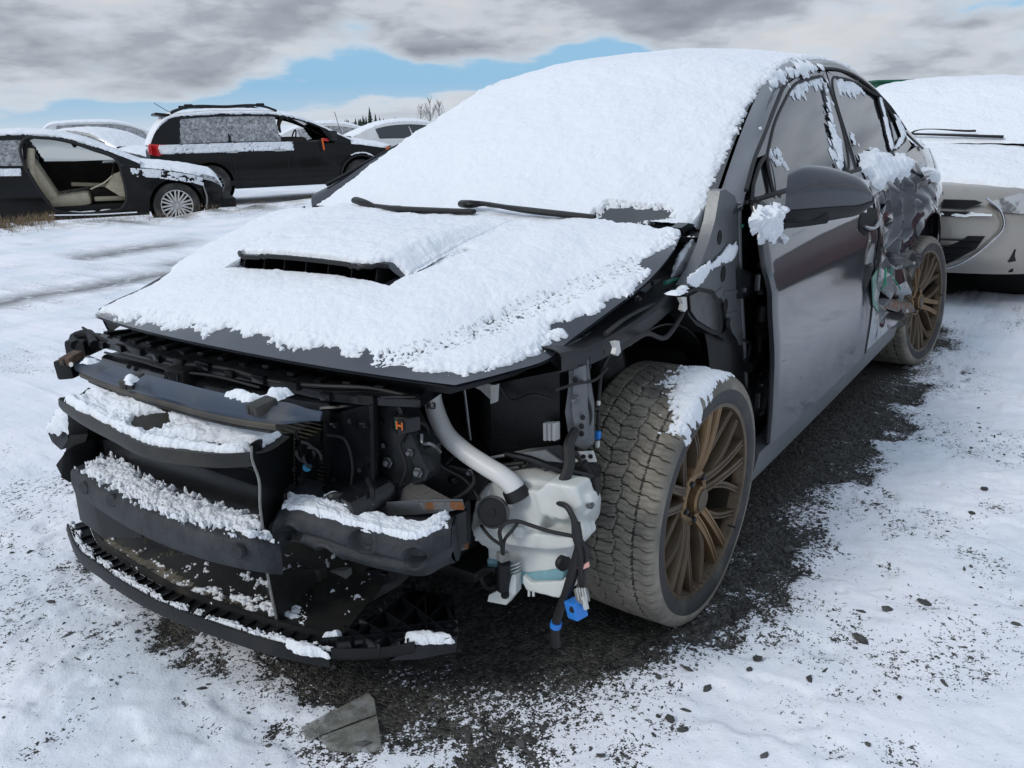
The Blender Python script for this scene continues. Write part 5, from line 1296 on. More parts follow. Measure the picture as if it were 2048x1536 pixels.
# ------------------------------------------------------------------ where the left front wing was: apron rail, inner arch, hinge pillar
def py3(y, *pts): return np.array([at(a, b, y=y) for a, b in pts])
RL = np.array([at(1122, 726, y=.715), at(1180, 712, y=.73), at(1215, 695, y=.74), at(1258, 668, y=.745), at(1300, 640, y=.75), at(1345, 603, y=.755), at(1385, 572, y=.755)])
Rr = resample(RL, 50)
Gr_ = np.stack([Rr+np.array([0, -.15, .012]), Rr+np.array([0, -.12, .030]), Rr+np.array([0, -.02, .024]), Rr+np.array([0, -.004, .018]), Rr+np.array([0, 0, .012]), Rr+np.array([0, .001, -.016]), Rr+np.array([0, -.008, -.020])])
rail = MB().shell(Gr_, .003).build('apron_rail', 'steel_dark', car, angle=30)
for k in range(9):
    i = 8+k*4; MB().box(Rr[i]+np.array([0, .0015, -.004]), (.012, .003, .010), (0, .4, 0)).build('rail_slot', 'dark_void', rail)
P = py3(.70, (1122, 698), (1150, 682), (1190, 660), (1202, 662), (1190, 690), (1182, 712), (1170, 706), (1140, 706), (1126, 708))
b1 = MB().prism(P, (0, -.004, 0), .001).build('wing_bracket', 'steel', rail)
for px, py, r_ in ((1132, 699, .008), (1150, 690, .006), (1167, 676, .008), (1177, 688, .008), (1143, 699, .0035)): disc('bracket_hole', px, py, r_, .0022, 'dark_void', b1, axis=(0, 1, .2), y=.7005)
P = py3(.70, (1280, 580), (1310, 560), (1328, 558), (1332, 590), (1320, 600), (1310, 575), (1296, 588))
b2 = MB().prism(P, (0, -.006, 0), .001).build('wing_bracket', 'steel', rail)
disc('bracket_hole', 1305, 567, .006, .002, 'dark_void', b2, axis=(0, 1, .2), y=.701); bolt(1275, 600, rail, .008, y=.70); bolt(1315, 588, rail, .007, y=.69)
P = py3(.69, (1258, 600), (1300, 575), (1330, 592), (1326, 612), (1296, 606), (1276, 634), (1262, 628)); MB().prism(P, (0, -.02, 0), .003).build('hinge_mount', 'black_wet', rail)
MB().tube(py3(.74, (1388, 570), (1376, 583), (1330, 600), (1245, 640), (1210, 668)), .005, 8).build('rail_bead', 'steel_dark', rail)
MB().tube(py3(.78, (1385, 572), (1382, 600), (1368, 622), (1345, 660), (1335, 672), (1290, 668), (1262, 684), (1232, 702)), .0058, 8, m=60).build('arch_cable', 'rubber', car)
for px, py in ((1366, 612), (1232, 700)):
    MB().prism(py3(.79, (px-4, py-16), (px+7, py-18), (px+10, py+4), (px+4, py+12), (px-2, py+8), (px+1, py-4)), (0, -.01, 0), .002).build('cable_clip', 'white_plastic', car)
MB().tube(py3(.74, (1330, 566), (1350, 560), (1372, 566), (1380, 580)), .0055, 8).build('green_harness', 'green_tape', car)
# inner arch
th = np.linspace(R(74), R(175), 20); Yl = np.linspace(.50, .74, 6)
Ga = np.array([[(.02+.43*math.cos(a), y, .34+.395*math.sin(a)) for a in th] for y in Yl]); MB().shell(Ga, .004).build('inner_arch', 'black', car)
MB().shell(np.array([[(x, .52+.02*math.sin(x*9), z) for x in np.linspace(-.42, .26, 12)] for z in np.linspace(.20, .80, 8)]), .01).build('arch_side_wall', 'black', car)
MB().tube([(0, .56, .80), (0, .62, .55), (.01, .66, .40)], [.055, .05, .04], 14).build('suspension_strut', 'black', car)
MB().tube([(.03, .25, .24), (.02, .50, .25), (.01, .68, .27)], [.03, .028, .03], 10).build('control_arm', 'steel_dark', car)
# foam insulator behind the arch and its window-like recess
P = py3(.79, (1372, 582), (1395, 574), (1425, 580), (1440, 600), (1446, 650), (1442, 672), (1425, 668), (1392, 650), (1376, 630))
ins = MB().prism(P, (0, -.05, 0), .006).build('wing_insulator', 'black', car)
P = py3(.796, (1380, 592), (1398, 583), (1420, 588), (1432, 606), (1436, 660), (1424, 658), (1395, 640), (1382, 622)); MB().prism(P, (0, -.004, 0), .001).build('insulator_recess', 'black_wet', ins)
# hinge pillar: light primed plate with holes, edges folded
P = py3(.785, (1440, 382), (1450, 378), (1470, 392), (1478, 420), (1480, 520), (1484, 620), (1486, 690), (1470, 690), (1458, 640), (1446, 600), (1428, 582), (1400, 578), (1374, 572), (1395, 540), (1416, 490), (1430, 440))
hp = MB().prism(P, (0, -.03, 0), .004).build('hinge_pillar', 'steel', car)
MB().tube(py3(.787, (1478, 405), (1480, 520), (1484, 620), (1490, 720), (1494, 800)), .006, 8).build('pillar_flange', 'steel', hp)
for px, py, rx in ((1440, 475, .012), (1447, 548, .014), (1452, 612, .013), (1457, 644, .012)):
    c = at(px, py, y=.7868); th_ = np.linspace(0, 2*np.pi, 20, endpoint=False)
    MB().prism([(c[0]+rx*1.15*math.cos(a), c[1], c[2]+rx*1.5*math.sin(a)) for a in th_], (0, -.002, 0)).build('pillar_hole', 'dark_void', hp)
P = py3(.788, (1428, 590), (1444, 575), (1450, 578), (1436, 600)); MB().prism(P, (0, -.004, 0), .001).build('pillar_rib', 'steel', hp)
P = py3(.788, (1448, 584), (1476, 580), (1477, 586), (1450, 592)); MB().prism(P, (0, -.004, 0), .0015).build('pillar_rib', 'steel', hp)
P = py3(.788, (1452, 628), (1478, 622), (1479, 628), (1454, 636)); MB().prism(P, (0, -.004, 0), .0015).build('pillar_rib', 'steel', hp)
# lower rearward part of the arch: swept black pressing
rows = [py3(.76, (1392, 640), (1410, 670), (1418, 720), (1420, 780)), py3(.79, (1440, 670), (1462, 690), (1476, 740), (1485, 800)), py3(.78, (1462, 640), (1486, 690), (1492, 760), (1495, 830))]
MB().shell(surf(rows, 20, 10), .006).build('arch_rear_pressing', 'black', car)
# door aperture post with hinges, check strap and wiring boot
P = py3(.775, (1482, 410), (1512, 440), (1532, 500), (1542, 620), (1543, 760), (1538, 830), (1520, 890), (1500, 880), (1492, 760), (1486, 640), (1480, 520))
post = MB().prism(P, (0, -.04, 0), .004).build('door_post', 'black', car)
for py in (560, 795):
    h_ = MB().prism(py3(.80, (1482, py-22), (1500, py-18), (1506, py-12), (1526, py-10), (1532, py+2), (1530, py+24), (1505, py+28), (1484, py+38)), (0, -.022, 0), .004).build('door_hinge', 'steel_dark', post)
    MB().box(at(1518, py+4, y=.815), (.028, .016, .046), bev=.004).build('hinge_knuckle', 'steel_bare', h_)
    bolt(1521, py-30 if py == 560 else py+30, h_, .008, y=.80); bolt(1521, py+24 if py == 560 else py-24, h_, .007, y=.805); bolt(1487, py+20, h_, .007, y=.80)
boot = MB().tube(py3(.80, (1527, 612), (1524, 640), (1522, 668)), [.020, .022, .019], 12).build('wiring_boot', 'black_dirty', post)
for k in range(5): MB().lathe([(.018, -.004), (.0235, 0), (.018, .004)], at(1521, 645+k*6, y=.80), (.05, 0, 1), 14).build('boot_rib', 'black_dirty', boot)
MB().tube(py3(.80, (1520, 668), (1518, 705), (1508, 725), (1495, 735)), [.014, .013, .016, .016], 10).build('wiring_boot_lower', 'black', post)
for px, py in ((1494, 724), (1490, 684), (1520, 748), (1490, 405)): bolt(px, py, post, .005, y=.785)
MB().tube(py3(.80, (1487, 680), (1500, 690), (1497, 712), (1487, 722)), .004, 6).build('check_strap', 'steel_dark', post)
MB().box(at(1484, 452, y=.80), (.012, .008, .008), bev=.002).build('green_plug', 'green_tape', post)
MB().box((-.40, .80, .245), (.10, .09, .08), bev=.01).build('sill_end', 'steel_dark', car)
# hood hinge stub by the cowl, and snow in the channel
MB().prism(py3(.70, (1362, 456), (1378, 446), (1392, 450), (1396, 470), (1384, 470), (1376, 460), (1368, 470)), (0, -.03, 0), .003).build('hood_hinge', 'steel_dark', car)
def lump_snow(name, pix, plane, parent, depth, seed, step=.004, w=.012, nrm=(.3, .5, .8), amp=1.3):
    k, v = list(plane.items())[0]
    P = np.array([at(a, b, **plane) for a, b in pix]); ax = {'y': (0, 2), 'z': (0, 1), 'x': (1, 2)}[k]
    lo = P.min(0)-.02; hi = P.max(0)+.02
    AA, BB = np.meshgrid(np.linspace(lo[ax[0]], hi[ax[0]], max(8, int((hi-lo)[ax[0]]/step))), np.linspace(lo[ax[1]], hi[ax[1]], max(8, int((hi-lo)[ax[1]]/step))))
    m = sdpoly(AA, BB, P[:, ax])/w+amp*fbm(AA*30, BB*30, 4, seed)+.8*fbm(AA*95, BB*95, 3, seed+2)
    G = np.zeros(AA.shape+(3,)); G[..., ax[0]] = AA; G[..., ax[1]] = BB; G[..., {'x': 0, 'y': 1, 'z': 2}[k]] = v
    h = np.where(m > 0, depth*np.clip(m, 0, 2.2)**.55*(1+.6*fbm(AA*40, BB*40, 3, seed+7)), -1)
    return snow_cover(name, G, h, parent, 'snow', normal=np.array(nrm)/np.linalg.norm(nrm))
MB().prism(py3(.70, (1345, 560), (1400, 440), (1420, 455), (1400, 530), (1372, 575)), (-.0, -.05, -.02), .004).build('cowl_gutter', 'steel', car)
lump_snow('snow_patch', [(1340, 555), (1352, 520), (1370, 490), (1376, 470), (1400, 475), (1404, 495), (1390, 530), (1375, 558)], dict(y=.715), car, .016, 201)
lump_snow('snow_patch', [(1376, 558), (1398, 535), (1430, 515), (1470, 488), (1476, 498), (1468, 515), (1440, 525), (1420, 545), (1395, 570)], dict(y=.79), car, .012, 203)
lump_snow('snow_patch', [(1385, 440), (1405, 410), (1430, 385), (1442, 392), (1436, 420), (1425, 440), (1400, 455)], dict(y=.735), car, .016, 205)
lump_snow('snow_patch', [(1336, 585), (1360, 572), (1376, 574), (1366, 588), (1345, 590)], dict(z=.835), car, .006, 207)
lump_snow('snow_patch', [(450, 788), (480, 782), (520, 795), (540, 782), (580, 785), (560, 798), (500, 805), (460, 796)], dict(z=.700), car, .012, 209, nrm=(0, 0, 1))
lump_snow('snow_patch', [(160, 716), (178, 714), (190, 722), (176, 728), (162, 724)], dict(z=.70), car, .008, 211, nrm=(0, 0, 1))
lump_snow('snow_patch', [(245, 756), (262, 752), (272, 760), (262, 770), (250, 764)], dict(z=.705), car, .008, 213, nrm=(0, 0, 1))
lump_snow('snow_patch', [(690, 1008), (730, 985), (780, 968), (800, 962), (790, 975), (740, 1003), (700, 1012)], dict(z=.475), car, .006, 215, nrm=(0, 0, 1), amp=2.2)
lump_snow('snow_patch', [(640, 990), (670, 982), (690, 990), (670, 1000), (650, 1002)], dict(z=.47), car, .008, 217, nrm=(0, 0, 1))

# ------------------------------------------------------------------ torn rear: shards, rust, handles, scrawl
handle = MB().prism([on_side(a, b)+np.array([0, .004, 0]) for a, b in ((1717, 445), (1722, 422), (1738, 414), (1752, 418), (1754, 440), (1745, 460), (1728, 470), (1718, 460))], (0, -.012, 0), .004).build('handle_recess', 'dark_void', door_L)
P = [on_side(a, b)+np.array([0, .012, 0]) for a, b in ((1720, 452), (1730, 456), (1744, 452), (1752, 440))]
MB().tube(P, [.008, .012, .012, .007], 10, flat=.6).build('door_handle', 'paint', door_L)
P = [on_side(a, b)+np.array([0, .02, 0]) for a, b in ((1834, 352), (1845, 350), (1854, 344))]
MB().tube(P, [.010, .012, .009], 8).build('door_handle', 'crumpled', rdoor_L)
rng = np.random.default_rng(5)
def shard(name, pix, mat, out=.02, curl=.03, seed=0, parent=None, y0=None):
    """torn sheet metal: an irregular bent patch standing off the body side"""
    P = [on_side(a, b) for a, b in pix]
    B = np.array(P); B[:, 1] += dent(B[:, 0], B[:, 2]); c = B.mean(0)
    V = [c+np.array([0, out+curl*.5, 0])]; F = []
    n = len(B)
    ring = []
    for i, p in enumerate(B):
        q = p+np.array([0, out-curl*rng.random(), 0]); ring.append(q)
    mid = [(c*.45+q*.55)+np.array([rng.normal(0, .006), out*.3+curl*(rng.random()-.3), rng.normal(0, .006)]) for q in ring]
    V = [V[0]]+mid+ring
    F = [(0, 1+i, 1+(i+1) % n) for i in range(n)]+[(1+i, 1+n+i, 1+n+(i+1) % n, 1+(i+1) % n) for i in range(n)]
    o = mk(name, V, F, mat, parent or car, smooth=True, angle=22)
    s = o.modifiers.new('thickness', 'SOLIDIFY'); s.thickness = .002
    return o
shard('torn_metal', [(1800, 520), (1808, 505), (1822, 508), (1835, 500), (1848, 512), (1842, 535), (1822, 540), (1806, 535)], 'steel_dark', .008, .03)
shard('torn_metal', [(1768, 505), (1782, 492), (1790, 498), (1786, 515), (1772, 520)], 'rusty_steel', .010, .025)
shard('torn_metal', [(1752, 520), (1770, 510), (1800, 512), (1806, 540), (1800, 580), (1780, 600), (1768, 575), (1756, 560)], 'crumpled', .010, .035)
shard('torn_metal', [(1800, 520), (1826, 520), (1832, 560), (1826, 600), (1806, 600), (1798, 570)], 'crumpled', .008, .035)
shard('torn_metal', [(1775, 600), (1800, 598), (1822, 606), (1826, 622), (1806, 628), (1778, 618)], 'rusty_steel', .010, .018)
shard('torn_metal', [(1770, 625), (1808, 612), (1815, 640), (1808, 650), (1775, 660), (1764, 650)], 'crumpled', .010, .025)
shard('torn_metal', [(1790, 440), (1815, 428), (1840, 440), (1838, 480), (1812, 490), (1794, 470)], 'crumpled', .004, .035)
shard('torn_metal', [(1762, 420), (1785, 400), (1800, 430), (1790, 470), (1768, 470)], 'crumpled', .002, .03)
shard('torn_metal', [(1722, 560), (1732, 530), (1742, 525), (1738, 555), (1728, 580)], 'seal', .004, .02)
for px, py in ((1812, 572), (1828, 526), (1814, 622)): disc('rivet', px, py, .007, .003, 'white_plastic', car, axis=(.2, 1, .1), y=.90)
M['green_paint'] = material('green_marker', (.05, .36, .20), .5)
M['green_smear'] = material('green_smear', (.16, .30, .24), .5, dirt=(.06, .07, .08), dscale=30, damt=.5)
def scrawl(pix, r=.0030, mat='green_paint', off=.012):
    P = [on_side(a, b) for a, b in pix]; P = [p+np.array([0, float(dent(p[0], p[2]))+.018+off, 0]) for p in P]
    MB().tube(P, r, 6, m=len(P)*5, flat=.5).build('marker_scrawl', mat, rdoor_L)
# hand-drawn capital letters: A, O, S
scrawl([(1760, 572), (1764, 540), (1766, 536), (1770, 560), (1772, 580)]); scrawl([(1761, 560), (1770, 556)])
scrawl([(1778, 548), (1774, 558), (1776, 574), (1784, 576), (1787, 562), (1784, 548), (1778, 547)])
scrawl([(1797, 538), (1790, 540), (1789, 552), (1795, 560), (1796, 574), (1789, 580)])
plate_s = [on_side(a, b) for a, b in ((1742, 556), (1752, 540), (1762, 560), (1768, 600), (1758, 625), (1744, 610))]
MB().prism([p+np.array([0, float(dent(p[0], p[2]))+.005, 0]) for p in plate_s], (0, -.004, 0), .001).build('paint_smear', 'green_smear', rdoor_L)
MB().prism([(-3.02, .86, .34), (-3.10, .87, .52), (-3.12, .86, .80), (-3.20, .85, .80), (-3.18, .85, .34)], (0, -.03, 0), .006).build('arch_trim_remnant', 'black', car)

# ------------------------------------------------------------------ loose wiring and small hardware in the open front
cable([(560, 815, .60), (610, 800, .60), (680, 812, .61), (740, 800, .595), (800, 812, .58), (850, 800, .55)], .0035)
cable([(590, 860, .635), (600, 900, .64), (596, 950, .64), (612, 1000, .65)], .0045)
cable([(655, 870, .63), (690, 880, .632), (705, 930, .632), (700, 985, .64)], .0030)
cable([(812, 862, .61), (800, 890, .605), (812, 930, .60), (800, 975, .60)], .0035)
cable([(830, 842, .585), (850, 850, .56), (858, 890, .54), (880, 930, .52), (930, 960, .50), (960, 1000, .50)], .0042)
cable([(890, 930, .50), (920, 905, .46), (960, 925, .44), (1000, 930, .42), (1050, 925, .41)], .0055)
cable([(905, 1000, .54), (930, 985, .52), (948, 965, .50), (940, 930, .48)], .0045)
cable([(1000, 775, .40), (1020, 800, .395), (1070, 790, .38), (1105, 800, .36)], .0040)
cable([(1125, 900, .36), (1150, 905, .36), (1165, 940, .355), (1160, 975, .36)], .0050)
cable([(1180, 730, .30), (1170, 770, .315), (1182, 830, .315), (1176, 870, .32)], .0036)
cable([(210, 705, .63), (280, 722, .645), (350, 742, .66), (430, 752, .66), (520, 775, .655)], .0032)
cable([(300, 1085, .74), (360, 1100, .74), (430, 1120, .73), (500, 1140, .71)], .0040)
_r = np.random.default_rng(91)
for px, py, x in ((570, 900, .648), (580, 940, .648), (668, 850, .63), (700, 842, .63), (728, 850, .63), (668, 960, .63), (720, 940, .63), (762, 845, .592), (790, 830, .592), (765, 890, .592), (820, 905, .60), (905, 960, .515), (940, 945, .49), (1040, 930, .405), (1090, 935, .39), (1150, 800, .352), (1150, 760, .35), (1165, 835, .352), (640, 1160, .60), (690, 1150, .565), (770, 1150, .565), (700, 1100, .70), (215, 745, .66), (300, 772, .668), (450, 800, .668), (560, 820, .66)):
    c = at(px, py, x=x); k_ = _r.integers(0, 3)
    if k_ == 0: bolt(px, py, car, .0055, x=x+.004)
    elif k_ == 1: MB().box(c, (.014, .016, .012), (_r.uniform(-.4, .4), 0, _r.uniform(-.5, .5)), .002).build('clip', 'black_wet', car)
    else: MB().lathe([(.0, .003), (.005, .003), (.006, .0), (.005, -.004)], c, (1, .2, .1), 12).build('push_rivet', 'black', car)
for a, b, w_ in (((752, 812, .594), (752, 985, .594), .006), ((796, 812, .592), (824, 880, .592), .005), ((596, 880, .64), (596, 1000, .64), .006), ((575, 1145, .67), (640, 1230, .63), .004)):
    MB().tube(px3(a, b), w_, 6, smooth=False).build('panel_bead', 'black_wet', car)
for k in range(9):
    px = 652+k*10; MB().prism(px3((px, 1020-k*1.0, .69), (px+6, 1018-k*1.0, .69), (px+6, 1002-k*1.6, .69), (px, 1003-k*1.6, .69)), (-.002, 0, 0)).build('torn_tab', 'black_wet', car) if k % 3 == 0 else None

# far end of the bumper foam, sticking out past the duct
fe = MB().prism(px3((92, 858, .64), (112, 822, .63), (132, 822, .63), (136, 880, .63), (122, 900, .64), (104, 884, .64)), (-.10, 0, 0), .008).build('bumper_foam_end', 'foam', car)
lump_snow('snow_patch', [(94, 858), (112, 822), (132, 820), (134, 858), (112, 866)], dict(x=.645), fe, .006, 231, nrm=(.6, 0, .8))
# ------------------------------------------------------------------ ground: snow over dark gravel
def gline(pix, z=0.0): return [tuple(at(a, b, z=z)[:2]) for a, b in pix]
BARE = gline([(330, 1130), (420, 1215), (500, 1275), (560, 1330), (700, 1372), (800, 1392), (900, 1425), (1010, 1430), (1100, 1395), (1230, 1345), (1330, 1285), (1420, 1225), (1500, 1150), (1560, 1080), (1630, 985), (1690, 915), (1740, 850), (1790, 790), (1850, 722), (1890, 660)])
BARE = BARE+[(-3.6, .80), (-4.0, .3), (-3.9, -.8), (.5, -.85)]
SILV = gline([(1890, 580), (2048, 582), (2300, 584)])+[(-12, 4), (-12, -.8)]
def axis_coords(a, b, step, far, g=1.09):
    c = list(np.arange(a, b, step)); s = step
    up = []; v = c[-1]
    while v < far: s *= g; v += s; up.append(v)
    dn = []; v = c[0]; s = step
    while v > -far: s *= g; v -= s; dn.append(v)
    return np.array(dn[::-1]+c+up)
gx = axis_coords(-2.4, 1.55, .0105, 1500); gy = axis_coords(-1.2, 2.2, .0105, 1500)
GX, GY = np.meshgrid(gx, gy)
near = np.hypot(GX, GY) < 60
sd = sdpoly(GX, GY, BARE); sd2 = sdpoly(GX, GY, SILV)
n0 = fbm(GX*1.1, GY*1.1, 4, 301); n1 = fbm(GX*4.2, GY*4.2, 4, 302); n2 = fbm(GX*17, GY*17, 4, 303); n3 = fbm(GX*60, GY*60, 3, 304)
bare = np.maximum(sd, sd2)
snow = sstep(.17, -.26, bare+.15*n1+.10*n2+.07*n3)
# thin, gravel-strewn places in the open snow
thin = sstep(.10, .30, fbm(GX*2.4+3, GY*2.4, 4, 305)+.10)*.40*sstep(0, -.3, sd)
thin = np.maximum(thin, .50*sstep(.55, .10, -sd)*sstep(.05, .25, n1+.12))
SPOT = []
for px, py, r_ in ((1690, 1280, .09), (1580, 1215, .06), (1780, 1130, .07), (1720, 1230, .05), (1850, 1200, .12), (1810, 1510, .09), (1660, 1500, .06), (1930, 1100, .08), (1990, 1010, .10), (1560, 1100, .04), (1150, 1470, .16), (1250, 1500, .12), (110, 1470, .06), (60, 1500, .07), (150, 1430, .05), (90, 1340, .05), (160, 1320, .05), (330, 1290, .10), (420, 1330, .09), (250, 1250, .05), (1980, 1350, .08), (1330, 1440, .10), (1050, 1500, .14)):
    c = at(px, py, z=.01); d = np.hypot((GX-c[0]), GY-c[1]); SPOT.append((c[0], c[1], r_))
    thin = np.maximum(thin, .60*sstep(r_, r_*.2, d+.05*n2))
snow = np.clip(snow-thin*(.55+.9*n2), 0, 1)
# packed wheel tracks of the lane on the left
TR1 = gline([(-500, 625), (0, 545), (200, 512), (390, 480), (600, 440), (800, 405)]); TR2 = gline([(-500, 720), (0, 606), (120, 585), (230, 566), (420, 520), (700, 455)])
track = np.where(near, np.maximum(sstep(.11, .04, sdline(GX, GY, TR1)+.06*n1), sstep(.26, .12, sdline(GX, GY, TR2)+.22*n1)), 0)
H = np.where(near, .020*snow*(.8+.6*n1)+.010*n0*snow+.004*n2*snow+.0030*n3*(1-snow)-.012*track+.0015*n3, 0)
# lumps pressed into the snow in the foreground
H += np.where(near, .012*snow*np.maximum(0, fbm(GX*3.0, GY*3.0, 3, 308)-.10), 0)
trod = sstep(.13, .20, fbm(GX*4.5+7, GY*4.5, 3, 311)+.25*n2)            # trodden hollows with soft rims
H -= np.where(near, .010*trod*snow, 0)
H += np.where(near, .0035*snow*n2+.0012*snow*n3, 0)
# rough verge in front of the parked rows
VG = gline([(-900, 560), (-300, 492), (0, 462), (250, 442), (420, 430), (600, 408), (760, 388), (1000, 362)])
vd = sdline(GX, GY, VG)
verge = np.where(near, sstep(1.0, .0, vd), 0)
H += verge*(.05+.10*fbm(GX*2.2, GY*2.2, 4, 306))
# the ground beyond the verge lies lower
dip = sdpoly(GX, GY, [VG[0]]+VG+[VG[-1]]+[tuple(at(1400, 300, d=1900)[:2]), tuple(at(-3200, 300, d=1900)[:2])])
DIP = -.25*sstep(.1, 1.3, dip)
H += np.where(dip > 0, DIP, 0)
far_h = sstep(20, 60, np.hypot(GX, GY))
snow = np.clip(snow-.55*verge*sstep(-.02, .2, fbm(GX*5, GY*5, 4, 307)), 0, 1)
V = np.stack([GX, GY, H-.006], -1).reshape(-1, 3)
nvv, nuu = GX.shape
I, J = np.meshgrid(np.arange(nvv-1), np.arange(nuu-1), indexing='ij'); a = (I*nuu+J).ravel(); Fq = np.stack([a, a+1, a+nuu+1, a+nuu], 1)
me = bpy.data.meshes.new('ground'); me.vertices.add(len(V)); me.vertices.foreach_set('co', V.astype(np.float32).ravel())
me.loops.add(Fq.size); me.loops.foreach_set('vertex_index', Fq.astype(np.int32).ravel())
me.polygons.add(len(Fq)); me.polygons.foreach_set('loop_start', np.arange(0, Fq.size, 4, dtype=np.int32)); me.update(calc_edges=True)
me.polygons.foreach_set('use_smooth', [True]*len(Fq)); me.update()
for nm_, arr in (('snow', snow), ('track', track), ('verge', verge)):
    at_ = me.attributes.new(nm_, 'FLOAT', 'POINT'); at_.data.foreach_set('value', arr.astype(np.float32).ravel())
gm = bpy.data.materials.new('snowy_gravel'); gm.use_nodes = True; t = gm.node_tree; b = t.nodes['Principled BSDF']
def gn(ty, **kw):
    n = t.nodes.new(ty)
    for k, v in kw.items():
        if k in n.inputs.keys(): n.inputs[k].default_value = v
        else: setattr(n, k, v)
    return n
def gmath(op, a, b2, clamp=False):
    n = t.nodes.new('ShaderNodeMath'); n.operation = op; n.use_clamp = clamp
    for i, v in enumerate((a, b2)):
        if isinstance(v, (int, float)): n.inputs[i].default_value = v
        else: t.links.new(v, n.inputs[i])
    return n.outputs[0]
def grange(v, a, b2, lo=0.0, hi=1.0):
    n = t.nodes.new('ShaderNodeMapRange'); n.interpolation_type = 'SMOOTHSTEP'
    for i, q in enumerate((a, b2, lo, hi)): n.inputs[i+1].default_value = q
    t.links.new(v, n.inputs[0]); return n.outputs[0]
def gmix(f, a, b2):
    n = t.nodes.new('ShaderNodeMix'); n.data_type = 'RGBA'
    for i, v in ((0, f), (6, a), (7, b2)):
        if isinstance(v, tuple): n.inputs[i].default_value = (*v, 1)
        elif isinstance(v, (int, float)): n.inputs[i].default_value = v
        else: t.links.new(v, n.inputs[i])
    return n.outputs[2]
geo = gn('ShaderNodeNewGeometry')
def gnoise(sc, det=4, rough=.55):
    n = gn('ShaderNodeTexNoise', Scale=sc, Detail=det, Roughness=rough); t.links.new(geo.outputs['Position'], n.inputs[0]); return n.outputs[0]
def gattr(nm_):
    n = gn('ShaderNodeAttribute', attribute_name=nm_); return n.outputs['Fac']
sa = gattr('snow')
fine = gmath('ADD', gmath('MULTIPLY', gmath('SUBTRACT', gnoise(75), .5), 1.7), gmath('MULTIPLY', gmath('SUBTRACT', gnoise(210, 3), .5), 1.5))
snf = grange(gmath('ADD', sa, fine), .42, .56)
vor = gn('ShaderNodeTexVoronoi', Scale=85.0); t.links.new(geo.outputs['Position'], vor.inputs[0])
vor2 = gn('ShaderNodeTexVoronoi', Scale=190.0); t.links.new(geo.outputs['Position'], vor2.inputs[0])
sepc = gn('ShaderNodeSeparateColor'); t.links.new(vor.outputs['Color'], sepc.inputs[0])
grav = gmix(grange(sepc.outputs[0], 0, 1), (.022, .0215, .020), (.085, .081, .072))
grav = gmix(gmath('MULTIPLY', grange(gnoise(2.4, 5), .45, .65), .55), grav, (.043, .040, .033))
grav = gmix(gmath('MULTIPLY', grange(gnoise(330, 2), .62, .72), .6), grav, (.30, .31, .32))       # frozen specks
snc = gmix(grange(gnoise(1.6, 5), .35, .68), (.87, .88, .935), (.72, .775, .845))
snc = gmix(gmath('MULTIPLY', grange(gnoise(5.0, 5), .52, .72), .45), snc, (.90, .905, .945))
snc = gmix(gmath('MULTIPLY', gattr('track'), grange(gnoise(9, 5), .22, .50)), snc, (.22, .225, .235))
verc = gmix(grange(gnoise(14, 6), .4, .6), (.24, .195, .13), (.46, .42, .34))
snc = gmix(gmath('MULTIPLY', gmath('MULTIPLY', gattr('verge'), grange(gnoise(7, 6), .40, .58)), .75), snc, verc)
col = gmix(snf, grav, snc); t.links.new(col, b.inputs['Base Color'])
t.links.new(grange(snf, 0, 1, .62, .8), b.inputs['Roughness']); b.inputs['Specular IOR Level'].default_value = .3
hgt = gmath('ADD', gmath('MULTIPLY', gmath('ADD', gmath('MULTIPLY', vor.outputs['Distance'], -.9), gmath('MULTIPLY', vor2.outputs['Distance'], -.5)), gmath('SUBTRACT', 1.0, snf)), gmath('MULTIPLY', snf, 1.1))
hgt = gmath('ADD', hgt, gmath('ADD', gmath('MULTIPLY', gnoise(160, 3), .22), gmath('MULTIPLY', gnoise(28, 4), .65)))
bmp = gn('ShaderNodeBump', Distance=.008, Strength=.75); t.links.new(hgt, bmp.inputs['Height']); t.links.new(bmp.outputs[0], b.inputs['Normal'])
me.materials.append(gm)
ground = bpy.data.objects.new('ground', me); COL.objects.link(ground); ground['kind'] = 'structure'

# loose stones
def ico():
    bm = bmesh.new(); bmesh.ops.create_icosphere(bm, subdivisions=1, radius=1); v = np.array([p.co[:] for p in bm.verts]); bm.verts.index_update()
    f = [[q.index for q in g.verts] for g in bm.faces]; bm.free(); return v, f
IV, IF = ico()
def hgt_at(x, y):
    i = np.clip(np.searchsorted(gy, y), 0, len(gy)-1); j = np.clip(np.searchsorted(gx, x), 0, len(gx)-1); return H[i, j]-.006, snow[i, j]
rng = np.random.default_rng(17)
VV, FF = [], []; cnt = 0; tries = 0
def add_stone(x, y, s, sink=.35):
    global cnt
    z, _ = hgt_at(x, y)
    sc = s*np.array([rng.uniform(.7, 2.2), rng.uniform(.5, 1.1), rng.uniform(.35, .8)])*rng.uniform(.6, 1.3); a = rng.uniform(0, 6.28)
    v = IV*sc*(1+rng.normal(0, .24, (len(IV), 1))); c_, s_ = math.cos(a), math.sin(a)
    v = np.stack([v[:, 0]*c_-v[:, 1]*s_, v[:, 0]*s_+v[:, 1]*c_, v[:, 2]], 1)+np.array([x, y, z+sc[2]*(1-2*sink)*.6])
    FF.extend([[i+len(VV)*len(IV) for i in f] for f in IF]); VV.append(v); cnt += 1
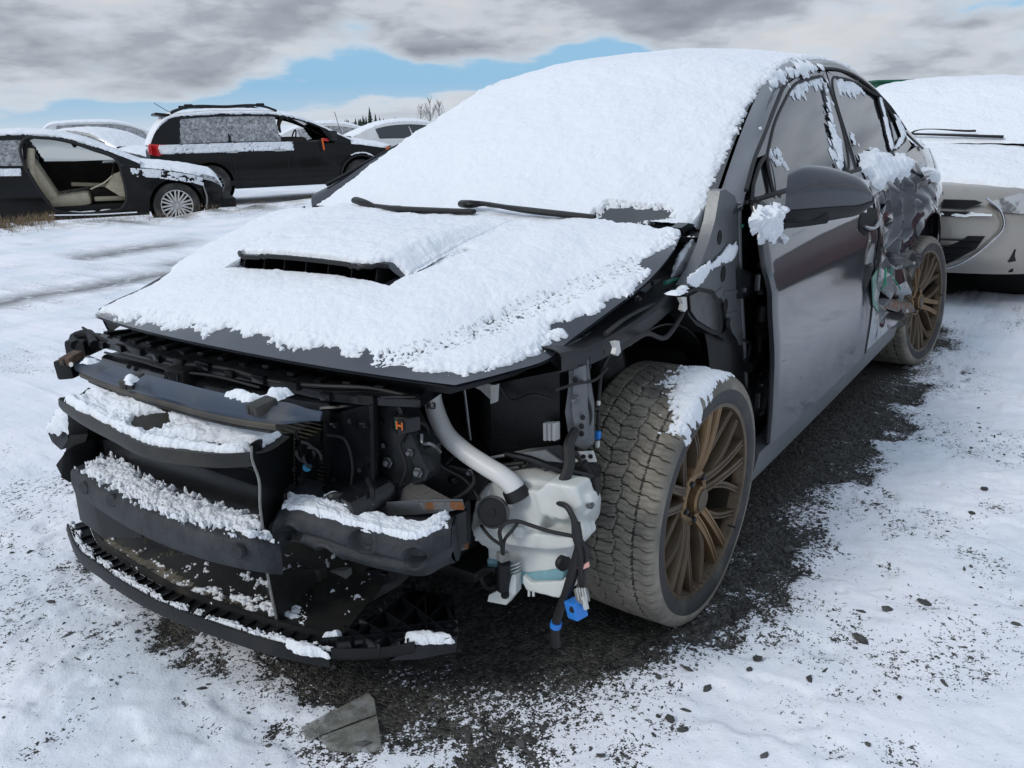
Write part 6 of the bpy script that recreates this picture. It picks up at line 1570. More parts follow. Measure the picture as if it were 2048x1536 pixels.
while cnt < 2600 and tries < 90000:
    tries += 1
    x, y = rng.uniform(-2.4, 1.55), rng.uniform(-1.2, 2.2)
    z, sv_ = hgt_at(x, y); i = np.searchsorted(gy, y); j = np.searchsorted(gx, x); d = sd[min(i, len(gy)-1), min(j, len(gx)-1)]
    p = .9*math.exp(-(d/.12)**2)+(.14 if d > 0 else 0)+.004+1.1*float(thin[min(i, len(gy)-1), min(j, len(gx)-1)])
    if rng.random() < p*.6: add_stone(x, y, rng.choice([.003, .004, .006, .008], p=[.4, .35, .19, .06]))
for px, py, s in ((1722, 1270, .013), (1775, 1214, .011), (1945, 1020, .011), (1850, 1195, .015), (1930, 1128, .010), (1580, 1085, .014), (1620, 1350, .010), (1340, 1427, .013), (1365, 1447, .012), (1415, 1360, .008), (1530, 1500, .011), (1375, 1325, .010), (1890, 1360, .008), (1970, 965, .010), (1500, 1330, .008), (1800, 1390, .008)):
    c = at(px, py, z=.02); add_stone(c[0], c[1], s, .3)
st = mk('loose_gravel', np.vstack(VV), FF, material('gravel_stone', (.060, .060, .058), .8, var=.6, vscale=9), None, smooth=False)
tag(st, 'small dark stones scattered over the snow around the wrecked car', 'gravel', kind='stuff')

# torn sheet of greenish plastic lying at the edge of the snow
pz = .0075
sheet = MB().prism([at(a, b, z=pz) for a, b in ((602, 1455), (640, 1434), (700, 1404), (736, 1386), (748, 1397), (753, 1427), (700, 1446), (650, 1466), (614, 1480))], (0, 0, -.002), .0005)
M['film'] = material('greenish_plastic', (.24, .245, .215), .45, dirt=(.55, .57, .60), dscale=34, damt=.5, var=.3, vscale=30, alpha=.5)
so = sheet.build('plastic_sheet', 'film'); tag(so, 'torn greenish plastic sheet lying at the snow edge in front of the wrecked car', 'plastic sheet')
sh2 = MB().prism([at(a, b, z=pz-.001) for a, b in ((636, 1475), (705, 1449), (754, 1431), (760, 1470), (763, 1500), (720, 1506), (660, 1500))], (0, 0, -.002), .0005).build('broken_half', 'film', so)

# dead grass on the verge
rng = np.random.default_rng(23); V, F = [], []
def blade(x, y, z, h, lean, w):
    a = rng.uniform(0, 6.28); dx, dy = math.cos(a)*lean, math.sin(a)*lean; k = len(V); px_, py_ = -math.sin(a)*w, math.cos(a)*w
    V.extend([(x-px_, y-py_, z), (x+px_, y+py_, z), (x+dx*.45+px_*.7, y+dy*.45+py_*.7, z+h*.6), (x+dx*.45-px_*.7, y+dy*.45-py_*.7, z+h*.6), (x+dx, y+dy, z+h)])
    F.extend([(k, k+1, k+2, k+3), (k+3, k+2, k+4)])
for _ in range(1900):
    u = rng.random(); pxx = rng.choice([rng.uniform(-60, 110), rng.uniform(60, 330), rng.uniform(330, 760)], p=[.62, .13, .25])
    yb = np.interp(pxx, [-60, 0, 110, 250, 420, 600, 760], [478, 466, 452, 444, 428, 408, 392])
    c = at(pxx, yb+rng.normal(0, 5.0)-3, z=.0); z, _ = hgt_at(c[0], c[1])
    blade(c[0], c[1], z-.01, rng.uniform(.03, .12)*(1.2 if pxx < 110 else .55), rng.uniform(.01, .10), .003)
go = mk('dead_grass', V, F, material('dead_grass', (.20, .145, .085), .9, var=.5, vscale=30), None, smooth=False)
tag(go, 'dry brown grass poking through the snow along the row of cars', 'grass', kind='stuff')
# ------------------------------------------------------------------ cars in the rows behind
M['black_car'] = material('black_car_paint', (.004, .0042, .0046), .16, 0, 0, spec=.34, dirt=(.022, .021, .020), dscale=2.2, damt=.3)
M['silver_car'] = material('champagne_silver_paint', (.34, .315, .28), .3, .6, .8, dirt=(.20, .185, .165), dscale=4, damt=.3)
M['white_car'] = material('white_car_paint', (.62, .63, .64), .35, 0, .6, dirt=(.35, .34, .32), dscale=3, damt=.3)
M['grey_car'] = material('grey_car_paint', (.10, .11, .125), .3, .4, .8)
M['red_car'] = material('dark_red_car_paint', (.055, .004, .006), .28, .1, .5)
M['frost_glass'] = material('snow_dusted_glass', (.20, .21, .225), .8, 0, var=.5, vscale=26, dirt=(.55, .57, .60), dscale=16, damt=.62, bump=.02, bscale=26)
M['far_glass'] = material('car_glass', (.02, .024, .026), .06, 0, .3, spec=.8)
M['clear_glass'] = material('clear_car_glass', (.55, .62, .62), .04, 0, 0, trans=.9)
M['red_lamp'] = material('red_tail_lamp', (.55, .01, .015), .12, 0, .6)
M['lamp'] = material('headlamp_lens', (.42, .44, .45), .12, 0, .8, col2=(.12, .12, .12), c2scale=12)
M['alloy'] = material('silver_alloy', (.62, .61, .59), .35, .6, dirt=(.20, .19, .17), dscale=9, damt=.3)
M['far_tyre'] = material('car_tyre', (.022, .022, .022), .8, dirt=(.10, .095, .085), dscale=6, damt=.6)
M['cream'] = material('cream_leather', (.50, .44, .32), .55, var=.12, vscale=14, bump=.002, bscale=30)
M['brown_in'] = material('dark_brown_interior', (.045, .034, .026), .7, var=.3, vscale=8)
M['orange_tag'] = material('orange_tag', (.75, .13, .02), .6)

def wheel_far(parent, c, r, w, side, spokes=7, rimk=.68, rim_mat='alloy', spin=.2):
    root = empty('wheel', c); root.parent = parent
    s = side
    MB().lathe([(r*rimk, s*w*.42), (r*(rimk+.05), s*w*.5), (r*.93, s*w*.5), (r*.985, s*w*.42), (r, s*w*.2), (r, -s*w*.3), (r*.95, -s*w*.5), (r*.5, -s*w*.5)], (0, 0, 0), n=44).build('tyre', 'far_tyre', root)
    MB().lathe([(r*rimk*1.01, s*w*.46), (r*rimk*.95, s*w*.44), (r*rimk*.90, s*w*.1), (r*rimk*.88, -s*w*.3)], (0, 0, 0), n=44).build('rim', rim_mat, root)
    MB().lathe([(r*rimk*.9, -s*w*.02), (0, -s*w*.02)], (0, 0, 0), n=24).build('brake_disc', 'dark_void', root)
    MB().lathe([(r*.15, s*w*.05), (r*.14, s*w*.36), (r*.07, s*w*.40), (0, s*w*.40)], (0, 0, 0), n=20).build('hub', rim_mat, root)
    for k in range(spokes):
        for q in (-.13, .13):
            a = 2*math.pi*k/spokes+spin
            p0 = np.array([r*.10*math.cos(a+q*3), s*w*.33, r*.10*math.sin(a+q*3)]); p1 = np.array([r*rimk*.97*math.cos(a+q), s*w*.42, r*rimk*.97*math.sin(a+q)])
            d = p1-p0; L_ = np.linalg.norm(d)
            MB().box((p0+p1)/2, (L_, w*.16, r*.075), (0, -math.atan2(d[2], d[0]), 0), .003).build('spoke', rim_mat, root)
    return root

def bg_car(name, label, loc, rz, sp, paint, parts=True, snow_seed=0, group=None):
    root = empty(name, loc, rz); tag(root, label, 'car' if 'cat' not in sp else sp['cat'], group)
    L, W, wr = sp['L'], sp['W'], sp['wr']; hw = W/2
    top = np.array(sp['top'])                 # (x, z) body top without the cabin: nose -> cowl ... deck -> tail
    roofl = np.array(sp['roof'])              # (x, z) cabin line from cowl to the deck
    belt = np.array(sp['belt'])
    zt = lambda x: np.interp(-np.asarray(x), -top[:, 0], top[:, 1])
    zr = lambda x: np.interp(-np.asarray(x), -roofl[:, 0], roofl[:, 1])
    zb_ = lambda x: np.interp(-np.asarray(x), -belt[:, 0], belt[:, 1])
    roof_s = resample(roofl, 90)
    zr = lambda x: np.interp(-np.asarray(x), -roof_s[:, 0], roof_s[:, 1])
    nose, tail = top[0, 0], top[-1, 0]
    def plan(x):
        d = np.minimum(nose-x, x-tail); e = np.clip(1-d/.75, 0, 1); return hw*(1-.20*e**2.2)
    def prof(z, x): return np.interp(z, [.15, .32, .55, .80, 1.0, 1.2], [.93, .975, 1.0, .99, .955, .93])
    def sidey(x, z): return plan(x)*prof(z, x)
    xs = np.unique(np.concatenate([np.linspace(tail, nose, 110), [a+wr*1.12*math.cos(t_) for a in sp['axles'] for t_ in np.linspace(0, math.pi, 15)]]))[::-1]
    nz = 12; nt = 13
    secs = []
    for x in xs:
        e = np.clip(1-min(nose-x, x-tail)/.12, 0, 1)
        zbot = sp['sill']+.10*e
        for a in sp['axles']:
            d = abs(x-a)
            if d < wr*1.14: zbot = max(zbot, wr+math.sqrt((wr*1.14)**2-d*d))
        zbl = min(float(zb_(x)), float(zt(x))-.02)-.06*e**2; ztp = float(zt(x))-.05*e**2
        zs = np.linspace(zbot, zbl, nz); ysd = sidey(x, zs)*(1-.03*e**2)
        left = np.stack([np.full(nz, x), ysd, zs], 1)
        eta = np.linspace(1, -1, nt*2+1)[1:-1]; k = 1-np.abs(eta)**3.0
        tp = np.stack([np.full(len(eta), x), eta*ysd[-1], zbl+(ztp-zbl)*k], 1)
        right = left[::-1]*np.array([1, -1, 1])
        secs.append(np.vstack([left, tp, right]))
    G = np.stack(secs)
    hole = sp.get('side_hole')                # polygon in (x, z) cut from the right-hand (-y) body side and cabin
    F = []; nv, nu = G.shape[:2]
    for i in range(nv-1):
        for j in range(nu-1):
            c = (G[i, j]+G[i+1, j+1])/2
            if hole is not None and c[1] < -hw*.6 and sdpoly(np.array([c[0]]), np.array([c[2]]), hole)[0] > 0: continue
            if hole is not None and abs(c[1]) < hw*.95 and min(p[0] for p in hole) < c[0] < max(p[0] for p in hole)-.25 and nz-1 < j < nu-nz: continue
            F.append((i*nu+j, i*nu+j+1, (i+1)*nu+j+1, (i+1)*nu+j))
    if 'front_open' not in sp: F.append(tuple(range(nu)))
    F.append(tuple((nv-1)*nu+j for j in range(nu))[::-1])
    body = mk('body', G.reshape(-1, 3), F, paint, root, angle=32)
    # cabin loft
    x0, x1 = roofl[0, 0], roofl[-1, 0]
    xc = np.linspace(x0, x1, 170); nr = 20; nt2 = 15
    cs = []
    for x in xc:
        zl = float(zb_(x))-.01; zc = max(float(zr(x)), zl+.004); zrl = zl+(zc-zl)*.90 if zc-zl > .02 else zl+.003
        tt = np.linspace(0, 1, nr); z = zl+(zrl-zl)*tt
        yb = sidey(x, zl)*.985; ytop = hw*.70+(yb-hw*.70)*np.clip(1-(zc-zl)/(sp['H']-zl), 0, 1)*1.0
        ysd = yb+(ytop-yb)*tt**1.15
        left = np.stack([np.full(nr, x), ysd, z], 1)
        eta = np.linspace(1, -1, nt2*2+1)[1:-1]; k = 1-np.abs(eta)**2.6
        tp = np.stack([np.full(len(eta), x), eta*ysd[-1], zrl+(zc-zrl)*k], 1)
        cs.append(np.vstack([left, tp, left[::-1]*np.array([1, -1, 1])]))
    CG = np.stack(cs); nv, nu = CG.shape[:2]
    xf_, xr_ = sp['roof_front'], sp['roof_rear']
    panes = sp['panes']                       # list of (name, x_hi, x_lo, t_lo, t_hi, slant, kind)
    cls = {}
    for i in range(nv-1):
        for j in range(nu-1):
            c = (CG[i, j]+CG[i+1, j+1])/2; sd_ = 'left' if j < nr-1 else 'right' if j >= nu-nr else 'top'
            key = 'roof'
            if sd_ == 'top':
                ej = abs((j-nr+1)/(nt2*2)-.5)*2
                if c[0] > xf_: key = 'windscreen' if ej < .93 else 'roof'
                elif c[0] < xr_: key = 'rear_window' if ej < .90 else 'roof'
            else:
                tt = (j+.5)/(nr-1) if sd_ == 'left' else (nu-1-j-.5)/(nr-1)
                hgt_ = float(zr(c[0])-zb_(c[0]))
                for q, (nm_, xh, xl, tl, th_, sl, kd) in enumerate(panes):
                    xx_ = c[0]+sl*tt
                    if xl < xx_ < xh and tl < tt < th_ and hgt_*(1-tt) > .035: key = nm_+'|'+sd_+'|'+kd+'|'+str(q)
                if hole is not None and sd_ == 'right' and sdpoly(np.array([c[0]]), np.array([c[2]]), hole)[0] > 0: key = 'skip'
            cls.setdefault(key, []).append((i*nu+j, i*nu+j+1, (i+1)*nu+j+1, (i+1)*nu+j))
    VA = CG.reshape(-1, 3)
    for key, fs in cls.items():
        if key == 'skip': continue
        used = sorted({i for f in fs for i in f}); mp = {u: k for k, u in enumerate(used)}; vs = VA[used]; f2 = [tuple(mp[i] for i in f) for f in fs]
        if key == 'roof': mk('roof_and_pillars', vs, f2, sp.get('roof_mat', paint), root, angle=32)
        elif key in ('windscreen', 'rear_window'): mk(key, vs*np.array([1, .998, 1])-np.array([0, 0, .004]), f2, 'far_glass', root)
        else:
            nm_, sd_, kd, q = key.split('|')
            if kd == 'open': continue
            mk('side_window', vs*np.array([1, .99, 1]), f2, kd, root)
    # underside and wheel wells
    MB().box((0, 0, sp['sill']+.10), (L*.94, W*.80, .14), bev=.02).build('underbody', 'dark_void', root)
    for a in sp['axles']:
        for s in (1, -1):
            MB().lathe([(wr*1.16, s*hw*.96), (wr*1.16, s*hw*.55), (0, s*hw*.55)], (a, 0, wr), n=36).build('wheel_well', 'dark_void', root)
            wheel_far(root, (a, s*(hw-.13), wr), wr, .23, s, sp.get('spokes', 7), sp.get('rimk', .68), sp.get('rim_mat', 'alloy'))
    # snow on top
    def top_snow(Gr, depth, seed, name, thr=0.0, xr=None):
        g = bil(Gr, 150, 120); X_, Y_ = g[..., 0], g[..., 1]; N = normals(g)
        E2 = np.linspace(-1, 1, 120)[None]+0*X_
        nm_ = fbm(X_*7, Y_*7, 4, seed); nf_ = fbm(X_*30, Y_*30, 3, seed+3)
        m_ = (1-np.abs(E2))/.06+.8*nm_+.5*nf_-.3-thr
        if xr: m_ = np.minimum(m_, np.minimum((xr[1]-X_)/.05, (X_-xr[0])/.05)+1.2*nm_)
        return snow_cover(name, g, np.where(m_ > 0, depth*np.clip(m_, 0, 1)**.5*(1+.5*nm_), -1), root, 'snow_far')
    k0, k1 = nz-1, nz-1+2*nt
    iC = [i for i, x in enumerate(xs) if x > x0-.05]; iD = [i for i, x in enumerate(xs) if x < x1+.05]
    sn = sp.get('snow', 'hcd')
    if 'h' in sn: top_snow(G[iC][:, k0:k1+1], .03, 41+snow_seed, 'snow_layer', xr=(-9, nose-sp.get('nose_bare', .10)))
    if 'c' in sn: top_snow(CG[:, nr-2:nu-nr+2], .03, 45+snow_seed, 'snow_layer')
    if 'd' in sn and len(iD) > 4: top_snow(G[iD][:, k0:k1+1], .03, 49+snow_seed, 'snow_layer')
    def side_dust(s, t0, t1, xa, xb, seed, thr, depth=.012, name='snow_dusting', mat='snow_far'):
        """granular snow clinging to the cabin side between heights t0..t1"""
        jj = [int(t0*(nr-1)), int(t1*(nr-1))]; Gr = CG[:, jj[0]:jj[1]+1] if s > 0 else CG[:, nu-1-jj[1]:nu-jj[0]]
        ii = [i for i, x in enumerate(xc) if xb <= x <= xa]; g = bil(Gr[ii], 200, 60); X_, Z_ = g[..., 0], g[..., 2]
        nm_ = fbm(X_*9, Z_*9, 4, seed); nf_ = fbm(X_*42, Z_*42, 3, seed+3); m_ = .4-thr+1.1*nm_+2.2*nf_
        ex = np.minimum(xa-X_, X_-xb)/.06; m_ = np.minimum(m_, ex+1.2*nm_)
        return snow_cover(name, g, np.where(m_ > 0, depth*np.clip(m_, 0, 1)**.5, -1), root, mat, normal=(0, s*1.0, .15))
    return root, dict(sidey=sidey, zt=zt, zb=zb_, zr=zr, CG=CG, G=G, side_dust=side_dust, hw=hw, nose=nose, tail=tail, xc=xc, xs=xs, body=body)
def surf_patch(name, D, side, xz, mat, root, off=.006, t=.01):
    """flat detail laid on a car's side: outline in (x, z)"""
    P = [(x, side*(float(D['sidey'](x, z))+off), z) for x, z in xz]
    return MB().prism(P, (0, -side*t, 0), .002).build(name, mat, root)
def place(px, py, yaw, lx, ly, z=0.0, ground=0.0):
    """origin of a car whose local ground point (lx, ly) stands at the surveyed spot"""
    w = at(px, py, z=ground); c, s = math.cos(yaw), math.sin(yaw)
    return (w[0]-(c*lx-s*ly), w[1]-(s*lx+c*ly), ground)

# --- black saloon without its front door, on the left
yaw = R(148)
SED = dict(L=4.9, W=1.86, H=1.47, wr=.335, sill=.22, axles=[1.43, -1.42],
           top=[(2.12, .70), (2.0, .80), (1.7, .88), (1.2, .955), (.85, .99), (.4, .99), (-1.6, 1.02), (-2.2, 1.05), (-2.46, 1.02)],
           roof=[(1.00, .97), (.55, 1.20), (.15, 1.37), (-.25, 1.455), (-.70, 1.47), (-1.15, 1.42), (-1.6, 1.28), (-2.05, 1.07)],
           belt=[(2.12, .62), (1.7, .78), (1.2, .88), (.7, .93), (-.5, .955), (-1.6, .99), (-2.46, .95)], roof_front=.02, roof_rear=-1.25,
           panes=[('front', .80, -.36, .08, .86, .20, 'clear_glass'), ('rear', -.44, -1.35, .08, .86, .10, 'frost_glass')],
           side_hole=[(.70, 1.02), (.74, .80), (.73, .42), (.66, .335), (.50, .31), (-.02, .31), (-.20, .36), (-.32, .55), (-.42, .80), (-.50, 1.02), (-.50, 1.28), (-.45, 1.345), (-.20, 1.36), (.10, 1.30), (.40, 1.18)],
           spokes=10, nose_bare=.02)
loc = place(360, 454, yaw, 1.43, -.80, ground=-.25)
sed, D = bg_car('black_sedan', 'black sedan with its front door missing and cream seats showing', loc, yaw, SED, 'black_car', snow_seed=1)
hw = D['hw']
ring = np.array([(x, -float(D['sidey'](x, min(z, .95)))*(1 if z < .97 else 1-(z-.97)*.42)-.002, z) for x, z in resample(SED['side_hole'], 80, closed=True)])
MB().tube(np.vstack([ring, ring[:1]]), .022, 8, m=160).build('door_aperture_seal', 'seal', sed)
MB().box((.15, -hw*.93, .275), (1.5, .10, .05), bev=.015).build('sill', 'black_car', sed)
G = np.array([[(x, -hw*.86-k*.10, .32-.016*k) for x in np.linspace(-.15, .78, 30)] for k in np.linspace(0, 1, 6)])
X_, Y_ = G[..., 0], G[..., 1]; mm = 1.1+1.5*fbm(X_*9, Y_*20, 4, 77)
snow_cover('snow_layer', G, np.where(mm > .9, .012*np.clip(mm-.9, 0, 1)**.5, -1), sed, 'snow_far', normal=(0, 0, 1))
MB().tube([(-.30, -hw-.01, .30), (.30, -hw-.03, .275), (.86, -hw-.01, .27)], .010, 6).build('sill_strip_snow', 'snow_far', sed)
# interior
MB().shell(np.array([[(x, hw*.86, z) for x in np.linspace(-.6, .8, 10)] for z in np.linspace(.34, .98, 6)]), .02).build('far_door_card', 'brown_in', sed)
MB().box((-.15, .0, .33), (1.7, 1.4, .04), bev=.01).build('cabin_floor', 'brown_in', sed)
MB().box((.88, 0, .72), (.30, 1.40, .40), bev=.06).build('dashboard', 'brown_in', sed)
MB().box((.30, .02, .47), (.95, .20, .26), (0, -.12, 0), .05).build('centre_console', 'brown_in', sed)
MB().box((.42, -.10, .64), (.85, .05, .06), (0, .08, 0), .02).build('console_trim', 'cream', sed)
MB().box((.55, -.52, .46), (.50, .06, .07), (0, .02, 0), .02).build('door_sill_trim', 'cream', sed)
seat = MB().box((-.02, -.38, .46), (.56, .50, .20), (0, -.10, 0), .07).build('front_seat', 'cream', sed)
MB().box((-.36, -.38, .78), (.17, .50, .66), (0, -.42, 0), .07).build('seat_backrest', 'cream', seat)
for k in range(4): MB().box((.02-.10*k, -.38, .565), (.012, .44, .02), (0, -.10, 0), .006).build('seat_seam', 'cream', seat)
MB().box((-.02, .38, .46), (.54, .50, .20), (0, -.10, 0), .07).build('front_seat', 'cream', sed)
MB().tube([(-.50, -.64, .55), (-.46, -.66, .90), (-.40, -.62, 1.22)], [.10, .07, .05], 10).build('b_pillar_trim', 'cream', sed)
th = np.linspace(0, 2*np.pi, 30)
MB().tube(np.array([(.60+.05*math.sin(a), -.36+.0+.19*math.cos(a), .80+.18*math.sin(a)) for a in th]), .018, 8, m=60).build('steering_wheel', 'brown_in', sed)
MB().prism([(.62, -.70, .82), (.735, -.70, .86), (.735, -.70, .48), (.66, -.70, .50), (.48, -.70, .64)], (0, .12, 0), .02).build('kick_panel', 'cream', sed)
MB().tube([(.28, -.70, .62), (.50, -.705, .72), (.60, -.705, .80)], .012, 6).build('trim_bow', 'cream', sed)
MB().tube([(.10, -.10, 1.30), (.14, -.06, 1.22)], .03, 8).build('rear_view_mirror', 'seal', sed)
# nose: bonnet edge ajar, headlamp, torn bumper, washer bottle
surf_patch('headlamp', D, -1, [(1.72, .74), (1.98, .66), (2.10, .585), (2.10, .62), (2.02, .72), (1.86, .775)], 'lamp', sed, .012, .05)
for k in range(7):
    MB().box((2.02+.02*(k % 2), -.72+.23*k, .42+.05*(k % 3)), (.12, .20, .12), (0, 0, .2*(k % 3-1)), .02).build('broken_bumper_bracket', 'black', sed)
MB().box((1.93, -.74, .47), (.15, .12, .24), (0, 0, .1), .03).build('washer_bottle', material('pale_green_bottle', (.42, .58, .55), .4), sed)
MB().tube([(1.84, -.90, .60), (1.87, -.905, .42), (1.84, -.90, .26)], [.02, .025, .02], 8, flat=.5).build('arch_liner_strip', 'grey_plastic', sed)
def body_dust(D, root, s, zlo, zhi, xa, xb, seed, thr, depth=.010):
    X_, Z_ = np.meshgrid(np.linspace(xb, xa, 260), np.linspace(0, 1, 60)); zh = zhi(X_) if callable(zhi) else zhi; zl = zlo(X_) if callable(zlo) else zlo
    Z_ = zl+(zh-zl)*Z_; Y_ = s*(D['sidey'](X_, Z_)+.004); n_ = fbm(X_*10, Z_*10, 4, seed); n2_ = fbm(X_*36, Z_*36, 3, seed+2)
    e_ = np.minimum(np.minimum(xa-X_, X_-xb)/.05, (Z_-zl)/.03); m_ = np.minimum(.5-thr+.2*0, e_)+1.5*n_+1.2*n2_
    return snow_cover('snow_dusting', np.stack([X_, Y_, Z_], -1), np.where(m_ > 0, depth*np.clip(m_, 0, 1)**.5, -1), root, 'snow_far', normal=(0, s*.9, .4))
body_dust(D, sed, -1, lambda x: D['zb'](x)-.10, lambda x: D['zb'](x)+.0, -.55, -2.2, 15, -.2)
body_dust(D, sed, -1, lambda x: D['zb'](x)-.13, lambda x: D['zb'](x)-.01, 1.85, .85, 16, .1)

# --- black SUV
yaw = R(150)
SUV = dict(L=4.85, W=1.84, H=1.70, wr=.355, sill=.25, axles=[1.46, -1.43],
           top=[(2.38, .82), (2.25, .93), (2.0, 1.0), (1.5, 1.08), (1.15, 1.12), (.5, 1.10), (-2.0, 1.12), (-2.36, 1.10), (-2.44, 1.05)],
           roof=[(1.30, 1.09), (.80, 1.36), (.35, 1.57), (-.1, 1.67), (-.8, 1.70), (-1.6, 1.68), (-2.05, 1.61), (-2.30, 1.34), (-2.42, 1.08)],
           belt=[(2.38, .74), (2.0, .90), (1.5, .98), (1.0, 1.03), (-.5, 1.06), (-2.44, 1.06)], roof_front=.20, roof_rear=-2.08,
           panes=[('front', .98, .02, .10, .88, .28, 'open'), ('rear', -.06, -.98, .10, .88, .06, 'frost_glass'), ('cargo', -1.06, -1.92, .12, .88, -.10, 'frost_glass')], spokes=9, rimk=.62, rim_mat='steel', nose_bare=.04, snow='hc')
loc = place(724, 389, yaw, 1.46, -.80, ground=-.19)
suv, D = bg_car('black_suv', 'black SUV with roof rails, snow-plastered side windows and an open front window', loc, yaw, dict(SUV, cat='SUV'), 'black_car', snow_seed=11)
hw = D['hw']
for s in (1, -1):
    rl = [(-.05, s*.60, 1.66), (-.25, s*.60, 1.735), (-1.0, s*.60, 1.755), (-1.75, s*.60, 1.735), (-1.98, s*.60, 1.65)]
    MB().tube(rl, .022, 8, m=40).build('roof_rail', 'black', suv)
    for x in (-.35, -1.65): MB().box((x, s*.60, 1.77), (.16, .06, .07), bev=.02).build('rail_foot', 'black', suv)
MB().tube([(-1.95, -.25, 1.66), (-2.22, -.28, 1.84)], .006, 6).build('antenna', 'black', suv)
MB().tube([(1.18, -.70, 1.10), (1.05, -.72, 1.62)], .006, 6).build('antenna', 'black', suv)
MB().box((-2.12, 0, 1.63), (.26, 1.30, .05), (0, .12, 0), .02).build('rear_spoiler', 'black', suv)
surf_patch('tail_lamp', D, -1, [(-2.10, .97), (-2.16, 1.10), (-2.43, 1.12), (-2.43, .93), (-2.30, .90)], 'red_lamp', suv, .012, .05)
MB().box((-2.43, -.72, 1.02), (.06, .34, .18), (0, 0, 0), .03).build('tail_lamp', 'red_lamp', suv)
for x in (-.12, -1.02): MB().box((x, -hw-.01, .93), (.22, .05, .035), (0, 0, 0), .012).build('door_handle', 'chrome', suv)
for x in (.02, -.99): MB().tube([(x, -float(D['sidey'](x, z))-.002, z) for z in (.33, .6, .9, 1.04)], .006, 6).build('door_gap', 'seal', suv)
MB().prism([(.94, -hw-.04, 1.08), (.82, -hw-.16, 1.08), (.80, -hw-.17, 1.22), (.86, -hw-.12, 1.27), (.95, -hw-.05, 1.25)], (.06, 0, 0), .02).build('wing_mirror', 'black', suv)
MB().box((.70, -hw-.10, 1.02), (.03, .012, .22), (0, -.1, 0), .004).build('orange_ribbon', 'orange_tag', suv)
MB().box((.76, -hw-.08, 1.10), (.12, .02, .05), (0, .2, 0), .006).build('broken_mirror_glass', 'red_lamp', suv)
surf_patch('headlamp', D, -1, [(2.02, .84), (2.30, .76), (2.30, .90), (2.10, .96)], 'lamp', suv, .012, .05)
surf_patch('side_marker', D, -1, [(2.0, .84), (2.06, .82), (2.10, .95), (2.03, .93)], 'amber', suv, .022, .03)
ar = [(1.46+.43*math.cos(a), -hw-.005, .355+.43*math.sin(a)) for a in np.linspace(R(8), R(172), 24)]
MB().tube(ar, .035, 8, m=50, flat=.6).build('arch_flare', 'black', suv)
X_, T2 = np.meshgrid(np.linspace(R(35), R(115), 80), np.linspace(0, 1, 14)); rr2 = .455+.02*T2
G = np.stack([1.46+rr2*np.cos(X_), -hw-.035+.05*T2, .355+rr2*np.sin(X_)], -1); mm = .5+1.4*fbm(X_*9, T2*2, 4, 5)
snow_cover('snow_layer', G, np.where(mm > 0, .02*np.clip(mm, 0, 1)**.5, -1), suv, 'snow_far', normal=(0, -.4, .9))
MB().box((0, -hw+.02, .36), (2.2, .06, .10), bev=.02).build('side_skirt', 'black', suv)
body_dust(D, suv, -1, lambda x: D['zb'](x)-.13, lambda x: D['zb'](x)+.03, .15, -2.3, 35, -.3, .02)
MB().box((.25, 0, 1.02), (.5, 1.2, .28), bev=.08).build('dashboard', 'brown_in', suv)
for y in (-.40, .40):
    s_ = MB().box((-.30, y, 1.10), (.14, .46, .60), (0, -.25, 0), .06).build('front_seat', 'brown_in', suv)
    MB().box((-.40, y, 1.48), (.10, .26, .18), (0, -.2, 0), .05).build('headrest', 'brown_in', s_)
th = np.linspace(0, 2*np.pi, 30); MB().tube(np.array([(.42+.05*math.sin(a), .38+.18*math.cos(a), 1.12+.17*math.sin(a)) for a in th]), .016, 6, m=50).build('steering_wheel', 'brown_in', suv)
MB().box((.28, .0, 1.52), (.03, .22, .06), bev=.02).build('rear_view_mirror', 'seal', suv)
MB().tube([(.05, -.55, 1.56), (-.02, -.5, 1.40), (.0, -.5, 1.25)], [.05, .04, .02], 8).build('hanging_airbag', 'brown_in', suv)

# --- silver sedan on the right
yaw = R(1)
SIL = dict(L=4.5, W=1.78, H=1.435, wr=.32, sill=.20, axles=[1.38, -1.32],
           top=[(2.04, .745), (2.0, .775), (1.8, .84), (1.3, .93), (.95, .985), (.3, .99), (-1.7, 1.02), (-2.1, 1.04), (-2.28, 1.0)],
           roof=[(1.22, .945), (.75, 1.17), (.32, 1.36), (-.1, 1.43), (-.6, 1.435), (-1.1, 1.37), (-1.6, 1.21), (-2.0, 1.05)],
           belt=[(2.04, .66), (1.8, .76), (1.2, .87), (.7, .92), (-.5, .95), (-2.28, .97)], roof_front=.28, roof_rear=-1.15,
           panes=[('front', .95, -.30, .08, .86, .2, 'far_glass'), ('rear', -.38, -1.35, .08, .86, .1, 'far_glass')], nose_bare=.02)
fp = at(1780, 470, d=5.45); c_, s_ = math.cos(yaw), math.sin(yaw)
loc = (fp[0]-c_*2.22, fp[1]-s_*2.22, 0)
sil, D = bg_car('silver_sedan', 'champagne silver sedan facing the camera behind the wreck, blanketed in snow', loc, yaw, SIL, 'silver_car', snow_seed=21)
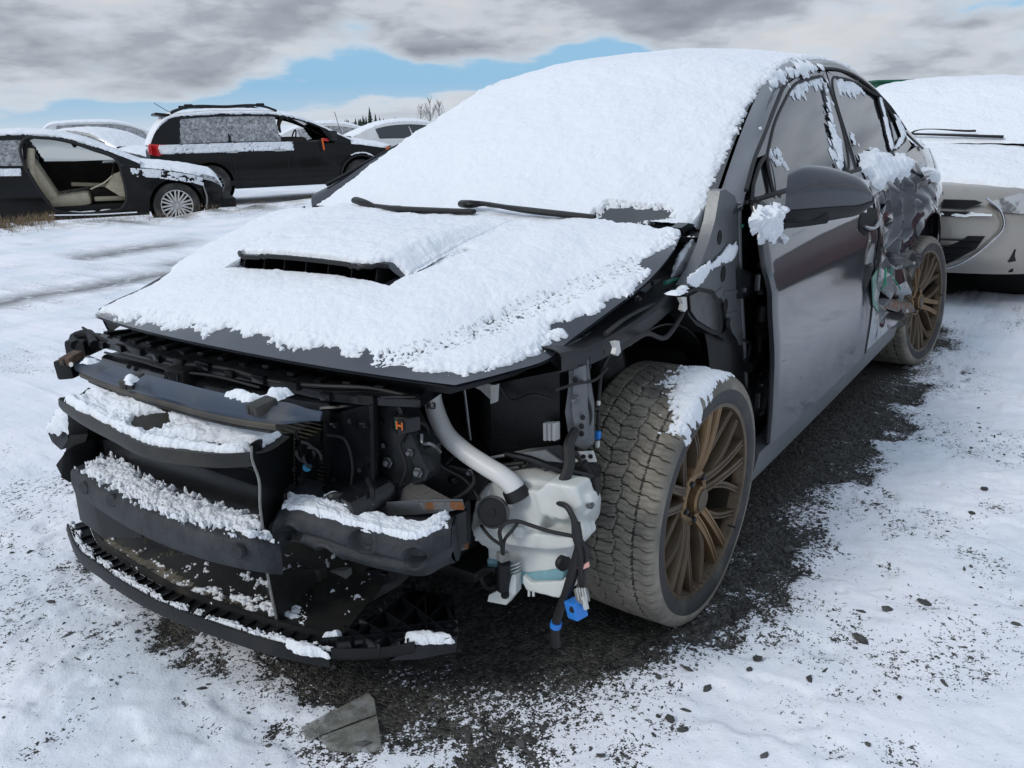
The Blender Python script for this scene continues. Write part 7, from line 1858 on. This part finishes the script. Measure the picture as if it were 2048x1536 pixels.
# its front mask: grille slot, hexagonal lower grille with slats and a chrome line, lamp, fog recess
def fx(y): return 1.75+.485*max(0.0, 1-min(1.0, abs(y)/.886)**2.8)**(1/2.8)      # plan of the nose: a rounded rectangle
def front_patch(name, yz, mat, off=0.0, t=.02, parent=None):
    P = [(fx(y)+off, y, z) for y, z in yz]; return MB().prism(P, (-t, 0, 0), .002).build(name, mat, parent or sil)
def nose_row(z, off, dz=0.0):
    r_ = []
    for t_ in np.linspace(-math.pi/2, math.pi/2, 45):
        c_, q_ = abs(math.cos(t_))**(2/2.8), math.copysign(abs(math.sin(t_))**(2/2.8), t_)
        r_.append((1.75+(.485+off)*c_, (.886+off*.6)*q_, z+dz*abs(q_)))
    return r_
rows = [nose_row(.22, -.03), nose_row(.30, .008), nose_row(.40, .018), nose_row(.50, .018), nose_row(.585, .008), nose_row(.66, -.012, -.03), nose_row(.705, -.055, -.03), nose_row(.755, -.15, -.03), nose_row(.775, -.24, -.03)]
MB().shell(surf(rows, 90, 34), .006).build('front_bumper', 'silver_car', sil)
front_patch('upper_grille', [(-.42, .625), (.42, .625), (.50, .66), (.46, .675), (-.46, .675), (-.50, .66)], 'black', .030, .03)
front_patch('upper_grille', [(-.40, .575), (.40, .575), (.44, .605), (-.44, .605)], 'black', .034, .03)
lg = front_patch('lower_grille', [(-.36, .285), (.36, .285), (.50, .38), (.54, .46), (-.54, .46), (-.50, .38)], 'black', .040, .03)
for k in range(4):
    z = .315+k*.04; w_ = .40+k*.04; MB().tube([(fx(y)+.045, y, z) for y in np.linspace(-w_, w_, 21)], .010, 6, m=40, flat=.5).build('grille_slat', 'black', lg)
MB().tube([(fx(y)+.048, y, z) for y, z in ((-.60, .62), (-.63, .53), (-.55, .40), (-.40, .275), (0, .265), (.40, .275), (.55, .40), (.63, .53), (.60, .62), (.52, .69))], .008, 8, m=80).build('chrome_outline', 'chrome', sil)
for s in (1, -1):
    hl = MB().prism([(fx(s*y)+o, s*y, z) for y, z, o in ((.53, .665, .02), (.62, .605, .03), (.76, .59, .035), (.84, .63, .03), (.83, .70, .0), (.68, .712, .0))], (-.10, 0, 0), .010).build('headlamp', 'lamp', sil)
    front_patch('fog_recess', [(s*.68, .30), (s*.82, .33), (s*.80, .40), (s*.70, .38)], 'black', .02, .04)
    MB().box((.62, s*.98, .96), (.10, .20, .13), (0, 0, 0), .04).build('wing_mirror', 'silver_car', sil)
for s, a in ((1, .0), (-1, -.55)):
    MB().tube([(1.20, .30*s+.18, 1.015), (1.18, .12*s+.0, 1.03), (1.14, -.40*s-.1, 1.055)], [.018, .014, .010], 8, m=30, flat=.6).build('wiper', 'black', sil)
G = np.array([[(fx(y)+.012+.03*k, y, .60-.025*k) for y in np.linspace(-.50, .56, 50)] for k in np.linspace(0, 1, 8)])
mm = .25+1.6*fbm(G[..., 1]*9, G[..., 2]*40, 4, 9); snow_cover('snow_layer', G, np.where(mm > 0, .012*np.clip(mm, 0, 1)**.5, -1), sil, 'snow_far', normal=(.5, 0, .86))

# --- more distant cars, each of its own kind
def far_sedan(name, label, px, py, d, yaw, paint, base=SED, seed=0, group=None, **kw):
    sp = dict(base); sp.pop('side_hole', None); sp.update(kw)
    if 'panes' not in kw: sp['panes'] = [(a, b_, c, dd, e, f, 'frost_glass') for a, b_, c, dd, e, f, g in base['panes']]
    w = at(px, py, d=d); return bg_car(name, label, (w[0], w[1], w[2]), yaw, sp, paint, snow_seed=seed, group=group)
def gz(px, d, z=0.0):
    """row of the ground at that distance"""
    v = AF + AR*(px-1024)/FOC; lo, hi = 200, 700
    for _ in range(40):
        m_ = (lo+hi)/2
        if at(px, m_, d=d)[2] > z: lo = m_
        else: hi = m_
    return lo
DG = [('far', .95, -.4, .08, .86, .2, 'far_glass'), ('far2', -.48, -1.35, .08, .86, .1, 'far_glass')]
far_sedan('white_sedan', 'white snow-covered sedan far behind the black SUV bonnet', 850, gz(850, 23, -.2), 23, R(225-80), 'white_car', seed=31, panes=DG)
far_sedan('white_suv', 'small white SUV with roof rails far behind the black sedan', 250, gz(250, 29, -.2), 29, R(240-90), 'white_car', base=SUV, seed=35, cat='SUV', snow='hc')
far_sedan('grey_sedan', 'dark grey sedan nosed in between the black sedan and the black SUV', 225, gz(225, 23, -.22), 23, R(110), 'grey_car', seed=37)
far_sedan('white_hatchback', 'snow-buried pale car seen over the bonnet of the black SUV', 700, gz(700, 25, -.2), 25, R(140), 'white_car', seed=41)
far_sedan('white_car', 'pale car roof under snow at the far left edge', -40, gz(-40, 19, -.1), 19, R(150), 'white_car', seed=43)
rd, D = far_sedan('dark_red_sedan', 'dark red sedan mirrored in the door of the wreck, right of the silver sedan', 2520, gz(2520, 6.6), 6.6, R(172), 'red_car', base=SIL, seed=47)
for s in (1, -1): MB().box((-2.19, s*.60, .84), (.10, .30, .13), bev=.03).build('tail_lamp', 'red_lamp', rd)
far_sedan('black_hatchback', 'black car mirrored in the door of the wreck, farthest to the right', 3050, gz(3050, 6.6), 6.6, R(172), 'black_car', base=SIL, seed=51)

# --- green shed far right
w = at(1752, 219, d=42); sh = empty('green_shed', (w[0], w[1], 0), R(38)); tag(sh, 'dark green metal shed roof peeking out behind the silver sedan', 'shed')
M['green_metal'] = material('green_metal_cladding', (.012, .10, .055), .45, .2, var=.15, vscale=2)
hh = 2.52
MB().box((-6, 6.5, hh/2), (12, 13, hh), bev=.02).build('wall', 'green_metal', sh)
for k in range(14): MB().box((.03, .5+k*.92, hh/2), (.05, .12, hh*.98), bev=.01).build('cladding_rib', 'green_metal', sh)
MB().box((-6, 6.5, hh+.05), (12.4, 13.4, .10), bev=.02).build('roof', 'green_metal', sh)

# --- trees on the horizon
rng = np.random.default_rng(31)
def bare_tree(px, d, h, seed):
    w = at(px, 250, d=d); r_ = np.random.default_rng(seed); root = empty('bare_tree', (w[0], w[1], -.3))
    MB().tube([(0, 0, 0), (.1, 0, h*.5), (0, .1, h)], [h*.02, h*.013, h*.004], 6).build('trunk', M['bark'], root)
    mb = MB()
    for k in range(26):
        z = h*r_.uniform(.2, .95); a = r_.uniform(0, 6.28); l = h*.32*(1.1-z/h)+.3; p0 = np.array([0, 0, z]); p1 = p0+np.array([math.cos(a)*l*.5, math.sin(a)*l*.5, l*.5]); p2 = p0+np.array([math.cos(a)*l*.7, math.sin(a)*l*.7, l*1.15])
        mb.tube([p0, p1, p2], [h*.007, h*.005, h*.002], 4, m=5)
        for _ in range(3):
            q = p1+(p2-p1)*r_.random(); a2 = a+r_.normal(0, .9); mb.tube([q, q+np.array([math.cos(a2)*l*.2, math.sin(a2)*l*.2, l*.4])], [h*.003, h*.0015], 4, m=3)
    cr = mb.build('crown', M['bark'], root); cr['kind'] = 'stuff'
    return root
M['bark'] = material('grey_bark', (.10, .085, .075), .9); M['conifer'] = material('conifer_needles', (.022, .036, .026), .9, var=.4, vscale=1.5)
for k, (px, d, h, lb) in enumerate(((843, 160, 4.2, 'short leafless tree on the horizon, leftmost of the bare clump'), (862, 150, 5.2, 'taller leafless tree in the middle of the bare horizon clump'), (880, 155, 4.9, 'leafless tree at the right of the horizon clump beside the wreck'))):
    tag(bare_tree(px, d, h, 60+k), lb, 'tree', 'bare trees on the horizon')
mb = MB()
def conifer(px, d, h):
    w = at(px, 252, d=d); tiers = 6
    for k in range(tiers):
        z0 = -1+h*(.10+.86*k/tiers); r0 = h*.20*(1-k/tiers)+.12; n = 9
        ring = np.array([(math.cos(a)*r0*rng.uniform(.6, 1.2), math.sin(a)*r0*rng.uniform(.6, 1.2), z0-rng.uniform(0, .25)*h*.15) for a in np.linspace(0, 2*np.pi, n, endpoint=False)])
        mb.add(np.vstack([ring, [(0, 0, z0+h*.26)]])+np.array([w[0], w[1], 0]), [(i, (i+1) % n, n) for i in range(n)])
for k in range(26): conifer(rng.uniform(138, 215), rng.uniform(330, 420), rng.uniform(2.2, 4.6))
for k in range(60): conifer(rng.uniform(690, 815), rng.uniform(380, 480), rng.uniform(2.2, 4.4))
for px, h in ((741, 9.0), (727, 5.5), (752, 6.0), (733, 5.0), (760, 4.6)): conifer(px, 400, h)
for k in range(50): conifer(rng.uniform(-700, 120), rng.uniform(400, 520), rng.uniform(2, 4))
tl = mb.build('treeline', 'conifer', None, smooth=False); tag(tl, 'distant dark conifers low along the horizon', 'trees', kind='stuff')
